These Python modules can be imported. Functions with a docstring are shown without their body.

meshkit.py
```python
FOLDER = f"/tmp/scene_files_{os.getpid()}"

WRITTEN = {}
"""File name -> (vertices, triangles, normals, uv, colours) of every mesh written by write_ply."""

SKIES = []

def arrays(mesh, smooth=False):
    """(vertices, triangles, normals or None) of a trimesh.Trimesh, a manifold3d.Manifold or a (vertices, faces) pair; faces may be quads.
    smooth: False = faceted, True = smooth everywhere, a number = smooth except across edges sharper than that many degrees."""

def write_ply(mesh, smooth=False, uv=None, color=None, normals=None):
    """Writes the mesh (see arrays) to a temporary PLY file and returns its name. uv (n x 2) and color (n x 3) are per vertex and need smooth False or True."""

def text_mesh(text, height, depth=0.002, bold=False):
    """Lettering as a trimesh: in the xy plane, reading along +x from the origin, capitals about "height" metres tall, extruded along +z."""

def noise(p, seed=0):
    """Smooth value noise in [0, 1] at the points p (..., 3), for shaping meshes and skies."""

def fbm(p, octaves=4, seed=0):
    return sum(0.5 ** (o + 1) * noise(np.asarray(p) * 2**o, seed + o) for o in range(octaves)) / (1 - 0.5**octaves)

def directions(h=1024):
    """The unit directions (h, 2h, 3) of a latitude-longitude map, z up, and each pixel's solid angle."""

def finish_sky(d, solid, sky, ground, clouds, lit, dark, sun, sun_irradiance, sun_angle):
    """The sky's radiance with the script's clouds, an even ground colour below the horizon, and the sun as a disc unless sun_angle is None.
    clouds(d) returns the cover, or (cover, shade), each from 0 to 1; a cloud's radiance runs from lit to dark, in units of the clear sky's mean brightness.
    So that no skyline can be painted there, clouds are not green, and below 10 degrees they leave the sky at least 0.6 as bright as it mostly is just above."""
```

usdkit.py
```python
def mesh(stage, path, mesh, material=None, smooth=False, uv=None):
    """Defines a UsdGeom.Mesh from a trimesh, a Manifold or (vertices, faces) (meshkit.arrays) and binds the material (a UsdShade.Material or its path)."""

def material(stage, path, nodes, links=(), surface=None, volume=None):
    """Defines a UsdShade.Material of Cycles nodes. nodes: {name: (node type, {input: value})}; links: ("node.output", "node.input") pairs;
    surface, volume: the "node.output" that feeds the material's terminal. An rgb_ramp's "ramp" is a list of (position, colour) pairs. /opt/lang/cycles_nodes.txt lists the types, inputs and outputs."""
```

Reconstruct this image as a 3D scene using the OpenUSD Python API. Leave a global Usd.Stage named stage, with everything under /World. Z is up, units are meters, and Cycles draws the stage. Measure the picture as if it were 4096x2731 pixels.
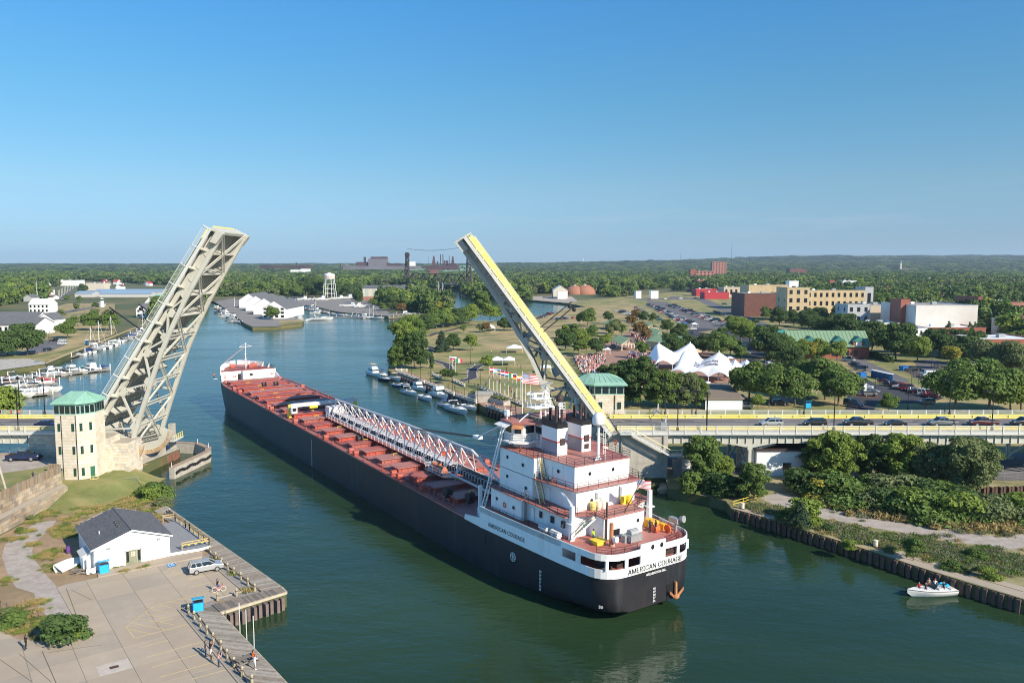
import math, random
import numpy as np
import trimesh, manifold3d
from shapely.geometry import Polygon, LineString, Point, MultiPolygon, box as sbox
from shapely.ops import unary_union
from pxr import Usd, UsdGeom, UsdLux, UsdShade, Gf, Sdf, Vt
import usdkit, meshkit

stage = Usd.Stage.CreateInMemory()
UsdGeom.SetStageUpAxis(stage, 'Z')
UsdGeom.Xform.Define(stage, '/World')
UsdGeom.Scope.Define(stage, '/World/Looks')
rng = np.random.default_rng(7)
PI = math.pi

# ---------------------------------------------------------------- camera, sky, sun, exposure
CAM_H, CAM_PITCH, FPX = 45.5, 0.096, 3184.0
cam = UsdGeom.Camera.Define(stage, '/World/camera')
cam.CreateFocalLengthAttr(24.0)
cam.CreateHorizontalApertureAttr(24.0 * 4096 / FPX)
cam.CreateVerticalApertureAttr(24.0 * 2731 / FPX)
cam.CreateClippingRangeAttr((1.0, 40000.0))
cam.CreateExposureAttr(0.5)
cam.AddTranslateOp().Set((0, 0, CAM_H))
cam.AddRotateXOp().Set(90 - math.degrees(CAM_PITCH))
SUN_EL = math.radians(31.5)
SUN_AZ = (0.75, -0.66)
sun_rot = math.atan2(SUN_AZ[0], SUN_AZ[1])
dome = UsdLux.DomeLight.Define(stage, '/World/sky')
sky_mat = usdkit.material(stage, '/World/Looks/sky_look', {
    's': ('sky_texture', {'sky_type': 'single_scattering', 'sun_disc': False, 'sun_elevation': SUN_EL, 'sun_rotation': sun_rot,
                          'altitude': 50.0, 'air_density': 1.0, 'aerosol_density': 0.2, 'ozone_density': 3.0}),
    'tc': ('texture_coordinate', {}),
    'sep': ('separate_xyz', {}),
    'low': ('map_range', {'from_min': 0.012, 'from_max': 0.04, 'clamp': True}),
    'high': ('map_range', {'from_min': 0.10, 'from_max': 0.055, 'clamp': True}),
    'band': ('math', {'math_type': 'multiply'}),
    'mp': ('mapping', {'scale': (5.0, 5.0, 60.0)}),
    'nz': ('noise_texture', {'scale': 1.0, 'detail': 5.0, 'roughness': 0.6}),
    'th': ('map_range', {'from_min': 0.52, 'from_max': 0.80, 'to_max': 0.22, 'clamp': True}),
    'cov': ('math', {'math_type': 'multiply'}),
    'mx': ('mix_color', {'b': (5.6, 5.6, 6.3)}),
    'gr': ('rgb_ramp', {'ramp': [(0.0, (0.44, 0.68, 1.12)), (0.031, (0.44, 0.62, 0.94)), (0.094, (0.55, 0.74, 0.86)), (0.195, (0.47, 0.87, 0.98)), (0.30, (0.41, 0.97, 1.24)), (1.0, (0.45, 0.97, 1.24))]}),
    'gm': ('mix_color', {'blend_type': 'multiply', 'fac': 1.0, 'use_clamp': False}),
    'b': ('background_shader', {'strength': 0.09})},
    [('tc.generated', 'sep.vector'), ('sep.z', 'low.value'), ('sep.z', 'high.value'), ('low.result', 'band.value1'), ('high.result', 'band.value2'),
     ('tc.generated', 'mp.vector'), ('mp.vector', 'nz.vector'), ('nz.fac', 'th.value'), ('th.result', 'cov.value1'), ('band.value', 'cov.value2'),
     ('cov.value', 'mx.fac'), ('s.color', 'gm.a'), ('sep.z', 'gr.fac'), ('gr.color', 'gm.b'), ('gm.result', 'mx.a'), ('mx.result', 'b.color')], surface='b.background')
UsdShade.MaterialBindingAPI.Apply(dome.GetPrim()).Bind(sky_mat)
dome.GetPrim().SetCustomDataByKey('kind', 'structure')
sun = UsdLux.DistantLight.Define(stage, '/World/sun')
sun.CreateIntensityAttr(1.25)
sun.CreateAngleAttr(0.53)
sun.CreateNormalizeAttr(True) if hasattr(sun, 'CreateNormalizeAttr') else None
sun.CreateColorAttr((1.0, 0.90, 0.74))
_d = np.array([SUN_AZ[0] * math.cos(SUN_EL) / math.hypot(*SUN_AZ), SUN_AZ[1] * math.cos(SUN_EL) / math.hypot(*SUN_AZ), math.sin(SUN_EL)])
_m = Gf.Matrix4d(1).SetRotate(Gf.Rotation(Gf.Vec3d(0, 0, 1), Gf.Vec3d(*map(float, _d))))
sun.AddTransformOp().Set(_m)

# ---------------------------------------------------------------- where a point of the photographed ground lies
_c, _s = math.cos(CAM_PITCH), math.sin(CAM_PITCH)
def G(px, py, z=2.0):
    a, b = (px - 2048) / FPX, -(py - 1365.5) / FPX
    d = (a, _c + b * _s, -_s + b * _c)
    t = (z - CAM_H) / d[2]
    return np.array([d[0] * t, d[1] * t, z])
def GY(px, py, y):
    a, b = (px - 2048) / FPX, -(py - 1365.5) / FPX
    d = (a, _c + b * _s, -_s + b * _c)
    t = y / d[1]
    return np.array([d[0] * t, y, CAM_H + d[2] * t])
def crop(x0, y0, k, z=2.0):
    return lambda x, y, z=z: G(x0 + x / k, y0 + y / k, z)
L0, L1, FG = crop(0, 900, 2.138), crop(0, 1500, 2.138), crop(0, 2000, 1.96)
M4, RB, R6, R7 = crop(800, 900, 1.96), crop(1700, 900, 1.96), crop(2400, 950, 2.0911), crop(3200, 950, 2.0904)
PK, R3, R4, KK = crop(1400, 1350, 3.36), crop(2400, 1550, 2.412), crop(3200, 1550, 2.24), crop(2900, 2000, 1.9666)
SM, LM, R9 = crop(1380, 980, 3.7935), crop(0, 1050, 3.92), crop(2050, 1250, 3.4844)

# materials
LOOKS={}
def mat(name,col,rough=0.6,var=0.12,scale=1.5,metal=0.0,bump=0.0,bscale=8.0,col2=None,spec=0.5,stretch=None,wear=None):
 """a painted, mineral or vegetable surface: base colour with two octaves of tone variation, optional second colour in patches, optional streaks and relief"""
 if name in LOOKS:return LOOKS[name]
 c=np.array(col,float)
 lo=np.clip(c*(1-var),0,1);hi=np.clip(c*(1+var),0,1)
 n={'g':('geometry',{}),'mp':('mapping',{'scale':stretch or (1,1,1)}),'n1':('noise_texture',{'scale':scale,'detail':4.0,'roughness':0.62}),'r1':('rgb_ramp',{'ramp':[(0.3,tuple(lo)),(0.7,tuple(hi))]}),'p':('principled_bsdf',{'roughness':rough,'metallic':metal,'specular_ior_level':spec})}
 l=[('g.position','mp.vector'),('mp.vector','n1.vector'),('n1.fac','r1.fac')]
 out='r1.color'
 if col2 is not None:
  n['n2']=('noise_texture',{'scale':scale*0.23,'detail':5.0,'roughness':0.65})
  n['m2']=('map_range',{'from_min':0.42,'from_max':0.62,'clamp':True})
  n['x2']=('mix_color',{'b':tuple(col2)})
  l+=[('mp.vector','n2.vector'),('n2.fac','m2.value'),('m2.result','x2.fac'),(out,'x2.a')]
  out='x2.result'
 if wear is not None:
  n['mw']=('mapping',{'scale':(wear[2],wear[2],wear[2]*0.08)})
  n['nw']=('noise_texture',{'scale':1.0,'detail':5.0,'roughness':0.7})
  n['rw']=('map_range',{'from_min':0.55,'from_max':0.75,'to_max':wear[1],'clamp':True})
  n['xw']=('mix_color',{'b':tuple(wear[0])})
  l+=[('g.position','mw.vector'),('mw.vector','nw.vector'),('nw.fac','rw.value'),('rw.result','xw.fac'),(out,'xw.a')]
  out='xw.result'
 l.append((out,'p.base_color'))
 if bump:
  n['nb']=('noise_texture',{'scale':bscale,'detail':3.0})
  n['bp']=('bump',{'strength':1.0,'distance':bump})
  l+=[('g.position','nb.vector'),('nb.fac','bp.height'),('bp.normal','p.normal')]
 LOOKS[name]=usdkit.material(stage,'/World/Looks/'+name,n,l,surface='p.BSDF')
 return LOOKS[name]
def leafmat(name,col,var=0.35,tr=0.25):
 if name in LOOKS:return LOOKS[name]
 c=np.array(col)*1.35
 n={'g':('geometry',{}),'n1':('noise_texture',{'scale':0.45,'detail':3.0}),'o':('object_info',{}),'ad':('math',{'math_type':'add'}),'hf':('math',{'math_type':'multiply','value2':0.5}),'r':('rgb_ramp',{'ramp':[(0.25,tuple(c*(1-var))),(0.5,tuple(c)),(0.8,tuple(c*(1+var)*np.array([1.25,1.05,0.8])))]}),'p':('principled_bsdf',{'roughness':0.65,'specular_ior_level':0.25}),'t':('translucent_bsdf',{}),'m':('mix_closure',{'fac':tr})}
 l=[('g.position','n1.vector'),('n1.fac','ad.value1'),('g.random_per_island','ad.value2'),('ad.value','hf.value1'),('hf.value','r.fac'),('r.color','p.base_color'),('r.color','t.color'),('p.BSDF','m.closure1'),('t.BSDF','m.closure2')]
 LOOKS[name]=usdkit.material(stage,'/World/Looks/'+name,n,l,surface='m.closure')
 return LOOKS[name]
def glassmat(name,tint=(0.02,0.025,0.03)):
 if name in LOOKS:return LOOKS[name]
 LOOKS[name]=usdkit.material(stage,'/World/Looks/'+name,{'p':('principled_bsdf',{'base_color':tint,'roughness':0.06,'specular_ior_level':0.6})},[],surface='p.BSDF')
 return LOOKS[name]
white_paint=mat('white_paint',(0.78,0.78,0.77),0.4,0.05,0.7,wear=((0.42,0.30,0.22),0.35,0.9))
white_plain=mat('white_plain',(0.80,0.80,0.79),0.5,0.04,1.0)
white_canvas=mat('white_canvas',(0.86,0.86,0.87),0.55,0.02,0.3)
black_paint=mat('black_paint',(0.012,0.012,0.014),0.45,0.2,2.0)
dark_metal=mat('dark_metal',(0.03,0.03,0.032),0.5,0.2,2.0,metal=0.4)
grey_metal=mat('grey_metal',(0.35,0.36,0.36),0.45,0.1,2.0,metal=0.3)
yellow_paint=mat('yellow_paint',(0.80,0.60,0.05),0.45,0.08,1.0)
pale_yellow=mat('pale_yellow',(0.78,0.66,0.22),0.5,0.08,1.0)
concrete=mat('concrete',(0.42,0.39,0.34),0.85,0.14,0.8,bump=0.01,wear=((0.16,0.13,0.10),0.45,0.6))
asphalt=mat('asphalt',(0.055,0.055,0.06),0.85,0.15,0.6)
dark_glass=glassmat('dark_glass')
rust=mat('rust_steel',(0.11,0.06,0.045),0.85,0.35,0.7,bump=0.01)
rubber=mat('rubber',(0.015,0.015,0.016),0.8)
orange_mat=mat('orange_plastic',(0.75,0.14,0.03),0.5)
blue_mat=mat('blue_plastic',(0.02,0.16,0.50),0.45)
cyan_mat=mat('cyan_paint',(0.02,0.42,0.68),0.45,0.08)
red_mat=mat('red_plastic',(0.55,0.03,0.03),0.45)
skin_mat=mat('skin',(0.50,0.30,0.21),0.5,0.06)
hair_mat=mat('hair',(0.03,0.02,0.015),0.6)
wood_grey=mat('grey_wood',(0.30,0.27,0.23),0.8,0.25,3.0,bump=0.004)
wood_tan=mat('tan_wood',(0.50,0.36,0.16),0.7,0.15,2.0)
# mesh building
class MB:
 """collects boxes, bars, tubes, prisms into one mesh"""
 def __init__(s):s.v,s.f,s.n=[],[],0
 def add(s,v,f):
  v=np.asarray(v,float);f=np.asarray(f,int)
  if f.ndim==2 and f.shape[1]==4:f=np.vstack([f[:,[0,1,2]],f[:,[0,2,3]]])
  s.v.append(v);s.f.append(f+s.n);s.n+=len(v);return s
 def mesh(s,m):return s.add(m.vertices,m.faces)
 BF=np.array([[0,3,2,1],[4,5,6,7],[0,1,5,4],[1,2,6,5],[2,3,7,6],[3,0,4,7]])
 def box(s,c,d,rz=0.0):
  x,y,z=np.array(d)/2.0
  p=np.array([[-x,-y,-z],[x,-y,-z],[x,y,-z],[-x,y,-z],[-x,-y,z],[x,-y,z],[x,y,z],[-x,y,z]])
  if rz:
   a,b=math.cos(rz),math.sin(rz);p=p@np.array([[a,b,0],[-b,a,0],[0,0,1]])
  return s.add(p+np.array(c),s.BF)
 def span(s,lo,hi):
  lo,hi=np.array(lo,float),np.array(hi,float);return s.box((lo+hi)/2,np.abs(hi-lo))
 def bar(s,p,q,w,h=None,up=(0,0,1)):
  p,q=np.array(p,float),np.array(q,float);h=w if h is None else h
  t=q-p;L=np.linalg.norm(t)
  if L<1e-6:return s
  t/=L;a=np.cross(up,t);la=np.linalg.norm(a)
  a=np.cross((1,0,0),t) if la<1e-3 else a
  a/=np.linalg.norm(a);b=np.cross(t,a)
  a,b=a*w/2,b*h/2
  return s.add([p-a-b,p+a-b,p+a+b,p-a+b,q-a-b,q+a-b,q+a+b,q-a+b],s.BF)
 def tube(s,p,q,r,n=6,r2=None,cap=True):
  p,q=np.array(p,float),np.array(q,float);r2=r if r2 is None else r2
  t=q-p;L=np.linalg.norm(t);t=t/max(L,1e-9)
  a=np.cross((0,0,1),t)
  if np.linalg.norm(a)<1e-3:a=np.array([1.0,0,0])
  a/=np.linalg.norm(a);b=np.cross(t,a)
  an=np.arange(n)*2*PI/n
  ring=np.cos(an)[:,None]*a+np.sin(an)[:,None]*b
  v=np.vstack([p+ring*r,q+ring*r2])
  i=np.arange(n);j=(i+1)%n
  f=np.vstack([np.stack([i,j,j+n],1),np.stack([i,j+n,i+n],1)])
  if cap:
   k=np.arange(1,n-1)
   f=np.vstack([f,np.stack([np.zeros_like(k),k+1,k],1),np.stack([np.full_like(k,n),n+k,n+k+1],1)])
  return s.add(v,f)
 def path(s,pts,r,n=5):
  for p,q in zip(pts[:-1],pts[1:]):s.tube(p,q,r,n)
  return s
 def prism(s,poly,z0,z1):
  poly=poly if isinstance(poly,(Polygon,MultiPolygon)) else Polygon(poly)
  for g in getattr(poly,'geoms',[poly]):
   if g.area<1e-6:continue
   g=g if g.is_valid else g.buffer(0)
   for k in getattr(g,'geoms',[g]):
    m=trimesh.creation.extrude_polygon(k,z1-z0,engine='earcut');m.apply_translation((0,0,z0));s.mesh(m)
  return s
 def hull(s,pts):
  m=manifold3d.Manifold.hull_points(np.asarray(pts,float)).to_mesh();return s.add(m.vert_properties[:,:3],m.tri_verts)
 def ball(s,c,r,sub=1):
  m=trimesh.creation.icosphere(sub,1.0);return s.add(m.vertices*np.array(r)+np.array(c),m.faces)
 def lathe(s,c,prof,n=16):
  prof=np.array(prof,float);an=np.arange(n)*2*PI/n;k=len(prof)
  v=np.stack([prof[:,None,0]*np.cos(an),prof[:,None,0]*np.sin(an),np.broadcast_to(prof[:,None,1],(k,n))],-1).reshape(-1,3)
  i,j=np.meshgrid(np.arange(k-1),np.arange(n),indexing='ij')
  f=np.stack([i*n+j,i*n+(j+1)%n,(i+1)*n+(j+1)%n,(i+1)*n+j],-1).reshape(-1,4)
  return s.add(v+np.array(c),f)
 def loft(s,rings,cap=True):
  """rings of equal point count joined by quads"""
  R=np.array(rings,float);k,n=R.shape[:2]
  i,j=np.meshgrid(np.arange(k-1),np.arange(n),indexing='ij')
  f=np.stack([i*n+j,i*n+(j+1)%n,(i+1)*n+(j+1)%n,(i+1)*n+j],-1).reshape(-1,4)
  s.add(R.reshape(-1,3),f)
  if cap:
   for r,o in ((R[0],-1),(R[-1],1)):
    c=r.mean(0);q=np.arange(n);t=np.stack([q,(q+1)%n,np.full(n,n)],1)
    s.add(np.vstack([r,c]),t[:,::o])
  return s
 def out(s):
  return trimesh.Trimesh(np.vstack(s.v),np.vstack(s.f),process=False)
 def moved(s,loc,rz=0.0):
  m=s.out();m.apply_transform(trimesh.transformations.rotation_matrix(rz,(0,0,1)));m.apply_translation(loc);return m
NAMES={}
def free(parent,name):
 k=(parent,name);n=NAMES.get(k,0);NAMES[k]=n+1
 return f'{parent}/{name}' if n==0 else f'{parent}/{name}_{n:03d}'
def tag(prim,label=None,cat=None,group=None,kind=None):
 for k,v in (('label',label),('category',cat),('group',group),('kind',kind)):
  if v:prim.SetCustomDataByKey(k,v)
 return prim
def thing(name,label,cat,loc=(0,0,0),rz=0.0,group=None,kind=None,ry=0.0):
 x=UsdGeom.Xform.Define(stage,free('/World',name))
 x.AddTranslateOp().Set(Gf.Vec3d(*map(float,loc)))
 x.AddRotateXYZOp().Set((0,math.degrees(ry),math.degrees(rz)))
 x.AddScaleOp().Set((1,1,1))
 return tag(x.GetPrim(),label,cat,group,kind)
def part(parent,name,mesh,m,label=None,smooth=False,kind=None):
 if isinstance(mesh,MB):mesh=mesh.out()
 p=usdkit.mesh(stage,free(str(parent.GetPath()),name),mesh,m,smooth=smooth).GetPrim()
 return tag(p,label,kind=kind)
def solo(name,mesh,m,label,cat,group=None,kind=None,smooth=False):
 if isinstance(mesh,MB):mesh=mesh.out()
 p=usdkit.mesh(stage,free('/World',name),mesh,m,smooth=smooth).GetPrim()
 return tag(p,label,cat,group,kind)
def struct(name,mesh,m,smooth=False):
 return solo(name,mesh,m,None,None,kind='structure',smooth=smooth)
stage.CreateClassPrim('/World/Kinds')
def kindof(name):
 """a class prim whose children are the parts of every copy"""
 return UsdGeom.Xform(stage.CreateClassPrim(free('/World/Kinds',name))).GetPrim()
def copy(proto,name,label,cat,loc,rz=0.0,sc=1.0,group=None):
 x=UsdGeom.Xform.Define(stage,free('/World',name))
 x.AddTranslateOp().Set(Gf.Vec3d(*map(float,loc)))
 x.AddRotateXYZOp().Set((0,0,math.degrees(rz)))
 x.AddScaleOp().Set((sc,sc,sc) if np.ndim(sc)==0 else tuple(map(float,sc)))
 p=x.GetPrim();p.GetReferences().AddInternalReference(proto.GetPath());p.SetInstanceable(True)
 return tag(p,label,cat,group)
def scatter(name,protos,pos,idx,rot,scl,kind='stuff',label=None,cat=None):
 """one PointInstancer of many plants or people; protos = [[(mesh, material), ...], ...]"""
 pi=UsdGeom.PointInstancer.Define(stage,free('/World',name))
 rel=pi.CreatePrototypesRel()
 for k,pr in enumerate(protos):
  x=UsdGeom.Xform.Define(stage,f'{pi.GetPath()}/kind_{k + 1:03d}')
  for q,(m,mt) in enumerate(pr):usdkit.mesh(stage,f'{x.GetPath()}/shape_{q + 1:03d}',m.out() if isinstance(m,MB) else m,mt)
  rel.AddTarget(x.GetPath())
 n=len(pos)
 pi.CreateProtoIndicesAttr(Vt.IntArray.FromNumpy(np.asarray(idx,np.int32)))
 pi.CreatePositionsAttr(Vt.Vec3fArray.FromNumpy(np.asarray(pos,np.float32)))
 r=np.asarray(rot)/2
 pi.CreateOrientationsAttr(Vt.QuathArray([Gf.Quath(float(math.cos(a)),0,0,float(math.sin(a))) for a in r]))
 scl=np.asarray(scl,np.float32);scl=np.repeat(scl[:,None],3,1) if scl.ndim==1 else scl
 pi.CreateScalesAttr(Vt.Vec3fArray.FromNumpy(np.ascontiguousarray(scl)))
 return tag(pi.GetPrim(),label,cat,kind=kind)
def xy(ps):return [(float(p[0]),float(p[1])) for p in ps]
# water, land, hills, haze
water_mat=usdkit.material(stage,'/World/Looks/river_water',{'g':('geometry',{}),'m1':('mapping',{'scale':(0.55,1.1,1.0),'rotation':(0,0,0.5)}),'n1':('noise_texture',{'scale':1.0,'detail':3.0,'roughness':0.55,'distortion':0.3}),'m2':('mapping',{'scale':(0.12,0.22,1.0),'rotation':(0,0,0.3)}),'n2':('noise_texture',{'scale':1.0,'detail':2.0}),'m3':('mapping',{'scale':(0.008,0.03,1.0),'rotation':(0,0,0.2)}),'n3':('noise_texture',{'scale':1.0,'detail':4.0,'distortion':1.0}),'a':('math',{'math_type':'multiply_add','value2':2.6}),'r3':('map_range',{'from_min':0.35,'from_max':0.65,'to_min':0.05,'to_max':0.16,'clamp':True}),'d3':('map_range',{'from_min':0.3,'from_max':0.7,'to_min':0.035,'to_max':0.085,'clamp':True}),'bp':('bump',{'strength':1.0}),'c3':('rgb_ramp',{'ramp':[(0.35,(0.016,0.038,0.016)),(0.65,(0.026,0.055,0.024))]}),'p':('principled_bsdf',{'roughness':0.1,'ior':1.33,'specular_ior_level':0.5})},[('g.position','m1.vector'),('m1.vector','n1.vector'),('g.position','m2.vector'),('m2.vector','n2.vector'),('g.position','m3.vector'),('m3.vector','n3.vector'),('n2.fac','a.value1'),('n1.fac','a.value3'),('a.value','bp.height'),('n3.fac','r3.value'),('r3.result','p.roughness'),('n3.fac','d3.value'),('d3.result','bp.distance'),('bp.normal','p.normal'),('n3.fac','c3.fac'),('c3.color','p.base_color')],surface='p.BSDF')
R_QUAY=[(170,40),*xy([KK(2352,775),KK(1900,640),KK(1430,490),KK(950,330),KK(620,230),KK(380,150),KK(50,60)])]
outline=R_QUAY+xy([R3(1215,1090),R3(1060,1050),R3(850,1010),R3(660,968)])+[(31.5,160),(17.5,160),(16.5,162),(16.5,177)]
PROM=xy([G(2049,1665),PK(1830,945),PK(1735,885),PK(1690,885),PK(1180,705),PK(620,480)])
outline+=PROM+xy([PK(505,435),M4(1475,1120),M4(1500,960),M4(1545,840),M4(1745,790),M4(1780,735),RB(60,770),RB(240,745),RB(560,752),RB(700,738),RB(900,708),RB(1090,658),RB(1260,640),RB(1110,612),RB(820,588),RB(560,580),RB(310,562),M4(2070,562),M4(2050,506),M4(1860,500),M4(1700,512),M4(1800,590),M4(1960,628),M4(1990,680),M4(1745,702),M4(1480,714),M4(1330,704),M4(1100,684),M4(1000,664),M4(900,638),M4(760,620),M4(645,616),M4(655,650),M4(695,690),M4(742,722),M4(815,752),M4(800,772),M4(640,790),M4(600,800),M4(412,803),M4(345,770),M4(275,712),M4(175,640),M4(110,600),M4(40,590),L0(1770,700),L0(1500,775),L0(1240,850),L0(850,1010),L0(600,1105),L0(390,1190),L0(0,1245)])
LEFT_Q=xy([L1(1440,1050),L1(1300,985),L1(1195,935),L1(1180,880)])
outline+=[(-260,230),(-250,190),(-98,181),(-93,178),(-79,186),(-80.5,165)]+LEFT_Q[::-1]+xy([FG(1300,50),FG(2215,690),FG(2245,722),FG(1722,885),FG(2240,1433)])+[(-14,55),(-10,-60),(170,-60)]
river=Polygon(outline).buffer(0)
if isinstance(river,MultiPolygon):river=max(river.geoms,key=lambda q:q.area)
WORLD=sbox(-9000,-60,9000,12500)
land=WORLD.difference(river)
v=np.array([[-9000,-60,0],[9000,-60,0],[9000,2500,0],[-9000,2500,0]],float)
struct('water',(v,np.array([[0,1,2,3]])),water_mat)
grass_far=mat('meadow_green',(0.075,0.10,0.035),0.95,0.3,0.05,col2=(0.16,0.14,0.06))
lawn=mat('lawn_grass',(0.165,0.185,0.055),0.95,0.18,0.22,col2=(0.38,0.29,0.135))
drylawn=mat('dry_grass',(0.41,0.305,0.15),0.95,0.14,0.2,col2=(0.20,0.19,0.075))
dirt=mat('bare_dirt',(0.34,0.235,0.145),0.95,0.2,0.6,col2=(0.25,0.18,0.10),bump=0.02,bscale=3)
gravel=mat('pale_gravel',(0.42,0.37,0.33),0.95,0.16,2.5,col2=(0.34,0.29,0.25),bump=0.015,bscale=12)
weeds=mat('weedy_soil',(0.20,0.19,0.08),0.95,0.3,0.6,col2=(0.38,0.31,0.17),bump=0.03,bscale=3)
brickpave=mat('brick_paving',(0.34,0.20,0.15),0.9,0.15,1.0)
roadmat=mat('worn_asphalt',(0.12,0.115,0.12),0.9,0.14,0.4,col2=(0.16,0.15,0.15))
darkroad=mat('fresh_asphalt',(0.045,0.045,0.055),0.9,0.2,0.3)
struct('ground',MB().prism(land,-1.5,1.9),grass_far)
NEARLAND=land.intersection(sbox(-700,20,900,1100))
LAYER=[0]
def sheet(name,poly,m,z=None,th=None):
 """a sheet on the ground, each one 4 mm or more above the one laid before"""
 if not isinstance(poly,(Polygon,MultiPolygon)):poly=Polygon(poly)
 poly=poly.buffer(0)
 LAYER[0]+=1
 z=1.9+0.006*LAYER[0] if z is None else z
 return struct(name,MB().prism(poly,z-(th or 0.004),z),m)
def onland(ps,grow=0):return Polygon(xy(ps)).buffer(0).intersection(land.buffer(-0.05) if not grow else land)
def strip(ps,w):return LineString(xy(ps)).buffer(w/2,cap_style=2,join_style=1)
def ridge():
 xs=np.linspace(-8800,8800,420);ys=np.array([3600,4300,5000,6000,7000,8000,9500])
 X,Y=np.meshgrid(xs,ys)
 base=np.array([0.0,0.16,0.34,0.6,0.85,1.0,0.9])[:,None]
 top=np.interp(X,[-8800,-3500,-1000,300,1500,3200,8800],[38,40,42,48,78,118,150])
 n=meshkit.fbm(np.stack([X/700,Y/900,X*0],-1),4,3)
 b=meshkit.fbm(np.stack([X/60,Y/200,X*0],-1),3,9)
 Z=2.1+base*(top*(0.72+0.45*n))+9*b*(base>0)
 Z[0]=1.0
 k,n_=X.shape
 i,j=np.meshgrid(np.arange(k-1),np.arange(n_-1),indexing='ij')
 f=np.stack([i*n_+j,i*n_+j+1,(i+1)*n_+j+1,(i+1)*n_+j],-1).reshape(-1,4)
 return np.stack([X,Y,Z],-1).reshape(-1,3),f
hill_mat=mat('wooded_hill',(0.035,0.055,0.022),0.95,0.5,0.02,bump=3.0,bscale=0.05)
struct('hills',ridge(),hill_mat,smooth=True)
HILL_V=ridge()[0].reshape(7,420,3)
haze_mat=usdkit.material(stage,'/World/Looks/haze_air',{'v':('principled_volume',{'color':(0.72,0.84,1.0),'density':0.000055,'anisotropy':0.25})},[],volume='v.volume')
hz=MB().span((-10000,-700,-3),(10000,12800,240))
solo('haze',hz,haze_mat,None,None,kind='stuff')
# plants
GREEN={'mid':leafmat('leaves_mid_green',(0.155,0.236,0.057)),'dark':leafmat('leaves_dark_green',(0.095,0.159,0.047)),'bright':leafmat('leaves_bright_green',(0.236,0.317,0.061)),'olive':leafmat('leaves_olive_green',(0.196,0.236,0.095)),'yellow':leafmat('leaves_yellow_green',(0.378,0.351,0.061)),'rusty':leafmat('leaves_rusty',(0.230,0.155,0.054)),'blue':leafmat('needles_dark_green',(0.068,0.115,0.061))}
bark=mat('bark',(0.14,0.11,0.085),0.9,0.25,3.0)
def leaves(pts,nrm,size,r,asp=1.5):
 """a small two-triangle leaf clump at every point"""
 n=len(pts);nrm=nrm/np.linalg.norm(nrm,axis=1,keepdims=True)
 h=r.normal(size=(n,3));a=np.cross(nrm,h);a/=np.linalg.norm(a,axis=1,keepdims=True);b=np.cross(nrm,a)
 s=size*(.6+.8*r.random((n,1)));a=a*s*asp/2;b=b*s/2
 k=nrm*s*.25
 v=np.stack([pts-a,pts-b*.9+k,pts+a,pts+b*.9+k],1).reshape(-1,3)
 i=np.arange(n)[:,None]*4
 return v,np.vstack([i+[0,1,2],i+[0,2,3]])
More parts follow.
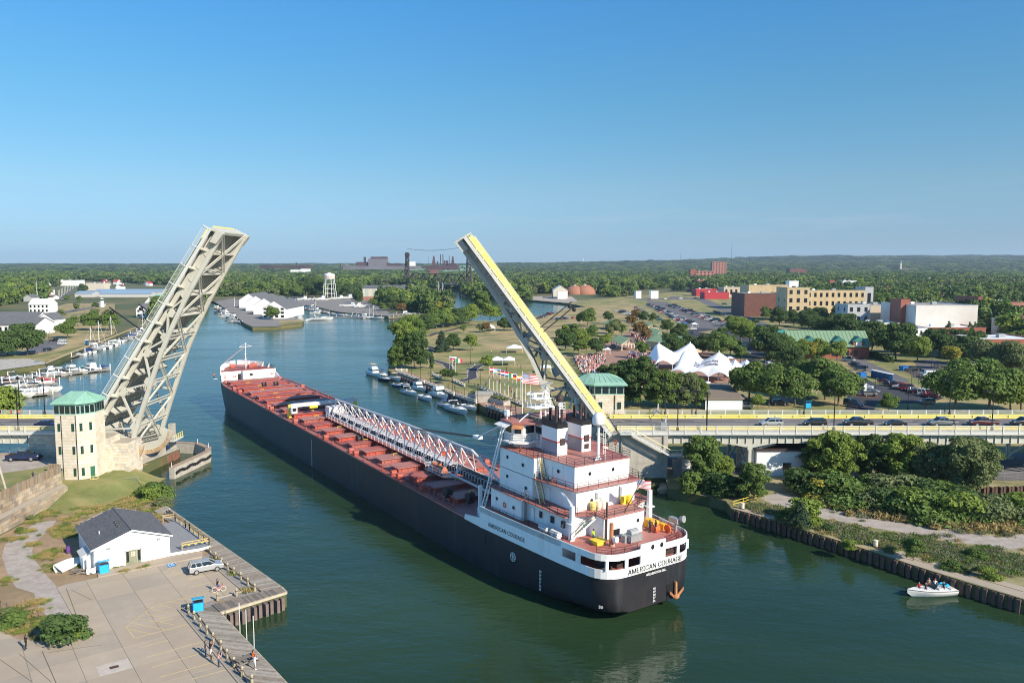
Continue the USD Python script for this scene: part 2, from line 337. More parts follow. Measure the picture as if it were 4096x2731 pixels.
def crown(seed,w,h,z0,n,size,lobes=14,shape='round',fill=.35):
 """leaf clumps on many uneven lobes; gaps between the lobes let the background through"""
 r=np.random.default_rng(seed);C,R=[],[]
 for i in range(lobes):
  t=(i+.5)/lobes;a=i*2.39996+r.normal()*.3
  if shape=='cone':zz=t;rad=(1-t)*.5+.04;rr=.24*(1-t)+.1
  elif shape=='column':zz=t;rad=.16*r.random();rr=.34*math.sin(PI*(.15+.8*t))
  elif shape=='vase':zz=.12+.85*t;rad=.44*(.35+.65*math.sin(PI*(.12+.75*t)))*(.35+.75*r.random());rr=.085+.085*r.random()
  else:zz=.12+.78*r.random()**.85;rad=.36*math.sqrt(max(0.03,1-(2*zz-.95)**2))*(.55+.5*r.random());rr=.17+.13*r.random()
  C.append((math.cos(a)*rad*w,math.sin(a)*rad*w,z0+zz*h*.92));R.append((rr*w,rr*w,rr*min(w,h)*.72))
 C.append((0,0,z0+h*.5));R.append((.2*w,.2*w,.3*h) if shape=='vase' else (.28*w,.28*w,.36*h)) if shape!='cone' else R.append((.12*w,.12*w,.45*h))
 C,R=np.array(C),np.array(R);k=r.choice(len(C),n,p=(R[:,0]**2)/(R[:,0]**2).sum())
 d=r.normal(size=(n,3));d/=np.linalg.norm(d,axis=1,keepdims=True);d[:,2]=np.where(d[:,2]<-.55,-d[:,2],d[:,2])
 rad=1-fill*r.random((n,1))**1.6
 p=C[k]+d*R[k]*rad*(.9+.25*r.random((n,1)))
 return MB().add(*leaves(p,d+r.normal(size=(n,3))*.4+(0,0,.3),size,r))
def trunk(h,r0,seed,limbs=5,spread=.3):
 r=np.random.default_rng(seed);mb=MB();top=np.array([r.normal()*.03*h,r.normal()*.03*h,h*.62])
 mb.tube((0,0,-.2),top*.5,r0,7,r0*.7);mb.tube(top*.5,top,r0*.7,6,r0*.35)
 for i in range(limbs):
  a=i*2.4+r.random();p=top*(.45+.5*i/limbs);q=p+np.array([math.cos(a)*spread*h,math.sin(a)*spread*h,h*(.18+.12*r.random())]);mb.tube(p,q,r0*.4,5,r0*.1)
 return mb
TREES={}
def treekind(name,w,h,n,size,col,shape='round',tr=.25,lobes=14,seed=1,r0=.25):
 k=kindof(name);z0=h*tr
 part(k,'crown',crown(seed,w,h-z0,z0-.05*h,n,size,lobes,shape),GREEN[col])
 part(k,'trunk',trunk(h,r0,seed),bark)
 TREES[name]=(k,h);return k
for i,c in enumerate(('mid','dark','bright','olive','yellow')):
 treekind('broad_'+c,9,10,7000,.42,c,seed=20+i,lobes=18)
 treekind('young_'+c,5,6.5,2200,.34,c,tr=.3,seed=40+i,lobes=10,r0=.12)
for i,c in enumerate(('mid','dark','olive','bright')):
 treekind('fine_'+c,9,12,8500,.36,c,shape='vase',tr=.10,seed=60+i,lobes=46,r0=.16)
treekind('conifer',5,10,3000,.38,'blue',shape='cone',tr=.06,seed=80,lobes=26,r0=.18)
treekind('column_tree',3,9,900,.45,'dark',shape='column',tr=.05,seed=81,lobes=10,r0=.12)
treekind('rusty_tree',7,7.5,1500,.55,'rusty',tr=.3,seed=82,lobes=12,r0=.15)
def bushkind(name,w,h,n,size,col,seed):
 k=kindof(name);part(k,'foliage',crown(seed,w,h,-.15*h,n,size,12,'round',.5),GREEN[col]);part(k,'stem',MB().tube((0,0,-.1),(0,0,h*.4),.05,5),bark);TREES[name]=(k,h);return k
for i,c in enumerate(('mid','dark','bright','olive','yellow')):bushkind('bush_'+c,4,3,2600,.24,c,90+i)
TCOUNT=[0]
def tree(kind,p,h,label,group=None,name='tree',wide=1.0,cat='tree'):
 k,h0=TREES[kind];s=h/h0;TCOUNT[0]+=1
 return copy(k,name,label,cat,(p[0],p[1],p[2]-.03),rng.random()*6.28,(s*wide,s*wide,s),group)
# vehicles
CARCOL={'white':(0.70,0.70,0.70),'silver':(0.42,0.43,0.44),'grey':(0.16,0.17,0.18),'black':(0.012,0.012,0.014),'red':(0.30,0.015,0.02),'blue':(0.02,0.05,0.17),'navy':(0.010,0.020,0.07),'maroon':(0.07,0.008,0.015),'tan':(0.33,0.28,0.20),'teal':(0.03,0.11,0.12)}
def carpaint(c):
 n='car_paint_'+c
 if n not in LOOKS:
  LOOKS[n]=usdkit.material(stage,'/World/Looks/'+n,{'p':('principled_bsdf',{'base_color':CARCOL[c],'roughness':0.35,'metallic':0.25 if c in ('silver','grey') else 0.0,'coat_weight':0.7,'coat_roughness':0.06})},[],surface='p.BSDF')
 return LOOKS[n]
alloy=mat('alloy_wheel',(0.55,0.55,0.56),0.35,0.05,metal=.7)
lampglass=mat('lamp_glass',(0.75,0.75,0.72),0.2,0.02);taillight=mat('tail_lamp',(0.35,0.01,0.01),0.25,0.02)
CARS={}
SPEC={'sedan':dict(L=4.7,W=1.82,body=[(-2.35,.35),(-2.33,.78),(-2.2,.95),(-1.55,1.02),(1.0,.98),(2.0,.82),(2.33,.66),(2.36,.35)],cab=((-1.75,1.15),(-1.0,.45),.98,1.45),wh=(-1.38,1.42),r=.33),'suv':dict(L=4.6,W=1.88,body=[(-2.28,.42),(-2.3,.95),(-2.2,1.12),(1.0,1.12),(2.05,1.0),(2.28,.8),(2.32,.42)],cab=((-2.2,1.3),(-1.95,.45),1.1,1.7),wh=(-1.38,1.4),r=.37),'coupe':dict(L=4.4,W=1.78,body=[(-2.2,.32),(-2.2,.75),(-2.05,.95),(-1.4,.95),(.9,.92),(1.9,.75),(2.2,.58),(2.22,.32)],cab=((-1.5,1.1),(-.75,.2),.92,1.32),wh=(-1.3,1.3),r=.32),'pickup':dict(L=5.8,W=2.0,body=[(-2.9,.5),(-2.92,1.12),(-.9,1.14),(1.3,1.2),(2.6,1.12),(2.88,.95),(2.9,.5)],cab=((-.85,1.55),(-.7,.8),1.16,1.88),wh=(-1.85,1.75),r=.42),'van':dict(L=5.6,W=2.0,body=[(-2.8,.4),(-2.8,1.2),(1.7,1.2),(2.5,1.02),(2.78,.85),(2.8,.4)],cab=((-2.78,2.15),(-2.72,1.3),1.18,2.35),wh=(-1.7,1.75),r=.37)}
def carkind(typ,colr):
 key=(typ,colr)
 if key in CARS:return CARS[key]
 S=SPEC[typ];k=kindof(f'{colr}_{typ}');W=S['W']/2;pm=carpaint(colr)
 prof=S['body'];lo=[(x,-W*.98+0,z) for x,z in prof]
 mb=MB();rings=[]
 for y,s in ((-W,.90),(-W*.97,1.0),(W*.97,1.0),(W,.90)):
  rings.append([(x*(1 if s==1.0 else .985),y,.35+(z-.35)*(1 if s==1 else .93)) for x,z in prof])
 mb.loft([r[::-1] for r in rings]);body=part(k,'body',mb,pm,smooth=25)
 (bx0,bx1),(tx0,tx1),zb,zt=S['cab'];wb,wt=W*.93,W*.74
 cab=lambda e,dz:MB().hull([(bx0-e,y,zb-.02) for y in (-wb-e,wb+e)]+[(bx1+e,y,zb-.02) for y in (-wb-e,wb+e)]+[(tx0-e,y,zt+dz) for y in (-wt-e,wt+e)]+[(tx1+e,y,zt+dz) for y in (-wt-e,wt+e)])
 part(k,'windows',cab(0,-.06),dark_glass)
 rf=MB().hull([(tx0-.06,y,zt-.07) for y in (-wt-.02,wt+.02)]+[(tx1+.08,y,zt-.07) for y in (-wt-.02,wt+.02)]+[(tx0,y,zt) for y in (-wt*.9,wt*.9)]+[(tx1,y,zt) for y in (-wt*.9,wt*.9)])
 for x0,x1 in ((bx0,tx0),(bx1,tx1),((bx0+bx1)/2,(tx0+tx1)/2))+(((bx0*.6+bx1*.4)-.5,tx0*.8+tx1*.2),)*(typ in ('suv','van')):
  for sg in (-1,1):rf.bar((x0,sg*wb*1.005,zb),(x1,sg*wt*1.01,zt-.05),.09,.1)
 part(k,'roof',rf,pm)
 for x in S['wh']:
  for sg in (-1,1):
   w=part(k,'wheel',MB().tube((x,sg*(W-.22),S['r']),(x,sg*(W+.005),S['r']),S['r'],14),rubber);part(w,'rim',MB().tube((x,sg*(W-.02),S['r']),(x,sg*(W+.015),S['r']),S['r']*.62,10),alloy)
 fx,rx=prof[-2][0],prof[1][0];zl=prof[-2][1]+.02
 for sg in (-1,1):
  part(k,'headlight',MB().box((fx-.06,sg*W*.72,zl),(.22,.36,.15)),lampglass);part(k,'tail_light',MB().box((rx+.05,sg*W*.78,prof[1][1]-.02),(.16,.26,.22)),taillight)
 part(k,'bumper',MB().box((fx,0,.48),(.16,S['W']*.9,.2)).box((rx,0,.5),(.14,S['W']*.9,.2)),dark_metal)
 if typ=='pickup':part(k,'truck_bed',MB().span((-2.8,-W*.8,1.05),(-.95,W*.8,1.16)),dark_metal)
 CARS[key]=k;return k
def car(typ,colr,p,rz,label,group=None,sc=1.0):
 return copy(carkind(typ,colr),{'pickup':'pickup_truck','van':'van'}.get(typ,'parked_car' if group else 'car'),label,{'pickup':'pickup truck','van':'van'}.get(typ,'car'),p,rz,sc,group)
# boats
gel=mat('gelcoat_white',(0.80,0.80,0.79),0.25,0.03,0.5);canvas_blue=mat('canvas_blue',(0.02,0.07,0.25),0.7);canvas_black=mat('canvas_black',(0.02,0.02,0.025),0.7);canvas_tan=mat('canvas_tan',(0.45,0.36,0.26),0.7);canvas_green=mat('canvas_green',(0.02,0.20,0.15),0.7)
tint=glassmat('boat_glass',(0.03,0.05,0.05))
hull_blue=mat('hull_blue',(0.012,0.02,0.06),0.3);canvas_red=mat('canvas_red',(0.40,0.03,0.04),0.7)
def boathull(L,W,H,n=9,fr=.0):
 rings=[]
 for t in np.linspace(0,1,n):
  x=-L/2+L*t;b=W/2*(1-max(0,(t-.45)/.55)**2.2*.985);sh=H*(1+.35*t**2);lo=max(.06,1-t**3);kz=-.35+.32*t**4+(H*.8*max(0,t-.86)/.14 if t>.86 else 0)
  rings.append([(x+.12*L*t**6*(z>.2),y,z) for y,z in ((b,sh),(b*1.0,sh*.72),(b*.82*lo,.05),(0,kz),(-b*.82*lo,.05),(-b*1.0,sh*.72),(-b,sh))])
 return rings
BOATS={}
def boatkind(name,L,W,H,style,hullm,top=None):
 k=kindof(name);R=boathull(L,W,H);part(k,'hull',MB().loft(R),hullm,smooth=40)
 side=[(r[0][0],r[0][1]) for r in R];deckp=side+[(x,-y) for x,y in side[::-1]]
 dz=H*1.02
 part(k,'deck',MB().loft([[(x*.985,y*.93,z+.05) for x,y,z in (r[0],r[6])]+[(r[6][0]*.985,r[6][1]*.93,r[6][2]-.02),(r[0][0]*.985,r[0][1]*.93,r[0][2]-.02)] for r in R[4:]]),gel)
 part(k,'cockpit',MB().span((-L*.46,-W*.40,H*.6),(L*.02,W*.40,H*.66)),mat('cockpit_floor',(0.55,0.50,0.45),.6));
 part(k,'rub_rail',MB().path([(x,y*1.01,z-.06) for x,y,z in [r[0] for r in R]],.05,4).path([(x,-y*1.01,z-.06) for x,y,z in [r[0] for r in R]],.05,4),black_paint if hullm is gel else gel)
 if style in ('cruiser','express','flybridge','bowrider'):
  x0=L*.06 if style!='bowrider' else 0;zt=H*1.55 if style!='bowrider' else H*1.5
  if style!='bowrider':part(k,'cabin',MB().hull([(L*.04,y,dz) for y in (-W*.38,W*.38)]+[(L*.40,y,dz+.1) for y in (-W*.12,W*.12)]+[(L*.05,y,H*1.42) for y in (-W*.33,W*.33)]+[(L*.26,y,H*1.40) for y in (-W*.2,W*.2)]),gel)
  part(k,'windscreen',MB().hull([(x0+.35,y,H*1.3) for y in (-W*.36,W*.36)]+[(x0-.25,y,zt+.35) for y in (-W*.32,W*.32)]+[(x0+.42,y,H*1.3) for y in (-W*.3,W*.3)]+[(x0-.2,y,zt+.35) for y in (-W*.28,W*.28)]),tint)
  part(k,'seat',MB().box((-L*.12,W*.2,H*.95),(.6,.6,.7)).box((-L*.12,-W*.2,H*.95),(.6,.6,.7)).box((-L*.40,0,H*.85),(.6,W*.7,.5)),mat('seat_vinyl',(0.65,0.62,0.58),.5))
  if style=='express':part(k,'radar_arch',MB().bar((-L*.2,W*.42,H),(-L*.26,W*.36,H*2.4),.25,.12).bar((-L*.2,-W*.42,H),(-L*.26,-W*.36,H*2.4),.25,.12).bar((-L*.26,W*.37,H*2.4),(-L*.26,-W*.37,H*2.4),.3,.12),gel)
  if style=='flybridge':
   part(k,'deckhouse',MB().hull([(x,y,z) for y in (-W*.4,W*.4) for x,z in ((-L*.22,H),(L*.16,H),(-L*.22,H*2.2),(L*.05,H*2.2))]),gel);part(k,'deckhouse_window',MB().hull([(x,y,z) for y in (-W*.405,W*.405) for x,z in ((-L*.16,H*1.55),(L*.115,H*1.55),(-L*.16,H*2.0),(L*.075,H*2.0))]),tint)
   part(k,'flybridge',MB().hull([(x,y,z) for y in (-W*.38,W*.38) for x,z in ((-L*.2,H*2.22),(L*.06,H*2.22),(-L*.2,H*2.75),(L*.03,H*2.75))]),gel)
 if style=='trawler':
  part(k,'deckhouse',MB().span((-L*.35,-W*.36,H),(L*.16,W*.36,H*2.3)),gel);part(k,'deckhouse_window',MB().span((-L*.3,-W*.365,H*1.65),(L*.165,W*.365,H*2.1)),tint)
  part(k,'flybridge',MB().span((-L*.25,-W*.32,H*2.31),(L*.08,W*.32,H*2.9)),gel)
 if top is not None:
  zt={'flybridge':3.7,'trawler':3.8}.get(style,2.35)*H;x0=-L*.24;x1=L*.02 if style!='bowrider' else -L*.02
  part(k,'canopy',MB().hull([(x,y,z) for x in (x0,x1) for y,z in ((-W*.38,zt-.1),(W*.38,zt-.1),(0,zt+.08),(-W*.36,zt-.18),(W*.36,zt-.18))]),top)
  cm=MB()
  for x in (x0,x1):
   for sg in (-1,1):cm.tube((x,sg*W*.37,zt-.12),((x0+x1)/2+.3,sg*W*.42,H*(1.0 if style not in ('flybridge','trawler') else 2.6)),.03,4)
  part(k,'canopy_frame',cm,grey_metal)
 if style=='cover':part(k,'boat_cover',MB().loft([[(r[0][0],r[0][1]*.98,r[0][2]+.03),(r[0][0],0,r[0][2]+.06+.55*math.sin(PI*(.15+.75*i/8))),(r[6][0],r[6][1]*.98,r[6][2]+.03),(r[0][0],0,r[0][2])] for i,r in enumerate(R)]),top or canvas_blue)
 if style=='sail':
  part(k,'cabin',MB().hull([(-L*.1,y,dz) for y in (-W*.3,W*.3)]+[(L*.25,y,dz) for y in (-W*.15,W*.15)]+[(-L*.1,y,dz+.45) for y in (-W*.26,W*.26)]+[(L*.2,y,dz+.3) for y in (-W*.12,W*.12)]),gel)
  part(k,'mast',MB().tube((L*.08,0,dz),(L*.08,0,L*1.25),.13,6,.1),gel);part(k,'boom',MB().tube((L*.08,0,dz+1.2),(-L*.32,0,dz+1.3),.15,6),top or canvas_blue)
  part(k,'rigging',MB().tube((L*.08,0,L*1.22),(L*.52,0,H*1.35),.04,4).tube((L*.08,0,L*1.22),(-L*.48,0,H),.03,4).bar((L*.08,-W*.35,L*.7),(L*.08,W*.35,L*.7),.06),gel)
 bowrail=MB()
 if style not in ('sail','bowrider','cover'):
  for sg in (-1,1):bowrail.path([(r[0][0]*.98,sg*r[0][1]*.9,r[0][2]+.55) for r in R[5:]],.02,4)
  part(k,'bow_rail',bowrail,grey_metal)
 BOATS[name]=k;return k
boatkind('cruiser',9.5,3.0,1.15,'cruiser',gel);boatkind('express_cruiser',10.5,3.2,1.2,'express',gel,canvas_black);boatkind('flybridge_yacht',10.5,3.5,1.25,'flybridge',gel,canvas_black)
boatkind('trawler',10.5,3.6,1.3,'trawler',gel,canvas_tan);boatkind('dark_cruiser',9,2.9,1.1,'express',hull_blue,gel);boatkind('bowrider',6.5,2.4,.85,'bowrider',gel);boatkind('canopy_boat',7.5,2.6,.95,'bowrider',gel,canvas_blue)
boatkind('tan_canopy_boat',7.5,2.6,.95,'bowrider',gel,canvas_tan);boatkind('green_canopy_boat',7.5,2.6,.95,'cruiser',gel,canvas_green);boatkind('covered_boat',6.5,2.4,.85,'cover',gel,canvas_blue);boatkind('black_covered_boat',6.8,2.4,.85,'cover',gel,canvas_black)
boatkind('red_boat',6.2,2.3,.8,'cover',mat('hull_red',(0.25,0.01,0.01),.3),canvas_red);boatkind('sailboat',9.0,2.8,1.0,'sail',gel);boatkind('blue_open_boat',5.5,2.0,.7,'bowrider',mat('hull_bright_blue',(0.02,0.09,0.28),.35))
def boat(kind,p,rz,label,group=None,sc=1.0,name=None,cat='boat'):
 return copy(BOATS[kind],name or ('sailboat' if kind=='sailboat' else 'moored_boat'),label,cat,(p[0],p[1],.05 if p[2]<1 else p[2]+.5),rz,sc,group)
# people
def person(label,loc,rz,shirt,legs,pose='stand',h=1.74,hair=hair_mat,group=None,hat=None,shorts=False,name='person'):
 """one continuous body (head, torso, arms with five fingers, legs) with clothes and hair as its children"""
 T=thing(name,label,'person',loc,rz,group);k=h/1.74;J={}
 z0=0
 sit=pose in ('sit','ride');zh=.46+.08 if pose=='sit' else (.98 if pose=='ride' else .93)
 hipx=0.0
 pel,chest,neck,head=np.array([0,0,zh]),np.array([.03,0,zh+.42]),np.array([.02,0,zh+.56]),np.array([.05,0,zh+.70])
 bones=[(pel,np.array([0,0,zh+.22]),.13,.125),(np.array([0,0,zh+.22]),chest,.125,.14),(chest,neck,.09,.055),(neck,head+(0,0,-.05),.055,.06)]
 sk=[(neck+(0,0,-.02),head+(0,0,-.05),.05,.055),(head+(-.02,0,.03),head+(.01,0,.02),.105,.10),(head+(.04,0,-.06),head+(.03,0,.05),.065,.085),(head+(.10,0,-.01),head+(.13,0,-.03),.012,.016),(head+(.085,-.02,-.07),head+(.085,.02,-.07),.016,.016)]
 for sg in (-1,1):sk+=[(head+(.085,sg*.035,.02),head+(.09,sg*.035,.022),.016,.016),(head+(-.01,sg*.10,-.02),head+(0,sg*.105,.02),.02,.024)]
 torso,trous=list(bones[:2])+[(chest+(0,-.13,.05),chest+(0,.13,.05),.085,.085)],[]
 for sg in (-1,1):
  hip=pel+(0,sg*.09,-.02)
  if pose=='sit':knee,ank=hip+(.43,sg*.05,0),hip+(.45,sg*.05,-.43)
  elif pose=='ride':knee,ank=hip+(.30,sg*.04,-.28-.1*sg),hip+(.12,sg*.04,-.66-.12*sg)
  elif pose=='walk':knee,ank=hip+(.14*sg,0,-.42),hip+(.16*sg-.12,0,-.83)
  else:knee,ank=hip+(.02,sg*.02,-.43),hip+(0,sg*.03,-.84)
  trous+=[(hip,knee,.085,.06)]
  (sk if shorts else trous).append((knee,ank,.055,.04));toe=ank+(.17,sg*.02,-.05)
  J.setdefault('foot',[]).append((ank+(-.03,0,-.045),toe,.04,.03))
  sh=chest+(0,sg*.185,.07)
  if pose in ('phone','ride') or (pose=='shade' and sg==-1):el,wr=sh+(.15,sg*.08,-.22),sh+(.30,-sg*.06,.05)
  elif pose=='reach':el,wr=sh+(.14,sg*.05,-.24),sh+(.36,0,-.30)
  elif pose=='sit':el,wr=sh+(.06,sg*.06,-.27),sh+(.30,sg*.0,-.36)
  else:el,wr=sh+(-.02,sg*.06,-.28),sh+(.06,sg*.05,-.53)
  torso+=[(sh,sh+(el-sh)*.55,.06,.052)];sk+=[(sh+(el-sh)*.5,el,.045,.04),(el,wr,.04,.027)]
  d=(wr-el)/np.linalg.norm(wr-el);side=np.cross(d,(0,1,0));side=side/max(np.linalg.norm(side),1e-6);pw=np.array([0,1.0,0])
  palm=wr+d*.085;sk+=[(wr,palm,.027,.032)]
  for f in range(4):
   b=palm+pw*(.026-.0175*f);l=(.036,.042,.039,.030)[f];m=b+d*l;sk+=[(b,m,.010,.009),(m,m+(d*.8+side*.5)*l*.8,.009,.007)]
  tb=wr+d*.03+pw*.028*-sg;sk+=[(tb,tb+d*.045+pw*-.03*sg,.012,.010)]
 def solid(bs):
  ms=[]
  for p,q,a,b in bs:
   s1=trimesh.creation.icosphere(1,a).vertices+p;s2=trimesh.creation.icosphere(1,b).vertices+q;ms.append(manifold3d.Manifold.hull_points(np.vstack([s1,s2])))
  m=manifold3d.Manifold.batch_boolean(ms,manifold3d.OpType.Add).to_mesh();return trimesh.Trimesh(m.vert_properties[:,:3]*k,m.tri_verts,process=False)
 part(T,'body',solid(sk+[(a,b,r*.8,q*.8) for a,b,r,q in torso+trous]),skin_mat,smooth=50)
 part(T,'shirt',solid(torso),shirt,smooth=50);part(T,'shorts' if shorts else 'trousers',solid(trous+[(pel+(0,-.06,0),pel+(0,.06,.05),.12,.12)]),legs,smooth=50)
 part(T,'shoes',solid(J['foot']),black_paint if not shorts else white_plain);part(T,'hair',solid([(head+(-.035,0,.045),head+(0,0,.06),.10,.098),(head+(-.06,0,-.05),head+(-.04,0,.04),.08,.09)]),hair)
 if hat is not None:part(T,'cap',solid([(head+(-.01,0,.085),head+(.0,0,.09),.105,.1),(head+(.1,-.03,.07),head+(.16,.0,.06),.03,.03),(head+(.1,.03,.07),head+(.16,0,.06),.03,.03)]),hat)
 if pose=='phone':part(T,'phone',MB().box(np.array([.36,0,zh+.53])*k,(.02,.16,.09)),black_paint)
 return T
CLOTH={n:mat('cloth_'+n,c,.85,.08) for n,c in dict(black=(0.015,0.015,0.017),grey=(0.10,0.10,0.11),white=(0.72,0.72,0.72),pink=(0.55,0.30,0.28),orange=(0.70,0.13,0.02),blue=(0.03,0.08,0.28),denim=(0.05,0.09,0.17),red=(0.42,0.02,0.03),lime=(0.45,0.75,0.05),khaki=(0.32,0.25,0.16),teal=(0.02,0.22,0.25),navy=(0.012,0.018,0.05)).items()}
# the bulk carrier
deck_red=mat('deck_red',(0.36,0.085,0.068),0.6,0.16,0.35,col2=(0.42,0.19,0.165),wear=((0.22,0.10,0.08),0.3,0.5))
hatch_red=mat('hatch_red',(0.40,0.065,0.038),0.55,0.15,0.5,col2=(0.33,0.11,0.09))
hull_black=mat('hull_black',(0.013,0.015,0.020),0.5,0.35,0.4,col2=(0.024,0.019,0.021),wear=((0.075,0.08,0.09),0.35,0.5))
funnel_grey=mat('funnel_grey',(0.28,0.30,0.34),0.5,0.08)
stripe_red=mat('stripe_red',(0.55,0.03,0.03),0.45,0.05)
sooty=mat('sooty_steel',(0.05,0.032,0.03),0.7,0.3,1.5)
pinkwhite=mat('boom_white',(0.70,0.66,0.65),0.5,0.08,0.8,wear=((0.40,0.24,0.18),0.3,0.8))
ochre=mat('ochre_rust',(0.42,0.18,0.08),0.8,0.3,1.2)
sign_tan=mat('sign_tan',(0.62,0.50,0.34),0.6,0.05)
cream=mat('cream_plastic',(0.78,0.68,0.55),0.5,0.05)
def rail(mb,pts,h=1.05,gap=1.6,n=3,w=0.045):
 pts=[np.array(p,float) for p in pts]
 for p,q in zip(pts[:-1],pts[1:]):
  L=np.linalg.norm(q-p);k=max(1,int(round(L/gap)))
  for i in range(k+1):r=p+(q-p)*i/k;mb.bar(r,r+(0,0,h),w)
  for j in range(n):d=np.array([0,0,h*(j+1)/n-0.02]);mb.bar(p+d,q+d,w)
 return mb
def stairs(parent,p,q,w,m,step_m,name='stair',n=None):
 """a steep ladder from p up to q, w wide across 'side'"""
 p,q=np.array(p,float),np.array(q,float);d=q-p;h=np.cross(d,(0,0,1));h=h/np.linalg.norm(h)*w/2
 mb=MB();mb.bar(p+h,q+h,.06,.22);mb.bar(p-h,q-h,.06,.22)
 st=part(parent,name,mb,m);n=n or int(d[2]/.27)
 for i in range(1,n+1):
  c=p+d*i/(n+1);part(st,'tread',MB().bar(c-h,c+h,.24,.04),step_m)
 rm=MB()
 for s_ in (1,-1):rm.bar(p+h*s_+(0,0,.9),q+h*s_+(0,0,.9),.05);rm.bar(p+h*s_,p+h*s_+(0,0,.9),.05);rm.bar(q+h*s_,q+h*s_+(0,0,.9),.05)
 part(st,'handrail',rm,black_paint)
 return st
def lettering(txt,h,o,ux,uy,bold=False,depth=0.02):
 """text with its baseline from o along ux, upright along uy"""
 m=meshkit.text_mesh(txt,h,depth,bold);ux,uy=np.array(ux,float),np.array(uy,float)
 M=np.eye(4);M[:3,0],M[:3,1],M[:3,2],M[:3,3]=ux,uy,np.cross(ux,uy),o
 w=m.bounds[1][0];m.apply_transform(M);return m,w
ship=thing('bulk_carrier','long lake freighter with black hull, red hatches and white stern house, between raised bridge leaves','ship',(18.30,100.13,5.96),0.592+PI/2,ry=-0.015)
HB=([0,3,7,15,25,33,170,176,184,190,195,198.6],[7.6,8.25,8.75,9.45,10.15,10.36,10.36,10.0,8.7,6.6,3.9,0.25])
hb=lambda s:float(np.interp(s,*HB))
KZ=([0,6,14,24,30,200],[-4.65,-5.4,-7.5,-11,-12,-12])
def hull():
 rings=[]
 S=[0,.35,1.2,2.5,4,7,11,15,20,25,33,50,80,110,140,170,173,176,180,184,187,190,193,195,197,198.6]
 for s in S:
  b=hb(s)-(2.2 if s==0 else 1.25 if s==.35 else .45 if s==1.2 else .1 if s==2.5 else 0);zb=float(np.interp(s,*KZ))
  low=b*float(np.interp(s,[0,14,40,165,199],[.93,.78,.97,.97,.7]))
  mid=b*float(np.interp(s,[0,14,40,170,199],[.985,.97,1,1,.82]));zm=max(zb*.62,-6.5)
  half=[(b,0.12),(b,-1.5),(mid,zm),(low,zb*.9),(low*.8,zb)]
  rings.append([(s,y,z) for y,z in half]+[(s,-y,z) for y,z in half[::-1]])
 return MB().loft([r[::-1] for r in rings])
part(ship,'hull',hull(),hull_black,smooth=35)
dk=[(s,hb(s)-.05) for s in [2.5,4,7,11,15,25,33,170,176,184,190,195,198]]
dkp=dk+[(s,-y) for s,y in dk[::-1]]
part(ship,'main_deck',MB().prism(dkp,0.12,0.2),deck_red)
gw=MB()
for a,b in zip(dk[4:-4],dk[5:-3]):
 for sg in (1,-1):gw.bar((a[0],sg*a[1],.3),(b[0],sg*b[1],.3),.12,.26)
part(ship,'gunwale',gw,deck_red)
rl=MB()
for sg in (1,-1):rail(rl,[(33,sg*10.2,.2),(100,sg*10.2,.2),(170,sg*10.2,.2),(183,sg*8.9,.2)],1.0,2.4,2,.04)
part(ship,'deck_railing',rl,deck_red)
mk=MB()
for i,tx in enumerate(['30','29','28','27','26','25']):
 for(s0,y0) in ((12.2,9.35),):m,w=lettering(tx,.3,(s0,y0+.03,-2.3-i*.5),(-1,0,0),(0,0,1),True);mk.mesh(m)
 if i<5:m,w=lettering(tx,.26,(-.03,-.1,-2.6-i*.42),(0,-1,0),(0,0,1),True);mk.mesh(m)
for i in range(11):mk.box((98,10.38,-1.2-i*.55),(.35,.03,.25))
m,w=lettering('30',.34,(1.35,7.95,-3.6),(-.8,-.6,0),(0,0,1),True);mk.mesh(m)
part(ship,'draught_marks',mk,white_plain)
lm=MB();an=np.arange(24)*PI/12
for i in range(24):
 a,b=an[i],an[i]+PI/12;lm.bar((18+.62*math.cos(a),9.78,-2+.62*math.sin(a)),(18+.62*math.cos(b),9.78,-2+.62*math.sin(b)),.05,.12,(0,1,0))
for a in (.4,1.6,2.5,3.6,4.8):lm.bar((18,9.78,-2),(18+.6*math.cos(a),9.78,-2+.6*math.sin(a)),.04,.15,(0,1,0))
part(ship,'load_mark',lm,white_plain)
part(ship,'side_port',MB().box((25.2,10.16,-1.5),(.9,.08,1.1)),black_paint,'open black loading port in the hull side')
def fitted(txt,width,o,ux,bold=False):
 m,w=lettering(txt,1.0,(0,0,0),(1,0,0),(0,1,0),bold);return lettering(txt,width/w,o,ux,(0,0,1),bold)[0]
part(ship,'name_lettering',fitted('AMERICAN COURAGE',8.6,(24.0,10.18,.85),(-.9974,-.0714,0)),black_paint)
# stern plating with mooring openings
def sternpath():
 P=[(26.2,10.25),(20,9.82),(15,9.45),(11,9.12),(8,8.85),(5.6,8.6),(3.6,8.32)]
 P+=[(3.6-3.45*math.sin(a),4.9+3.42*math.cos(a)) for a in np.linspace(.2,PI/2,7)]
 P+=[(.1,y) for y in (3.6,2.2,1.9,0)]
 return P
SP_=sternpath()
def plate(mb,pts,z0,z1,th=.12):
 for sg in (1,-1):
  for a,b in zip(pts[:-1],pts[1:]):
   mb.bar((a[0],sg*a[1],(z0+z1)/2),(b[0],sg*b[1],(z0+z1)/2),th,z1-z0)
sp=MB();plate(sp,SP_,.1,1.3);plate(sp,SP_[:5],1.3,3.2);plate(sp,SP_,2.45,3.3)
for sg in (1,-1):
 for p in [(8,8.85),(5.1,8.53),(4.7,8.48),(.9,7.1),(.1,4.55),(.1,1.95),(.1,1.5)]:
  sp.box((p[0],sg*p[1],1.9),(.45 if p[0]>3 else .2,.16 if p[0]>3 else .5,1.3))
sp.box((.1,0,2.6),(.14,4.4,2.6))
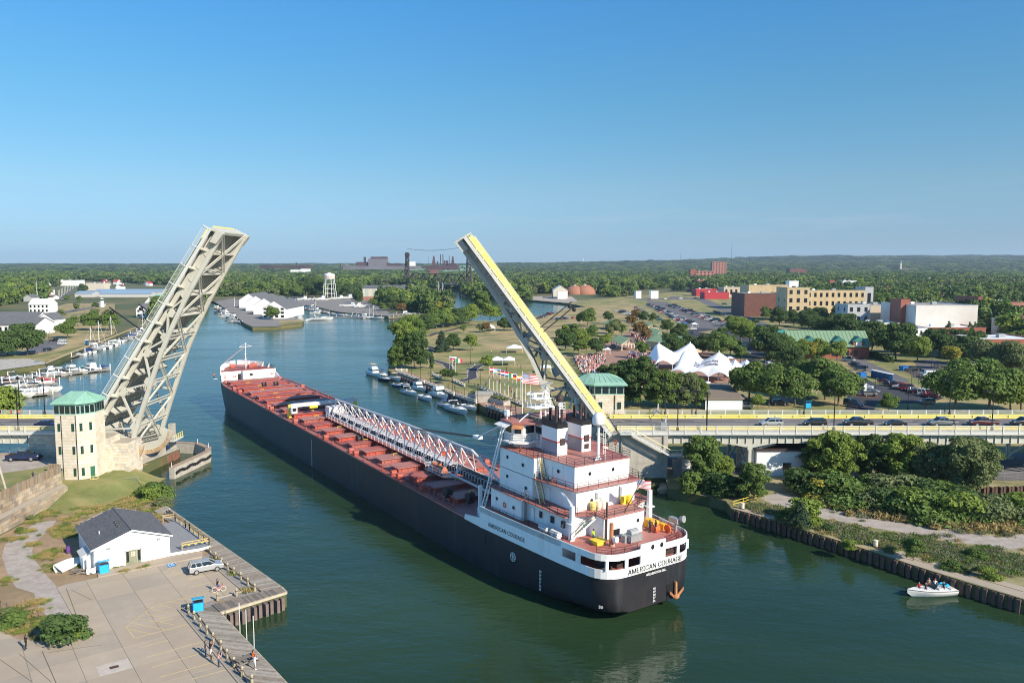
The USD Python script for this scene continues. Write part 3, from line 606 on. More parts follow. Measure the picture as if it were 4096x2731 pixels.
for sg in (1,-1):sp.box((25.9,sg*10.0,1.6),(.7,.5,3.1));sp.hull([(26,sg*10.3,.1),(30.6,sg*10.36,.1),(26,sg*10.3,1.5),(26,sg*10.1,.1),(30.6,sg*10.2,.1),(26,sg*10.1,1.5),(30.4,sg*10.36,.9),(30.4,sg*10.2,.9)])
part(ship,'stern_plating',sp,white_paint)
part(ship,'stern_name',fitted('AMERICAN COURAGE',9.6,(0,4.3,.34),(0,-1,0)),black_paint)
part(ship,'port_of_registry',fitted('WILMINGTON DEL.',3.6,(-.03,1.2,-.45),(0,-1,0),True),white_plain)
fr=MB()
for c in ((.03,.1,3.2),(.03,-1.5,3.2)):fr.ball(c,(.06,.3,.35),2)
part(ship,'fairlead',fr,black_paint)
inn=MB();inn.span((8.2,-8.6,.2),(8.4,8.6,2.8));part(ship,'mooring_bulkhead',inn,white_paint)
wn=MB()
for y in (-5.5,-3.8,3.0,5.6):wn.tube((3.4,y-.7,1.1),(3.4,y+.7,1.1),.75,12);wn.box((3.4,y,.5),(1.6,1.8,.7))
part(ship,'mooring_winch',wn,sooty)
dl=[(s-.1,y-.15) for s,y in SP_];dl[-1]=(.2,0)
part(ship,'poop_deck',MB().prism([(max(s,.2),y) for s,y in dl]+[(max(s,.2),-y) for s,y in dl[::-1]],2.78,2.92),deck_red)
part(ship,'anchor_recess',MB().span((-.06,-5.4,-4.62),(.1,-2.6,-2.5)),black_paint)
anc=MB();anc.bar((-.35,-4.0,-4.4),(-.25,-4.0,-2.3),.3);anc.ball((-.4,-4,-4.3),(.4,.5,.35))
for sg in (1,-1):anc.hull([(-.5,-4+sg*.2,-4.6),(-.3,-4+sg*.2,-4.2),(-.6,-4+sg*1.25,-3.2),(-.4,-4+sg*1.25,-3.2),(-.5,-4+sg*.95,-3.9),(-.5,-4+sg*1.3,-3.6)])
part(ship,'anchor',anc,ochre)
# stern house in three tiers
def tier(name,half,z0,z1,m=white_paint):
 return part(ship,name,MB().prism(half+[(s,-y) for s,y in half[::-1]],z0,z1),m)
h1=tier('house_lower_tier',[(26,8.4),(18.2,8.25),(18.1,7.1),(8.7,6.6),(8.7,3.7),(5.8,3.5)],2.92,5.95)
tier('boat_deck',[(26.3,8.6),(18.0,8.5),(17.9,8.2),(8.6,7.9),(8.4,5.9),(7.2,3.7),(5.5,3.65)],5.95,6.07,deck_red)
h2=tier('house_middle_tier',[(25.6,7.1),(17.3,7.0),(17.1,5.35),(9.5,5.3)],6.07,9.05)
tier('upper_walkway',[(17.5,7.05),(17.4,7.0),(9.3,6.0),(8.9,5.7)],9.05,9.16,deck_red)
h3=tier('house_upper_tier',[(25.6,7.1),(17.2,7.0),(17.1,5.4),(10.35,4.95)],9.17,12.05)
tier('top_deck',[(25.7,7.2),(17.1,7.1),(17.0,5.5),(10.25,5.05)],12.05,12.14,deck_red)
for sg in (1,-1):
 hr=MB();rail(hr,[(25.6,sg*7.1,12.14),(17.2,sg*7.0,12.14),(17.0,sg*5.4,12.14),(10.3,sg*5.0,12.14),(10.3,0,12.14)]);part(ship,'top_deck_railing',hr,black_paint);hr=MB()
 rail(hr,[(17.4,sg*6.9,9.16),(9.3,sg*5.9,9.16),(9.0,sg*5.5,9.16),(9.0,0,9.16)]);part(ship,'walkway_deck_railing',hr,black_paint);hr=MB()
 rail(hr,[(26.2,sg*8.5,6.07),(18.0,sg*8.4,6.07),(8.7,sg*7.8,6.07),(8.5,sg*5.8,6.07),(7.2,sg*3.7,6.07),(5.6,sg*3.6,6.07),(5.6,0,6.07)]);part(ship,'boat_deck_railing',hr,black_paint);hr=MB()
 rail(hr,[(25,sg*9.95,2.92),(15,sg*9.25,2.92),(8,sg*8.6,2.92)]);part(ship,'poop_side_railing',hr,black_paint);hr=MB();rail(hr,[(2.4,sg*7.6,3.0),(.9,sg*6.4,3.0),(.4,sg*4.6,3.0),(.4,sg*2.4,3.0)]);part(ship,'poop_stern_railing',hr,black_paint)
def port(y,s,z,nrm=1):return MB().tube((s,y,z),(s,y+.06*nrm,z),.26,12)
for(s,z) in ((23.6,10.9),(19.6,10.6),(23.6,8.0),(18.8,7.4)):part(ship,'porthole',port(7.1,s,z),dark_glass);part(ship,'porthole',port(-7.1,s,z,-1),dark_glass)
for(s,z) in ((24.4,4.6),(20.0,4.4)):part(ship,'porthole',port(8.4,s,z),dark_glass)
for(s,y,z) in ((13.6,5.36,10.8),(13.2,5.35,7.4)):part(ship,'porthole',port(y-.1,s,z),dark_glass)
for(s,z) in ((24.3,1.9),(21.0,1.6),(14.6,1.9),(9.6,1.5)):part(ship,'porthole',port(hb(s)-.02,s,z),dark_glass)
def aft(name,s,y,z,w,h,m):return part(ship,name,MB().box((s-.03,y,z),(.08,w,h)),m)
for(y,z,s) in ((2.3,10.8,10.35),(-1.9,10.8,10.35),(2.6,7.3,9.5),(-4.0,7.3,9.5),(-2.6,4.6,5.8)):part(ship,'porthole',MB().tube((s+.02,y,z),(s-.05,y,z),.26,12),dark_glass)
for s in (15.2,12.6,10.2):part(ship,'window',MB().box((s,6.95-.0*s,4.5),(.55,.3,.9)),dark_glass)
for(s,y,z,ll) in ((17.6,7.2,4.1,0),(15.9,5.4,10.2,0),(16.2,5.5,7.1,0)):part(ship,'door',MB().box((s-.6,y-.05,z),(.75,.14,1.9)),white_plain)
aft('window',5.8,1.4,3.7,1.4,.8,black_paint);aft('door',8.7,4.6,4.0,.7,1.9,white_plain);part(ship,'exit_sign',MB().box((8.64,4.6,4.4),(.06,.3,.4)),mat('sign_green',(0.0,0.25,0.08),.5))
part(ship,'plating_flange',MB().span((5.6,-1.2,3.0),(5.78,3.4,3.1)).span((17.0,5.35,9.2),(17.4,7.0,12.0)),white_plain)
stairs(ship,(16.0,5.95,9.16),(17.0,6.0,12.1),.7,white_plain,yellow_paint);stairs(ship,(15.0,6.9,6.07),(16.9,6.5,9.1),.7,white_plain,yellow_paint)
stairs(ship,(8.2,7.3,2.92),(6.6,4.4,6.0),.75,white_plain,pale_yellow)
# funnels
def funnel(y0,y1,label):
 f=part(ship,'funnel',MB().hull([(s,y,z) for s in (16.3,20.0) for y in (y0,y1) for z in (12.14,14.0)]),funnel_grey,label)
 def band(nm,za,zb,m,g=.01):part(f,nm,MB().hull([(s,y,z) for s in (16.3-g,20.0+g) for y in (y0-g,y1+g) for z in (za,zb)]),m)
 part(f,'aft_panel',MB().span((16.24,y0+.05,12.14),(16.31,y1-.05,14.0)),white_paint)
 band('red_stripe',14.0,14.2,stripe_red,.015);band('white_band',14.2,16.05,white_paint,.01)
 part(f,'black_top',MB().hull([(s,y,z) for y in (y0-.015,y1+.015) for s,z in ((16.28,16.05),(20.02,16.05),(16.28,16.7),(20.02,17.25))]),black_paint)
 part(f,'louvre',MB().box((16.2,(y0+y1)/2,14.1),(.1,.9,.95)),sooty)
 if y0<0:part(f,'louvre',MB().box((16.2,(y0+y1)/2,12.9),(.1,.8,.7)),sooty)
 for i,s in enumerate((17.3,18.0,18.7)):
  part(f,'exhaust_pipe',MB().tube((s,(y0+y1)/2+.35*(-1)**i,16.8),(s,(y0+y1)/2+.35*(-1)**i,19.2-.25*i),.24,10),sooty)
 part(f,'exhaust_pipe',MB().tube((17.2,y0+.4,16.8),(17.2,y0+.4,18.6),.2,10),sooty)
funnel(1.65,3.5,'port funnel with grey base, red stripe and black top');funnel(-2.75,-.95,'starboard funnel with twin louvres')
# pilot house
part(ship,'wheelhouse_block',MB().span((20.1,-2.85,12.14),(24.4,2.85,16.0)),white_paint)
part(ship,'window',MB().box((21.6,2.86,14.8),(1.6,.1,1.0)),dark_glass)
WH=[(27.0,0),(26.9,3.6),(25.9,6.2),(23.4,6.3),(22.3,5.2),(22.3,2.9)]
def sym(h):return h+[(s,-y) for s,y in h[::-1] if y!=0]
part(ship,'pilot_house',MB().prism(sym([(27.0,0)]+WH[1:]),13.25,15.9),white_paint)
part(ship,'gallery_deck',MB().prism(sym([(27.9,0),(27.8,4.0),(26.4,7.1),(23.0,7.2),(21.4,5.6),(21.4,2.9)]),13.05,13.25),white_plain)
part(ship,'gallery_support',MB().prism(sym([(26.2,0),(26.0,3),(25.0,5.2),(23.2,5.2),(22.4,4)]),12.14,13.05),white_paint)
part(ship,'gallery_railing',rail(MB(),[(27.7,4.0,13.25),(26.4,7.0,13.25),(23.0,7.1,13.25),(21.5,5.5,13.25),(21.5,2.9,13.25)]),black_paint)
part(ship,'pilot_house_roof',MB().prism(sym([(27.6,0),(27.5,4.0),(26.2,6.7),(23.0,6.8),(21.8,5.4),(20.0,3.0)]),15.9,16.15),deck_red)
def facet(a,b,z0,z1,m,off=.04,shrink=.18):
 a,b=np.array(a,float),np.array(b,float);d=b-a;nn=np.array([-d[1],d[0]]);nn=nn/np.linalg.norm(nn)*off
 if np.dot(nn,(a+b)/2-np.array([24.5,0]))<0:nn=-nn
 p,q=a+d*shrink+nn,b-d*shrink+nn
 return MB().bar((*p,(z0+z1)/2),(*q,(z0+z1)/2),.05,z1-z0)
for a,b in zip(WH[1:-1],WH[2:]):part(ship,'window',facet(a,b,14.4,15.5,dark_glass),dark_glass)
part(ship,'sun_hood',MB().hull([(26.0,6.3,15.95),(23.3,6.4,15.95),(26.6,7.6,15.35),(23.3,7.8,15.35),(26.0,6.3,16.0),(23.3,6.4,16.0),(26.6,7.6,15.42),(23.3,7.8,15.42)]),white_plain)
part(ship,'sun_hood',MB().hull([(23.2,6.3,15.95),(22.2,5.1,15.95),(22.5,7.2,15.3),(21.3,5.9,15.3),(23.2,6.3,16.02),(22.2,5.1,16.02),(22.5,7.2,15.37),(21.3,5.9,15.37)]),ochre,'rusty brown window hood')
sg_=part(ship,'name_board',MB().box((22.4,2.9,16.35),(4.1,.12,.7)),sign_tan)
m,w=lettering('AMERICAN COURAGE',.36,(24.3,2.97,16.2),(-1,0,0),(0,0,1),True);part(sg_,'name_board_lettering',m,black_paint)
# masts, radars, dome
rm=MB()
for(a,b) in (((22.2,.1),(23.6,.1)),((22.2,1.3),(23.6,1.3))):
 pass
for x,y in ((22.2,.1),(23.6,.1),(22.2,1.3),(23.6,1.3)):rm.bar((x,y,16.1),(22.9+(x-22.9)*.45,.7+(y-.7)*.45,20.6),.12)
for z in np.arange(16.8,20.6,.6):
 k=1-.55*(z-16.1)/4.5
 for p,q in (((-.7,-.6),(.7,.6)),((.7,-.6),(-.7,.6)),((-.7,-.6),(-.7,.6)),((-.7,-.6),(.7,-.6))):rm.bar((22.9+p[0]*k,.7+p[1]*k,z),(22.9+q[0]*k,.7+q[1]*k,z+.5),.07)
for z,w in ((18.0,1.5),(19.3,1.1)):rm.box((23.2,1.6,z),(2*w,2.6*w,.08));rail(rm,[(23.2-w,1.6+1.3*w,z),(23.2+w,1.6+1.3*w,z),(23.2+w,1.6-1.3*w,z)],.9,1,2,.05)
rm.bar((23.0,5.6,16.1),(23,2.2,18.2),.12);rm.bar((24.6,4.0,16.1),(23,2.2,18.2),.12);rm.bar((21.4,2.6,16.1),(22.4,2.0,18.2),.12)
part(ship,'radar_mast',rm,white_plain)
part(ship,'radar_scanner',MB().box((22.9,.7,21.3),(.3,4.4,.28),.5).tube((22.9,.7,20.6),(22.9,.7,21.2),.2,8),grey_metal)
part(ship,'radar_scanner',MB().box((23.4,2.4,20.0),(.3,2.6,.25),-.3).tube((23.4,2.4,19.3),(23.4,2.4,19.9),.3,8),white_plain)
sm_=MB().tube((22.5,-1.6,16.1),(22.5,-1.6,18.6),.28,8);rail(sm_,[(21.9,-1.0,16.6),(21.9,-2.2,16.6),(23.1,-2.2,16.6)],1.8,.6,4,.06)
part(ship,'signal_mast',sm_,white_plain);part(ship,'brown_dome',MB().lathe((22.5,-1.6,18.6),[(.01,0),(.55,0),(.6,.5),(.45,.95),(.05,1.15)],12),sooty)
am=MB()
for x,y in ((24.6,4.8),(25.6,5.6),(25.6,4.2)):am.bar((x,y,16.1),(25.2,4.9,20.2),.07)
for z in np.arange(16.5,20,.5):k=1-(z-16.1)/4.1;am.bar((25.2-.6*k,4.9,z),(25.2+.4*k,4.9+.7*k,z),.05)
for z,l in ((18.0,1.6),(19.2,1.1)):am.bar((25.2,4.9-l,z),(25.2,4.9+l,z),.05)
for y in (-5,-3.6,3.6,6):am.bar((24.5,y,16.1),(24.5,y,18.8),.05)
part(ship,'aerial_mast',am,dark_metal)
part(ship,'searchlight',MB().lathe((25.6,5.9,16.15),[(.12,0),(.12,.5),(.45,.5),(.5,.9),(.4,1.3),(.02,1.4)],12),white_plain)
d_=MB().tube((11.5,-.1,12.14),(11.5,-.1,17.2),.2,10)
for a in range(4):d_.hull([(11.5,-.1,12.9),(11.5+.6*math.cos(a*PI/2),-.1+.6*math.sin(a*PI/2),12.15),(11.5+.02,-.1+.05,12.15),(11.5+.03,-.1,12.15)])
part(ship,'dome_post',d_,white_plain);part(ship,'satellite_dome',MB().lathe((11.5,-.1,17.15),[(.02,0),(.82,.02),(.9,.3),(.9,.9),(.75,1.4),(.4,1.68),(.02,1.75)],20),white_plain,smooth=True)
la=MB()
for y in (-.65,-.25):la.bar((11.0,y-.35,12.14),(11.0,y-.35,16.5),.05)
for z in np.arange(12.4,16.4,.35):la.bar((11.0,-1.0,z),(11.0,-.6,z),.04)
part(ship,'mast_ladder',la,white_plain)
# boom A-frame, stay, cables
for sg in (1,-1):
 af=MB();p,q=np.array([29.5,sg*7.6,1.6]),np.array([24.3,sg*7.4,15.6])
 for d in (-.45,.45):af.bar(p+(d,0,0),q+(d*.5,0,0),.16)
 for d in (-.3,.3):af.bar(p+(0,d,0),q+(0,d*.5,0),.1)
 for i in range(24):
  a,b=p+(q-p)*i/24,p+(q-p)*(i+1)/24;s_=.45*(-1)**i;af.bar(a+(s_,0,0),b+(-s_,0,0),.07);af.bar(a+(0,s_*.7,0),b+(0,-s_*.7,0),.07)
 part(ship,'boom_mast',af,white_plain);part(ship,'mast_foot',MB().box((29.6,sg*7.6,.9),(1.6,1.0,1.4)).tube((30.4,sg*7.6,.2),(30.4,sg*7.6,5.0),.35,10),white_plain)
part(ship,'mast_crossbeam',MB().bar((24.3,-7.5,15.5),(24.3,7.5,15.5),.3),white_plain)
part(ship,'topping_strut',MB().tube((25.2,0,15.3),(27,0,15.0),.15,10,.5).tube((27,0,15.0),(36,0,12.5),.5,12).tube((36,0,12.5),(37.2,0,12.1),.5,12,.15).tube((37,0,12.1),(43,0,9.4),.16,8),pinkwhite)
part(ship,'sheave_block',MB().box((43.6,0,9.1),(1.8,1.0,.45)),white_plain)
cb=MB()
for y in (-.45,-.15,.15,.45):cb.tube((44.2,y,9.0),(66,y*2,6.3),.05,4)
part(ship,'topping_cable',cb,black_paint)
# self-unloading boom
tc=[(109.5,5.4),(70.4,6.3),(45.5,6.3)]
part(ship,'boom_top_chord',MB().path([(s,0,z) for s,z in tc]+[(34.5,0,2.2)],.24,8),pinkwhite)
bcz=lambda s:1.7
lc=MB()
for sg in (1,-1):lc.tube((110.5,sg*1.9,1.9),(34,sg*2.3,1.5),.2,6)
part(ship,'boom_bottom_chord',lc,pinkwhite)
S_=np.linspace(109,45.5,16);topz=lambda s:float(np.interp(s,[34.5,45.5,70.4,109.5],[2.2,6.3,6.3,5.4]))
for i in range(15):
 for sg in (1,-1):
  a=S_[i];b=S_[i+1];mid=(a+b)/2
  part(ship,'boom_diagonal',MB().tube((a,0,topz(a)),(mid,sg*2.0,1.75),.13,6),pinkwhite);part(ship,'boom_diagonal',MB().tube((b,0,topz(b)),(mid,sg*2.0,1.75),.13,6),pinkwhite)
cr_=MB()
for s in np.linspace(108,36,30):cr_.bar((s,-2,1.7),(s,2,1.7),.14)
part(ship,'boom_cross_member',cr_,grey_metal)
bl=MB();bl.span((110,-.85,2.3),(52,.85,2.38));part(ship,'conveyor_cover',bl,pinkwhite);part(ship,'conveyor_belt',MB().span((52,-.75,2.25),(34,.75,2.33)).span((110,-.7,1.95),(34,.7,2.02)),sooty)
il=MB()
for s in np.arange(36,110,1.0):il.box((s,1.05,2.05),(.5,.5,.62))
part(ship,'idler_frame',il,black_paint)
il=MB()
for s in np.arange(36,110,1.0):il.bar((s+.3,1.35,1.7),(s+.3,1.35,2.55),.1);il.bar((s+.3,1.35,2.55),(s+.3,.8,2.55),.1)
part(ship,'idler_bracket',il,pinkwhite)
wk=MB();wk.span((108,2.2,1.5),(50,3.1,1.58));part(ship,'boom_walkway',wk,deck_red)
wr=MB();rail(wr,[(108,3.1,1.55),(50,3.1,1.55)],1.1,1.9,2,.06);part(ship,'walkway_railing',wr,white_plain)
pf=part(ship,'drive_platform',MB().prism([(55,2.2),(55,4.4),(48,4.4),(46.5,2.2)],1.4,1.5),grey_metal);part(pf,'platform_railing',rail(MB(),[(55,2.3,1.5),(55,4.3,1.5),(48,4.3,1.5),(46.6,2.3,1.5)],1.1,1.3,2,.06),white_plain)
part(ship,'drive_motor',MB().tube((51.2,3.4,2.2),(49.4,3.4,2.2),.65,12).box((52.2,3.4,2.2),(1.4,1.2,1.6)).tube((53,2.6,2.5),(53,3.8,2.5),.6,10),mat('motor_orange',(0.55,0.19,0.10),.5,.2))
part(ship,'boom_tip_housing',MB().box((110.5,0,2.8),(2.6,3.6,1.6)),pinkwhite)
bs=MB()
for s in (98,75):bs.bar((s,2,1.6),(s+1.2,3,.2),.2);bs.bar((s,-2,1.6),(s+1.2,-3,.2),.2);bs.bar((s,2,1.6),(s-1.2,3,.2),.2)
part(ship,'boom_saddle',bs,yellow_paint)
part(ship,'boom_pivot',MB().tube((34,0,.2),(34,0,2.0),1.8,14).box((32,0,1.6),(3,5,2.6)),black_paint)
# hatches
for k in range(20):
 s=179.3-7.315*k
 ht=part(ship,'hatch',MB().span((s-3.0,-7.3,.2),(s-.1,7.6,.95)),hatch_red)
 part(ht,'hatch_cover',MB().span((s-3.35,-7.7,.96),(s+.25,8.0,1.08)),deck_red if k%3 else mat('hatch_dusty',(0.38,0.17,0.15),.6,.15,.5))
 st=MB()
 for y in np.arange(-6.5,7.2,1.35):st.box((s-3.06,y,.57),(.1,.09,.74))
 part(ht,'hatch_stiffener',st,hatch_red)
 hn=MB();y0=2.0+(k%2)*1.5
 for y in (y0,y0+.9):hn.bar((s-1.2,y,1.08),(s-1.2,y,1.4),.08)
 hn.bar((s-1.2,y0,1.4),(s-1.2,y0+.9,1.4),.08);part(ht,'hatch_handle',hn,yellow_paint)
rl=MB()
for y in (8.75,-8.55):rl.bar((38,y,.32),(182,y,.32),.12,.24)
part(ship,'crane_rail',rl,sooty)
for i,s in enumerate((179,166,160,133,130.5,112,92,78,75.5,58,55.5,46.5)):
 g_=MB();yy=hb(s)-1.1;g_.tube((s,yy-.5,.75),(s,yy+.5,.75),.5,10).box((s,yy,.4),(.9,.9,.4));part(ship,'deck_winch',g_,hatch_red)
 if i%2==0:part(ship,'deck_winch',MB().tube((s,-yy-.5,.75),(s,-yy+.5,.75),.5,10).box((s,-yy,.4),(.9,.9,.4)),hatch_red)
for s,y in ((163.5,1.2),(163,-2.2),(83.5,5.0),(35.5,6.4),(40,8)):part(ship,'hatch_clamp_reel',MB().tube((s,y-.6,1.6),(s,y-.3,1.6),.75,12).tube((s,y+.3,1.6),(s,y+.6,1.6),.75,12).tube((s,y-.6,1.6),(s,y+.6,1.6),.3,8).box((s,y,.9),(.8,1.2,.6)),sooty)
vt=MB()
for s in np.arange(36,50,1.7):vt.tube((s,9.0,.2),(s,9.0,1.2),.15,6)
for s in np.arange(62,150,8.3):vt.tube((s,9.6,.2),(s,9.6,.9),.14,6);vt.tube((s+3,-9.5,.2),(s+3,-9.5,1.0),.14,6)
part(ship,'deck_vent',vt,hatch_red)
# hatch crane
gc=part(ship,'hatch_crane',MB().span((117.4,-2.0,2.9),(118.5,8.4,3.7)),pinkwhite,'white travelling hatch crane beam across the deck')
for y in (8.75,-8.55):part(gc,'crane_leg',MB().hull([(117.2,y-.3,.45),(118.8,y+.3,.45),(118.8,y-.3,.45),(117.2,y+.3,.45),(117.6,y-.25,3.6),(118.3,y+.25,3.6),(118.3,y-.25,3.6),(117.6,y+.25,3.6)]),yellow_paint)
part(gc,'crane_cab',MB().box((116.6,8.1,2.4),(1.3,1.4,1.5)),white_plain);part(gc,'cab_window',MB().box((115.93,8.1,2.6),(.06,1.0,.8)),dark_glass);part(gc,'crane_trolley',MB().box((116.9,3.0,2.7),(.9,2.0,.5)),yellow_paint)
part(gc,'crane_beam',MB().span((117.4,-8.6,2.9),(118.5,-2.0,3.7)),pinkwhite)
# forecastle
FP=[(184,8.75),(187,7.75),(190,6.65),(193,5.1),(195.5,3.6),(197.5,1.9),(198.6,.3)]
part(ship,'forecastle',MB().prism(FP+[(s,-y) for s,y in FP[::-1]],.2,3.25),white_paint)
part(ship,'forecastle_deck',MB().prism([(s-.1,y-.15) for s,y in FP]+[(s-.1,-y+.15) for s,y in FP[::-1]],3.25,3.36),deck_red)
bw=MB()
for a,b in zip(FP[:-1],FP[1:]):
 for sg in (1,-1):
  z0,z1=(4.6 if a[0]>185 else 3.6),4.75
  if sg==-1 and a[0]<190:continue
  bw.bar((a[0],sg*a[1],4.0),(b[0],sg*b[1],4.0),.12,1.6)
for sg in (1,-1):
 for s,y in FP[1:-1]:bw.hull([(s,sg*(y-.1),3.3),(s,sg*(y-.1),4.7),(s-.2,sg*(y-.9),3.3),(s+.1,sg*(y-.1),3.3)])
 bw.hull([(184,sg*8.6,.2),(179.5,sg*9.5,.2),(184,sg*8.6,2.4),(184,sg*8.4,.2),(179.5,sg*9.3,.2),(184,sg*8.4,2.4)])
part(ship,'bulwark',bw,white_paint);part(ship,'forecastle_railing',rail(MB(),[(184.2,8.3,3.3),(184.2,-8.3,3.3),(187,-7.6,3.3),(190,-6.5,3.3)],1.1,1.3,3,.05),black_paint)
part(ship,'deckhouse',MB().span((182.4,-2.4,.2),(184,2.2,3.25)),white_paint);part(ship,'window',MB().box((182.36,-.4,2.0),(.08,.9,.8)),dark_glass);part(ship,'door',MB().box((183.95,3.0,1.3),(.1,.9,2.0)),black_paint)
for y in (7.4,4.4,-7.6):part(ship,'life_ring',MB().lathe((0,0,0),[(.3,-.06),(.42,0),(.3,.06),(.22,0),(.3,-.06)],14).out().apply_transform(trimesh.transformations.rotation_matrix(PI/2,(0,1,0))).apply_translation((183.88,y,1.6)),orange_mat)
fm=MB().tube((187,0,3.3),(187,0,11.8),.22,8,.12);fm.bar((187,-2.0,10.5),(187,2.0,10.5),.12);fm.bar((187,-2.0,10.5),(187,0,11.4),.07);fm.bar((187,2.0,10.5),(187,0,11.4),.07)
for z in (5,6.5,8):fm.bar((187,-.5,z),(187,.5,z),.08)
part(ship,'foremast',fm,pinkwhite)
fb=MB()
for d in (-.25,.25):fb.bar((194.5,5.4+d,4.2),(187.2,.4+d*.6,10.3),.1)
for i in range(14):t=i/14;fb.bar((194.5-7.3*t,5.65-5.1*t,4.2+6.1*t),(194.5-7.3*(t+.07),5.15-4.9*(t+.07),4.2+6.1*(t+.07)),.05)
part(ship,'landing_boom',fb,pinkwhite)
for s,y in ((191,3.2),(190,-3.5),(188.5,-2.0)):part(ship,'anchor_windlass',MB().tube((s,y-.8,4.0),(s,y+.8,4.0),.6,10).box((s,y,3.6),(1.2,1.4,.5)),hatch_red)
# gear on the stern decks
for i,(s,y,m_) in enumerate([(8.95,2.8,pale_yellow),(8.9,1.85,cream),(9.0,.9,cream),(8.85,-2.6,yellow_paint),(8.8,-3.6,yellow_paint)]):
 b_=copy_=part(ship,'drum',MB().lathe((s,y,6.07),[(.01,0),(.36,0),(.42,.6),(.44,.62),(.44,1.05),(.4,1.15),(.01,1.16)],14),m_)
for sg in (1,-1):
 dv=MB();dv.hull([(8.2+a,sg*(7.0+b),z) for a,b,z in ((-.35,-.3,2.92),(.35,-.3,2.92),(-.35,.3,2.92),(.35,.3,2.92),(-.25,-.25,7.6),(.25,-.25,7.6),(-.25,.25,7.6),(.25,.25,7.6))]);dv.tube((8.2,sg*7.0,7.4),(11.8,sg*6.2,8.6),.2,8);dv.tube((8.2,sg*7.0,7.9),(11.8,sg*6.2,8.7),.06,5);dv.box((8.2,sg*7.0,5.2),(1.2,1.1,.12));part(ship,'davit',dv,white_plain)
for s in (12.7,10.1):part(ship,'life_raft',MB().tube((s-.9,8.3,3.5),(s+.9,8.2,3.5),.42,12).box((s-.5,8.3,3.05),(.15,.9,.3)).box((s+.5,8.2,3.05),(.15,.9,.3)),white_plain)
part(ship,'flagstaff',MB().tube((6.3,-.6,6.07),(4.4,-2.3,11.4),.06,6),black_paint)
part(ship,'capstan_winch',MB().box((3.6,.3,3.5),(1.5,2.0,.9)).tube((3.6,-.4,4.1),(3.6,1.0,4.1),.55,10).box((3.9,1.4,3.4),(.8,.8,1.0)),grey_metal)
part(ship,'red_vent_pipe',MB().tube((3.7,4.0,2.92),(3.7,4.0,6.0),.28,10),ochre);part(ship,'flood_lamp',MB().tube((3.4,3.8,2.92),(3.4,3.8,3.6),.08,6).tube((3.4,3.8,3.9),(2.9,3.7,4.0),.38,12,.42),white_plain)
part(ship,'black_vent_pipe',MB().tube((5.6,3.2,2.92),(5.6,3.2,8.2),.12,8),sooty);part(ship,'bent_vent_pipe',MB().tube((18.1,7.6,2.92),(18.1,7.6,6.6),.2,8).tube((18.1,7.6,6.6),(18.6,7.6,7.2),.2,8),grey_metal)
part(ship,'work_platform',MB().box((5.2,4.9,3.5),(1.6,1.8,.1)).box((5.2,4.9,3.2),(1.2,1.3,.5)),yellow_paint);part(ship,'gear_box',MB().box((6.2,-5.6,3.5),(1.8,1.2,1.1)).box((4.9,-6.6,3.3),(1.0,.9,.8)),mat('gear_yellow',(0.75,0.42,0.03),.5,.1))
part(ship,'line_reel',MB().tube((3.4,-5.8,3.5),(3.4,-6.0,3.5),.6,14).tube((4.6,-4.4,3.4),(4.6,-5.2,3.4),.55,12).bar((3.4,-5.9,2.92),(3.4,-5.9,3.5),.2),orange_mat)
part(ship,'searchlight',MB().box((3.8,-7.6,4.3),(1.6,.7,.7)).tube((3.0,-8.0,4.6),(2.5,-8.1,4.7),.4,12,.5).tube((3.5,-7.6,2.92),(3.5,-7.6,4.2),.2,8),grey_metal)
part(ship,'air_duct',MB().box((9.3,1.2,8.0),(.7,1.5,.7)).hull([(9.4,-2.4,6.6),(9.0,-2.4,6.6),(9.4,-3.0,6.6),(9.0,-3.0,6.6),(9.4,-2.4,8.6),(8.9,-2.4,8.4),(9.4,-6.6,8.9),(8.9,-6.6,8.9),(9.4,-6.6,8.3),(8.9,-6.6,8.3),(9.4,-3.2,8.2)]),white_plain)
for s,y,z in ((9.6,8.5,3.5),(22.3,8.45,4.2),(13.5,6.2,9.7),(20.8,6.9,12.7),(12.6,-4.2,14),(4.4,-7.2,3.4)):
 m=MB().lathe((0,0,0),[(.3,-.06),(.42,0),(.3,.06),(.22,0),(.3,-.06)],14).out();m.apply_transform(trimesh.transformations.rotation_matrix(PI/2,(1,0,0)));m.apply_translation((s,y,z));part(ship,'life_ring',m,orange_mat)
SHIPX=lambda s,y,z:np.array([18.30,100.13,5.96])+s*np.array([-math.sin(.592),math.cos(.592),.015])+y*np.array([-math.cos(.592),-math.sin(.592),0])+(z)*np.array([0,0,1.0])
# the bascule bridge
steel=mat('bridge_steel',(0.50,0.49,0.43),0.55,0.08,0.5,wear=((0.36,0.30,0.22),0.3,0.5))
steel_lt=mat('bridge_rail_paint',(0.60,0.60,0.57),0.5,0.06,0.7)
bridge_yellow=mat('bridge_yellow',(0.80,0.66,0.12),0.5,0.08,0.5,col2=(0.85,0.73,0.30))
dark_grate=mat('steel_grating',(0.16,0.16,0.15),0.7,0.1)
limestones=[mat('limestone_%s'%n,c,0.85,0.07,0.7,bump=0.006) for n,c in (('pale',(0.64,0.57,0.46)),('warm',(0.61,0.53,0.41)),('cream',(0.66,0.60,0.50)),('grey',(0.52,0.47,0.40)))]
mortar=mat('mortar',(0.40,0.35,0.28),0.9,0.1)
copper=mat('copper_green',(0.22,0.42,0.33),0.6,0.15,0.6,col2=(0.28,0.47,0.38))
green_frame=mat('green_frame',(0.03,0.14,0.09),0.5)
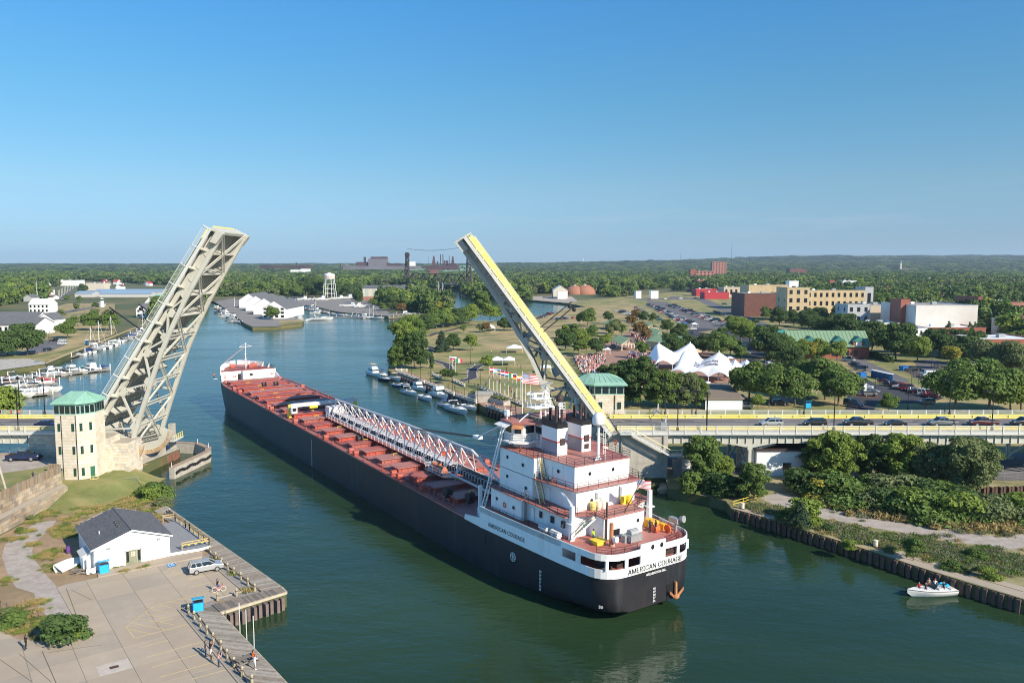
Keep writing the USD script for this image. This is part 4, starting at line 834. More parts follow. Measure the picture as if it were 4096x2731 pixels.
old_stone=[mat('sandstone_%s'%n,c,0.9,0.22,0.6,col2=d,bump=0.02,bscale=4) for n,c,d in (('tan',(0.38,0.30,0.21),(0.24,0.18,0.12)),('grey',(0.33,0.28,0.22),(0.15,0.12,0.10)),('buff',(0.44,0.36,0.26),(0.30,0.23,0.16)))]
def block_wall(parent,a,b,z0,z1,bl,ch,mats,nrm,name='stone_block',seed=1,jitter=0.25,proud=.06,gap=.03,skip=None):
 """courses of single stones standing proud of a wall from a to b; nrm is the wall's outward direction"""
 r=np.random.default_rng(seed);a,b,nrm=np.array(a,float),np.array(b,float),np.array(nrm,float)
 L=np.linalg.norm(b-a);t=(b-a)/L;nc=max(1,int(round((z1-z0)/ch)));h=(z1-z0)/nc;rz=math.atan2(t[1],t[0])
 for c in range(nc):
  n=max(1,int(round(L/bl)));xs=np.linspace(0,L,n+1)
  if n>1:
   xs[1:-1]+=(r.random(n-1)-.5)*jitter*bl+(bl*.25 if c%2 else -bl*.25);xs=np.sort(np.clip(xs,0,L))
  for x0,x1 in zip(xs[:-1],xs[1:]):
   if x1-x0<.15 or (skip and skip((x0+x1)/2,z0+(c+.5)*h)):continue
   p=a+t*(x0+x1)/2+nrm*proud*(.3+.7*r.random())
   part(parent,name,MB().box((p[0],p[1],z0+(c+.5)*h),(x1-x0-gap,proud*2,h-gap),rz),mats[int(r.integers(len(mats)))])
def leaf(name,label,bx,bz,ang,sg,arm_u):
 """one bascule leaf; sg=+1 leans to the right (left leaf), -1 to the left"""
 T=thing(name,label,'bridge leaf',(bx,169,bz),group=None)
 dx,dz=sg*math.cos(ang),math.sin(ang);nx,nz=sg*math.sin(ang),-math.cos(ang)
 P=lambda u,v,w:np.array([dx*u+nx*v,w-169,dz*u+nz*v])
 NV=np.array([nx,0,nz]);NU=np.array([dx,0,dz])
 depth=lambda u:float(np.interp(u,[0,4,10,16,21,28,34,40,50],[9.6,8.4,6.9,5.5,4.3,3.3,2.7,2.4,2.1]))
 U=np.linspace(1.5,50,11)
 ww=(162.0,176.0)
 for w in ww:
  tag_='near' if w<169 else 'far'
  tcm=MB().bar(P(0,.9,w),P(50,.9,w),.5,.9,NV);part(T,'top_chord',tcm,steel)
  bc=MB();uu=[2,4,10,16,22,28,34,40,46,50]
  for a,b in zip(uu[:-1],uu[1:]):bc.bar(P(a,depth(a),w),P(b,depth(b),w),.7,.8,NV)
  part(T,'bottom_chord',bc,steel)
  for i in range(7):
   a,b=U[i],U[i+1]
   if i%2==0:p,q=P(a,1.0,w),P(b,depth(b),w)
   else:p,q=P(a,depth(a),w),P(b,1.0,w)
   part(T,'truss_diagonal',MB().bar(p,q,.35,.5,(0,1,0)),steel)
  for i in range(8):
   v0=1.1 if i%2==0 else depth(U[i])
   c=P(U[i],v0,w);s_=1 if i%2==0 else -1
   g=[c+NU*a+NV*b*s_ for a,b in ((-1.1,0),(1.1,0),(.55,1.3),(-.55,1.3))]
   part(T,'gusset_plate',MB().hull([x+(0,d,0) for x in g for d in (-.28,.28)]),steel)
  k=U[7]
  part(T,'web_plate',MB().hull([P(u,v,w+d) for d in (-.12,.12) for u,v in ((k-1.0,depth(k-1)-.2),(k+1.6,1.0),(50,1.0),(50,depth(50)-.2))]),steel)
  for u in np.arange(k+3,50,3.0):part(T,'web_stiffener',MB().bar(P(u,1.0,w),P(u,max(1.3,depth(u)-.3),w),.5,.1,NU),steel)
  so=-1 if w<169 else 1
  wo=w+so*2.4
  part(T,'sidewalk',MB().bar(P(0,.12,w+so*1.3),P(50,.12,w+so*1.3),2.3,.14,NV),steel_lt)
  part(T,'fascia_beam',MB().bar(P(0,.35,wo),P(50,.35,wo),.16,.65,NV),steel_lt)
  br=np.linspace(1.0,49.8,12)
  for u in br:
   part(T,'sidewalk_bracket',MB().hull([P(u+d,v,x) for d in (-.1,.1) for v,x in ((.2,wo),(.5,wo),(.2,w),(1.5,w),(.75,(w+wo)/2))]),steel)
   part(T,'railing_post',MB().bar(P(u,.3,wo+so*.05),P(u,-1.15,wo+so*.05),.22,.16,NU),steel_lt)
  rl=MB()
  for v in (-1.1,-.25):rl.bar(P(.5,v,wo),P(50,v,wo),.09,.09,NV)
  for u in np.arange(.7,50,.3):rl.bar(P(u,-.25,wo),P(u,-1.1,wo),.045)
  part(T,'railing_pickets',rl,steel_lt,kind='stuff')
  by=MB()
  for v in (-.25,-.58,-.91):by.bar(P(0,v,w-so*.1),P(49.5,v,w-so*.1),.3,.29,NV)
  by.bar(P(0,-.05,w-so*.5),P(49.5,-.05,w-so*.5),.9,.12,NV)
  part(T,'guard_rail',by,bridge_yellow)
  for u in np.arange(1,49,2.4):part(T,'guard_rail_post',MB().bar(P(u,.1,w+so*.06),P(u,-.9,w+so*.06),.2,.2,NU),bridge_yellow)
 part(T,'roadway_grating',MB().bar(P(.2,.1,169),P(50,.1,169),13.6,.16,NV),dark_grate)
 for w in np.linspace(163,175,9):part(T,'stringer',MB().bar(P(.5,.5,w),P(49.8,.5,w),.2,.6,NV),steel)
 for i,u in enumerate(U):
  dd=1.7 if i<6 else 1.2
  part(T,'floor_beam',MB().bar(P(u,.85+dd/2,162.2),P(u,.85+dd/2,175.8),dd,.14,NU).bar(P(u,.85+dd,162.2),P(u,.85+dd,175.8),.08,.5,NU),steel)
 part(T,'tip_beam',MB().bar(P(50.1,.9,161.4),P(50.1,.9,176.6),1.7,.3,NU),steel)
 for w in (161.3,176.7):part(T,'lock_box',MB().hull([P(u,v,w+d) for d in (-.7,.7) for u,v in ((47.5,1.2),(50.3,1.2),(47.8,2.5),(50.3,2.7))]),steel)
 part(T,'tip_guard',MB().bar(P(50.1,-.35,163),P(50.1,-.35,175),.5,.25,NU),bridge_yellow)
 def laced(p,q,wid,up,step=.75):
  """two flanges joined by crossing lacing bars"""
  mb=MB();p,q=np.array(p),np.array(q);t=(q-p)/np.linalg.norm(q-p);s_=np.cross(up,t);s_/=np.linalg.norm(s_);s_=s_*wid/2
  mb.bar(p+s_,q+s_,.16,.22,up);mb.bar(p-s_,q-s_,.16,.22,up)
  n=max(2,int(np.linalg.norm(q-p)/step));d=(q-p)/n
  for i in range(n):mb.bar(p+d*i+s_,p+d*(i+1)-s_,.07,.05,up);mb.bar(p+d*i-s_,p+d*(i+1)+s_,.07,.05,up)
  return mb
 LU=[U[0],U[2],U[4],U[6],U[8],U[10]]
 for i,(a,b) in enumerate(zip(LU[:-1],LU[1:])):
  m_=(a+b)/2;A0,A1=P(a,depth(a),162.3),P(a,depth(a),175.7);B0,B1=P(b,depth(b),162.3),P(b,depth(b),175.7);Mc=P(m_,depth(m_),169)
  for q in (A0,A1,B0,B1):part(T,'lateral_brace',laced(q,Mc,.75,NV),steel)
  part(T,'lateral_strut',laced(P(m_,depth(m_),162.3),P(m_,depth(m_),175.7),.9,NV,.9) if i<3 else MB().bar(P(m_,depth(m_)-.4,162.2),P(m_,depth(m_)-.4,175.8),.9,.16,NU),steel)
  if i:part(T,'lateral_strut',laced(A0,A1,.9,NV,.9) if i<3 else MB().bar(P(a,depth(a)-.4,162.2),P(a,depth(a)-.4,175.8),.9,.16,NU),steel)
  part(T,'sway_brace',laced(P(a+1,depth(a)-1,162.4),P(a+1,2.4,169),.5,NU),steel);part(T,'sway_brace',laced(P(a+1,depth(a)-1,175.6),P(a+1,2.4,169),.5,NU),steel)
 for w in (162.0,176.0):
  c0=P(1.5,5.4,w);arc=[(c0[0]+5.6*math.cos(t)*sg,c0[2]+5.6*math.sin(t)) for t in np.linspace(-2.4,-.15,14)]
  mb=MB()
  for(x0,z0),(x1,z1) in zip(arc[:-1],arc[1:]):mb.bar((x0,w-169,z0),(x1,w-169,z1),.9,.5,(0,1,0))
  part(T,'rolling_tread',mb,mat('rusty_tread',(0.40,0.27,0.15),.7,.25,.8,col2=(0.50,0.47,0.40)))
  part(T,'segment_plate',MB().hull([(x,w-169+d,z) for x,z in arc for d in (-.15,.15)]+[P(3,1.2,w+d) for d in (-.15,.15)]),steel)
  part(T,'heel_girder',MB().bar(P(2,depth(3),w),P(-3,4.5,w),.6,1.0,(0,1,0)),steel)
 part(T,'counterweight',MB().hull([P(u,v,w) for u,v in ((-6,1.5),(-1,1.5),(-6,6),(-1,7)) for w in (163.2,174.8)]),concrete)
 for w in (162.6,175.4)[:2]:
  g0=P(arm_u,-.3,w);mb=MB().bar(g0,g0-NV*9.5+NU*.6,.22);mb.ball(g0-NV*8.5,(.45,.45,.45));part(T,'warning_gate',mb,dark_metal)
 return T
leaf('bascule_leaf','raised bascule leaf with latticed underside, beside the pale stone control tower',-87.5,10.9,math.radians(57),1,24)
leaf('bascule_leaf','raised bascule leaf seen edge on with yellow rails, above the white ship house',20.4,11.0,math.radians(53.7),-1,25)
def approach(x0,x1,label,cols):
 T=thing('bridge_approach',label,'bridge span',((x0+x1)/2,169,11.4));o=np.array([(x0+x1)/2,169,11.4])
 L=lambda x,y,z:np.array([x,y,z])-o
 sp=lambda a,b:MB().span(L(*a),L(*b))
 part(T,'deck_slab',sp((x0,160.6,10.8),(x1,177.4,11.3)),concrete)
 part(T,'roadway',sp((x0,162.9,11.3),(x1,175.1,11.42)),roadmat)
 ln=MB()
 for y in (168.9,169.2):ln.span(L(x0,y,11.42),L(x1,y+.12,11.426))
 for y in (163.6,174.3):ln.span(L(x0,y,11.42),L(x1,y+.12,11.426))
 for x in np.arange(x0,x1-3,9.0):ln.span(L(x,166.0,11.42),L(x+3,166.12,11.426));ln.span(L(x,172.0,11.42),L(x+3,172.12,11.426))
 part(T,'lane_marking',ln,mat('road_paint',(0.62,0.60,0.55),.7,.1))
 for y0,y1 in ((160.2,162.6),(175.4,177.8)):part(T,'sidewalk',sp((x0,y0,11.3),(x1,y1,11.5)),concrete)
 for y in (162.75,175.25):
  mb=MB()
  for z in (11.75,12.15):mb.span(L(x0,y-.14,z-.13),L(x1,y+.14,z+.13))
  mb.span(L(x0,y-.3,11.42),L(x1,y+.3,11.55));part(T,'guard_rail',mb,bridge_yellow)
  for x in np.arange(x0+1,x1,4.0):part(T,'guard_rail_post',MB().box(L(x,y+(.2 if y<169 else -.2),11.8),(.2,.22,.75)),bridge_yellow)
 for y in (160.1,177.9):
  mb=MB();mb.span(L(x0,y-.06,12.62),L(x1,y+.06,12.74));mb.span(L(x0,y-.05,11.7),L(x1,y+.05,11.78))
  for x in np.arange(x0,x1,.22):mb.box(L(x,y,12.2),(.05,.05,.9))
  part(T,'railing_pickets',mb,steel_lt,kind='stuff')
  for x in np.arange(x0+.5,x1,3.25):part(T,'railing_post',MB().box(L(x,y-(.08 if y<169 else -.08),11.95),(.22,.2,1.7)),steel_lt)
  part(T,'fascia_beam',sp((x0,y-.1,10.9),(x1,y+.1,11.55)),steel_lt)
 for y in (161.2,176.8):
  xs=np.linspace(x0,x1,80);hz_=lambda x:8.9-(1.0*max([max(0,1-abs(x-c)/4.5) for c in cols]+[0]))
  mb=MB()
  for a,b in zip(xs[:-1],xs[1:]):mb.hull([L(x,y+d,z) for d in (-.12,.12) for x,z in ((a,hz_(a)),(b,hz_(b)),(a,10.85),(b,10.85))])
  part(T,'plate_girder',mb,steel)
  for x in np.arange(x0+1.6,x1,1.65):part(T,'web_stiffener',MB().box(L(x,y-.2,9.9),(.12,.3,1.8)),steel)
 for y in (165,169,173):part(T,'plate_girder',sp((x0,y-.2,9.2),(x1,y+.2,10.8)),steel)
 for c in cols:
  for y in (161.4,169,176.6):
   part(T,'column',MB().box(L(c,y,5.0),(.55,.75,6.4)).box(L(c,y,5.0),(.75,.5,6.3)),steel);part(T,'footing',MB().box(L(c,y,1.9),(1.6,1.8,1.0)),concrete)
  part(T,'pier_cap',sp((c-.5,161,7.6),(c+.5,177,8.4)),steel)
  part(T,'cross_brace',MB().bar(L(c,161.6,2.6),L(c,169,7.6),.35).bar(L(c,169,2.6),L(c,161.6,7.6),.35).bar(L(c,169,7.6),L(c,176.4,2.6),.35),steel)
 return T
approach(21.8,190,'right bridge approach on steel girders with yellow guard rails and a queue of cars',[49,86,112,140])
approach(-230,-92.6,'left bridge approach with yellow guard rails behind the stone control tower',[-125,-150,-180])
for(nm,lab,x0,x1) in (('bridge_abutment','tall concrete abutment under the right leaf with a grey side stair',17.6,31.8),('bridge_abutment','low stone abutment left of the control tower carrying the roadway',-99,-89)):
 T=thing(nm,lab,'abutment',((x0+x1)/2,169,0));xc=(x0+x1)/2
 part(T,'wall',MB().span((x0-xc,-8.6,-3),(x1-xc,8.6,10.75)),concrete)
 if x0>0:
  part(T,'coping',MB().span((x0-xc-.3,-8.95,10.76),(x1-xc+.2,8.95,11.29)),concrete)
  part(T,'pilaster',MB().span((x1-xc-.8,-8.9,-3),(x1-xc+.1,-8.6,10.7)),concrete);part(T,'drain_pipe',MB().tube((-2.3,-8.85,.5),(-2.3,-8.85,10.6),.12,6),grey_metal)
  for z in np.arange(1.2,10,1.25):part(T,'pour_joint',MB().box((0,-8.6,z),(x1-x0-1.8,.06,.05)),mortar)
 else:
  block_wall(T,(x0-xc,-8.65),(x1-xc,-8.65),5,10.7,1.3,.6,limestones,(0,-1),seed=5)
ST=thing('steel_stair','grey steel stair with yellow handrail down the side of the concrete abutment','stair',(24,159.2,6))
stp=MB();stp.bar((0,-.7,5.4),(8.2,-.7,.9),.12,.4);stp.bar((0,.5,5.4),(8.2,.5,.9),.12,.4);part(ST,'stringer',stp,steel_lt)
for i in range(22):part(ST,'tread',MB().box((.2+i*.372,-.1,5.3-i*.2045),(.34,1.2,.05)),steel_lt)
part(ST,'landing',MB().box((9.4,-.1,.9),(2.6,1.6,.3)).box((-.9,-.1,5.4),(2.4,1.6,.25)),steel_lt)
hr=MB();rail(hr,[(0,-.75,5.5),(8.2,-.75,1.0),(10.7,-.85,1.05),(10.7,.6,1.05)],1.1,1.2,2,.08);rail(hr,[(-2.1,-.85,5.5),(0,-.85,5.5)],1.1,.3,2,.06);part(ST,'railing',hr,steel_lt)
part(ST,'handrail',MB().bar((0,-.6,6.65),(8.2,-.6,2.15),.12).bar((8.2,-.6,2.15),(10.6,-.6,2.15),.12),bridge_yellow)
def tower(label,cx,cy,z0,mirror,seed,dz=0.0,k=1.0):
 T=thing('control_tower',label,'tower',(cx,cy,dz),rz=0);z0-=dz
 UsdGeom.Xform(T).GetOrderedXformOps()[2].Set((k,k,.97 if k<1 else 1))
 M_=-1 if mirror else 1
 F=[(-5.3,-4.8),(1.4,-4.8),(3.4,-3.4),(5.2,-1.0),(5.2,4.8),(-5.3,4.8)]
 F=[(x*M_,y) for x,y in F];F=F if not mirror else F[::-1]
 part(T,'wall',MB().prism(F,z0,16.1),mortar)
 P2=Polygon(F);C=np.array(P2.centroid.coords[0])
 for k in range(len(F)):
  a,b=np.array(F[k]),np.array(F[(k+1)%len(F)]);m=(a+b)/2;nn=np.array([b[1]-a[1],a[0]-b[0]]);nn=nn/np.linalg.norm(nn)
  if np.dot(nn,m-C)<0:nn=-nn
  if nn[1]>.5:continue
  if mirror and nn[0]<-.5:pass
  win=[z for z in (4.6,9.0,13.6) if z>z0+1 and (nn[1]<0)]
  lm_=np.linalg.norm(b-a)
  sk=lambda x,z:lm_>2 and any(abs(z-w)<.75 and abs(x-lm_*.2)<.5 for w in win)
  block_wall(T,a,b,z0,15.9,1.35,.62,limestones[:3],nn,seed=seed+k,proud=.04)
  for w in win:
   if lm_>2:
    for fx in ((.2,.84) if lm_>5.9 else (.5,)):
     p=a+(b-a)*fx+nn*.13;t=(b-a)/lm_
     wd=part(T,'window',MB().box((p[0],p[1],w),(.75,.06,1.5),math.atan2(t[1],t[0])),dark_glass)
     fm=MB();q=p+nn*.05
     for dxx in (-.37,0,.37):fm.box((q[0]+t[0]*dxx,q[1]+t[1]*dxx,w),(.07,.06,1.5),math.atan2(t[1],t[0]))
     for dz in (-.75,-.25,.25,.75):fm.box((q[0],q[1],w+dz),(.8,.06,.07),math.atan2(t[1],t[0]))
     part(wd,'frame',fm,green_frame)
  t=(b-a)/lm_;n=max(1,int(round(lm_/1.5)))
  for i in range(n):
   p=a+(b-a)*(i+.5)/n+nn*.05;rz=math.atan2(t[1],t[0])
   part(T,'window',MB().box((p[0],p[1],17.1),(lm_/n-.35,.12,1.5),rz),dark_glass)
 part(T,'lookout_frame',MB().prism(F,16.1,18.2),copper)
 bd=Polygon(F)
 part(T,'eave',MB().prism(bd.buffer(.75,join_style=2),18.2,18.45),copper);part(T,'cornice',MB().prism(bd.buffer(.12,join_style=2),15.85,16.1),limestones[0])
 E_=list(bd.buffer(.7,join_style=2).exterior.coords)[:-1];I1=list(bd.buffer(.15,join_style=2).exterior.coords)[:-1]
 top=[(-2.4*M_,0),(2.2*M_,0),(2.2*M_,.6),(-2.4*M_,.6)]
 part(T,'roof',MB().hull([(x,y,18.45) for x,y in E_]+[(x*.97,y*.97,18.85) for x,y in I1]),copper);rf=part(T,'roof',MB().hull([(x*.96,y*.96,18.86) for x,y in I1]+[(x,y,20.3) for x,y in top]),copper)
 for k in range(28):
  ang=k/28*2*PI;r=bd.buffer(.1,join_style=2).exterior;q=r.interpolate(k/28,normalized=True);x,y=q.x*.95,q.y*.95
  tx,ty=max(-2.4,min(2.2,x*.5)),.3
  part(rf,'seam',MB().bar((x,y,18.95),(tx,ty,20.36),.06,.1),copper)
 part(T,'drain_pipe',MB().tube((-3.2*M_,-4.98,z0),(-3.2*M_,-4.98,16.0),.1,6),dark_metal);part(T,'drain_pipe',MB().tube((1.3*M_,-5.0,z0),(1.3*M_,-5.0,16.0),.1,6),dark_metal)
 part(T,'aerial',MB().tube((1.5*M_,.3,20.3),(1.5*M_,.3,23.2),.04,5),grey_metal)
 return T
TW=tower('pale limestone control tower with green copper roof beside the left raised leaf',-84.3,153.2,3.0,False,11,1.3,.62)
part(TW,'door',MB().box((4.45,-2.35,4.2),(1.3,.3,2.4),math.radians(53)),green_frame,'green metal door at the foot of the tower')
for(x0,y0,x1,y1,zt) in ((3.9,6.6,11.4,16,8.9),(1.5,4.4,6.2,12,10.2)):
 part(TW,'wing_wall',MB().span((x0,y0,1.5),(x1,y1,zt)),mortar);block_wall(TW,(x0,y0),(x1,y0),2.0,zt-.1,1.2,.62,limestones,(0,-1),seed=int(x0*10+40));block_wall(TW,(x1,y0),(x1,y1),2.0,zt-.1,1.3,.62,limestones,(1,0),seed=int(x1*10))
part(TW,'steps',MB().box((5.4,-3.2,2.6),(1.6,1.2,1.0),.92),concrete);part(TW,'step_railing',rail(MB(),[(4.8,-4.8,2.6),(6.4,-4.4,2.6),(6.6,-3.4,2.6)],1.1,.8,2,.08),bridge_yellow)
TR=tower('pale stone control tower with green copper roof behind the right raised leaf',20.2,184.0,11.0,True,31)
part(TR,'door',MB().box((-1.4,-4.95,12.9),(1.3,.2,2.9)),green_frame);part(TR,'wall_sign',MB().box((-3.0,-4.2,13.4),(1.2,.12,1.3),-.6),mat('teal_sign',(0.02,0.36,0.28),.5,.3,3))
part(TR,'base',MB().prism([(-5.4,-4.9),(5.4,-4.9),(5.4,4.9),(-5.4,4.9)],-1,10.95),concrete)
T=thing('bridge_pier','low concrete pier edged with rusty sheet piles under the left leaf','pier',(-84,176,0))
part(T,'base',MB().prism([(-10,4),(-8.5,13),(3.0,13),(4.8,9.5),(2.2,-9.6),(-3,-11.5),(-3,2)],-3,2.1),concrete)
for i in range(14):
 t=(i+.5)/14;c=np.array([2.35+2.65*t,-9.4+18.7*t]);part(T,'sheet_pile',MB().box((c[0],c[1],.2),(.5 if i%2 else .9,1.3,3.2),.14),mat('rust_red',(0.25,0.11,0.08),.8,.3,1.0))
part(T,'rust_cap',MB().bar((1.9,-9.6,2.15),(4.6,9.3,2.15),.9,.2),concrete)
part(T,'shield_plate',MB().hull([(x,y,z) for y in (-9.0,4.5) for x,z in ((-3,3.2),(-3,6.4),(-.5,6.2),(1.9,2.3),(1.9,2.15),(-3,2.2))]),mat('rusty_shield',(0.36,0.35,0.33),.6,.15,.5,col2=(0.32,0.22,0.12)))
part(T,'column',MB().span((2.6,3.6,2.1),(3.8,5.2,8.6)),concrete);part(T,'column',MB().span((2.6,9.6,2.1),(3.8,11,8.0)),concrete)
part(T,'platform',MB().span((3.2,4,5.0),(6.4,9,5.3)),steel_lt);part(T,'platform_railing',rail(MB(),[(6.3,4.1,5.3),(6.3,8.9,5.3)],1.2,1.2,2,.1),bridge_yellow)
T=thing('fender_wall','concrete fender wall with black rubber bumpers in front of the left pier','fender',(-73,176,0))
fp=[(0.4,-9.6),(2.4,5.4),(1.2,9.0),(-3.2,13.6),(-9,15)]
mb=MB()
for a,b in zip(fp[:-1],fp[1:]):mb.bar((*a,-.2),(*b,-.2),1.2,5.4)
part(T,'wall',mb,concrete);mb=MB()
for a,b in zip(fp[:-1],fp[1:]):mb.bar((*a,2.52),(*b,2.52),1.3,.08)
part(T,'coping',mb,mat('rust_stain',(0.36,0.27,0.20),.8,.15))
for i in range(7):
 t0,t1=(i+.15)/7,(i+.95)/7;p=lambda t:np.array([.4+2.0*t+.75,-9.6+15*t,0]);part(T,'bumper',MB().bar(p(t0)+(0,0,1.2+.3*(i%2)),p(t1)+(0,0,1.5-.3*(i%2)),.3,.55),rubber)
for q in (fp[0],fp[2],fp[3]):part(T,'marker_lamp',MB().tube((*q,2.5),(*q,3.6),.09,6),steel_lt)
# near left quay: yard, lot, boardwalk, house
slab_mats=[mat('slab_%s'%n,c,.9,.10,.35,col2=d,bump=.004) for n,c,d in (('warm',(0.42,0.345,0.26),(0.38,0.31,0.235)),('pale',(0.44,0.365,0.28),(0.40,0.33,0.25)),('grey',(0.40,0.335,0.262),(0.35,0.295,0.235)))]
plank_mats=[mat('plank_%s'%n,c,.85,.18,2.0) for n,c in (('grey',(0.30,0.265,0.225)),('pale',(0.36,0.32,0.27)),('brown',(0.26,0.215,0.17)),('dark',(0.17,0.15,0.13)))]
yard=land.intersection(sbox(-82.8,40,0,172))
sheet('bare_yard',yard,dirt)
bank=np.array([(x,y,1.95+2.35*float(np.clip((y-139)/11,0,1))*float(np.clip((-72-x)/6,0,1))) for y in np.linspace(136,159.8,13) for x in np.linspace(-87,-71,12)])
bi,bj=np.meshgrid(np.arange(12),np.arange(11),indexing='ij');struct('tower_lawn',(bank,np.stack([bi*12+bj,bi*12+bj+1,(bi+1)*12+bj+1,(bi+1)*12+bj],-1).reshape(-1,4)),lawn,smooth=True)
sheet('gravel_path',Polygon(xy([FG(420,160),FG(300,175),FG(150,260),FG(60,345),FG(40,430),FG(85,560),FG(150,670),FG(290,712),FG(330,820),FG(420,920),FG(500,985),FG(610,985),FG(560,880),FG(460,740),FG(405,660),FG(330,580),FG(250,470),FG(225,400),FG(250,330),FG(350,240)])).buffer(.4),gravel)
lot=Polygon(xy([FG(445,682),FG(510,658),FG(770,603),FG(1590,442),FG(1905,712),FG(1700,770),FG(1395,855),FG(1880,1440),FG(1980,1600),FG(-500,1600),FG(-400,900),FG(0,1010),FG(130,1085),FG(430,1115),FG(590,1105),FG(640,1020)])).buffer(0)
ux,uy=np.array([.8,.6]),np.array([-.6,.8])
PL=thing('parking_lot',None,None,(-50,95,0),kind='structure');OL=np.array([-50,95])
part(PL,'joint_bed',MB().prism([(x-OL[0],y-OL[1]) for x,y in lot.exterior.coords[:-1]],1.9,1.945),mat('joint_soil',(0.13,0.12,0.07),.95,.3))
lc=np.array(lot.centroid.coords[0]);ns=0
for i in range(-12,13):
 for j in range(-12,13):
  q=[lc+ux*(i+a)*4.6+uy*(j+b)*5.4 for a,b in ((0,0),(1,0),(1,1),(0,1))];g=Polygon(q).buffer(-.018,join_style=2).intersection(lot)
  for k in getattr(g,'geoms',[g]):
   if k.area<.3 or not isinstance(k,Polygon):continue
   part(PL,'concrete_slab',MB().prism([(x-OL[0],y-OL[1]) for x,y in k.exterior.coords[:-1]],1.9,1.975+.006*rng.random()),slab_mats[int(rng.integers(3))])
LZ=1.984
def ground_line(parent,a,b,w,m,z=LZ,name='parking_line'):
 a,b=np.array(a[:2])-OL,np.array(b[:2])-OL;part(parent,name,MB().bar((*a,z),(*b,z),w,.006),m)
faded=mat('faded_yellow',(0.56,0.43,0.22),.8,.12,2.0)
for a,b in [((990,990),(1055,1080)),((1055,1080),(1460,970)),((990,990),(1225,815)),((1225,815),(1660,715)),((1005,1005),(1180,1045)),((1040,960),(1300,1013)),((1080,925),(1360,972)),((1130,885),(1310,925)),((1170,850),(1310,875)),((1225,815),(1345,838)),((1345,795),(1425,810)),((1230,955),(1360,925)),((1100,1152),(1320,1092)),((1145,1228),(1605,1100)),((1195,1305),(1690,1165)),((1250,1385),(1765,1240)),((1500,1400),(1830,1310)),((1470,685),(1660,640)),((1480,625),(1590,600)),((1325,532),(1370,580)),((1370,580),(1440,560)),((1330,530),(1430,512)),((1430,770),(1500,778)),((1520,742),(1590,752))]:
 ground_line(PL,FG(*a),FG(*b),.12,faded)
hc=[FG(*p)[:2]-OL for p in ((1298,497),(1365,484),(1386,512),(1316,527))];part(PL,'access_symbol',MB().prism(hc,1.98,1.987),mat('symbol_blue',(0.05,0.22,0.48),.7))
c=FG(1342,505)[:2]-OL;wm=MB();an=np.linspace(.6,5.2,12)
for a,b in zip(an[:-1],an[1:]):wm.bar((c[0]+.42*math.cos(a),c[1]+.42*math.sin(a),1.992),(c[0]+.42*math.cos(b),c[1]+.42*math.sin(b),1.992),.1,.006)
wm.bar((c[0]-.1,c[1]+.6,1.992),(c[0],c[1],1.992),.12,.006).bar((c[0],c[1],1.992),(c[0]+.5,c[1]-.1,1.992),.12,.006).ball((c[0]-.15,c[1]+.78,1.99),(.12,.12,.004));part(PL,'access_figure',wm,white_plain)
for pts in ([(1590,442),(1905,712)],[(1395,855),(1880,1440)],[(1905,712),(1700,770)],[(770,603),(1590,442)]):
 p=[FG(*q) for q in pts]
 for a,b in zip(p[:-1],p[1:]):
  n=max(1,int(np.linalg.norm(b-a)/3))
  for i in range(n):s,e=a+(b-a)*i/n-(*OL,0),a+(b-a)*(i+.985)/n-(*OL,0);part(PL,'kerb_stone',MB().bar((s[0],s[1],2.02),(e[0],e[1],2.02),.18,.16),slab_mats[2])
c=FG(895,1305)[:2]-OL;part(PL,'drain_cover',MB().box((*c,1.99),(.9,.6,.02),.6),rust);part(PL,'drain_apron',MB().box((*c,1.982),(3.2,2.6,.006),.64),mat('new_concrete',(0.5,0.44,0.38),.9))
for i,(a,b,w) in enumerate([((520,690),(640,1010),.08),((560,700),(720,780),.06),((330,1180),(440,1430),.08),((150,1200),(400,1420),.06),((0,1245),(250,1420),.06),((380,1190),(800,1130),.06)]):ground_line(PL,FG(*a),FG(*b),w,mat('crack_soil',(0.12,0.10,0.07),.95),1.983,'surface_crack')
sheet('sidewalk',Polygon(xy([FG(770,598),FG(760,560),FG(1330,440),FG(1580,400),FG(1592,438)])),slab_mats[0],z=2.05,th=.1)
gs=Polygon(xy([FG(1600,440),FG(1660,395),FG(2050,715),FG(1915,745),FG(1690,790),FG(1660,830),FG(1530,850),FG(1560,900),FG(1930,1380),FG(2050,1560),FG(1960,1560),FG(1880,1440),FG(1400,856),FG(1700,772),FG(1910,712)])).buffer(0)
sheet('gravel_strip',gs,mat('grey_gravel',(0.27,0.25,0.23),.95,.3,5.0,bump=.02,bscale=15))
BW=thing('boardwalk',None,None,(-35,95,0),kind='structure');OB=np.array([-35,95]);npk=0
def planks(o0,o1,i0,i1,w,mats,z=2.12):
 global npk
 o0,o1,i0,i1=[np.array(q[:2])-OB for q in (o0,o1,i0,i1)];L=np.linalg.norm(o1-o0);n=int(L/w)
 for k in range(n):
  a,b=o0+(o1-o0)*(k+.5)/n,i0+(i1-i0)*(k+.5)/n;e=(rng.random()-.5)*.12
  part(BW,'plank',MB().bar((*(a+(a-b)*.01*e),z+.012*rng.random()),(*b,z+.012*rng.random()),w-.025,.07),mats[int(rng.integers(len(mats)))]);npk+=1
planks(FG(1300,50),FG(2215,690),FG(1212,88),FG(2050,718),.42,plank_mats[:3])
planks(FG(1722,885),FG(2240,1433),FG(1535,865),FG(1925,1400),.36,plank_mats[:3]);planks(FG(2240,1433),FG(2420,1640),FG(1925,1400),FG(2070,1600),.36,plank_mats[:3])
planks(FG(2245,722),FG(1722,880),FG(2200,686),FG(1663,826),.3,plank_mats[2:])
fb=MB();P_=[FG(1300,50),FG(2215,690),FG(2245,722),FG(1722,885),FG(2240,1433),FG(2420,1640)]
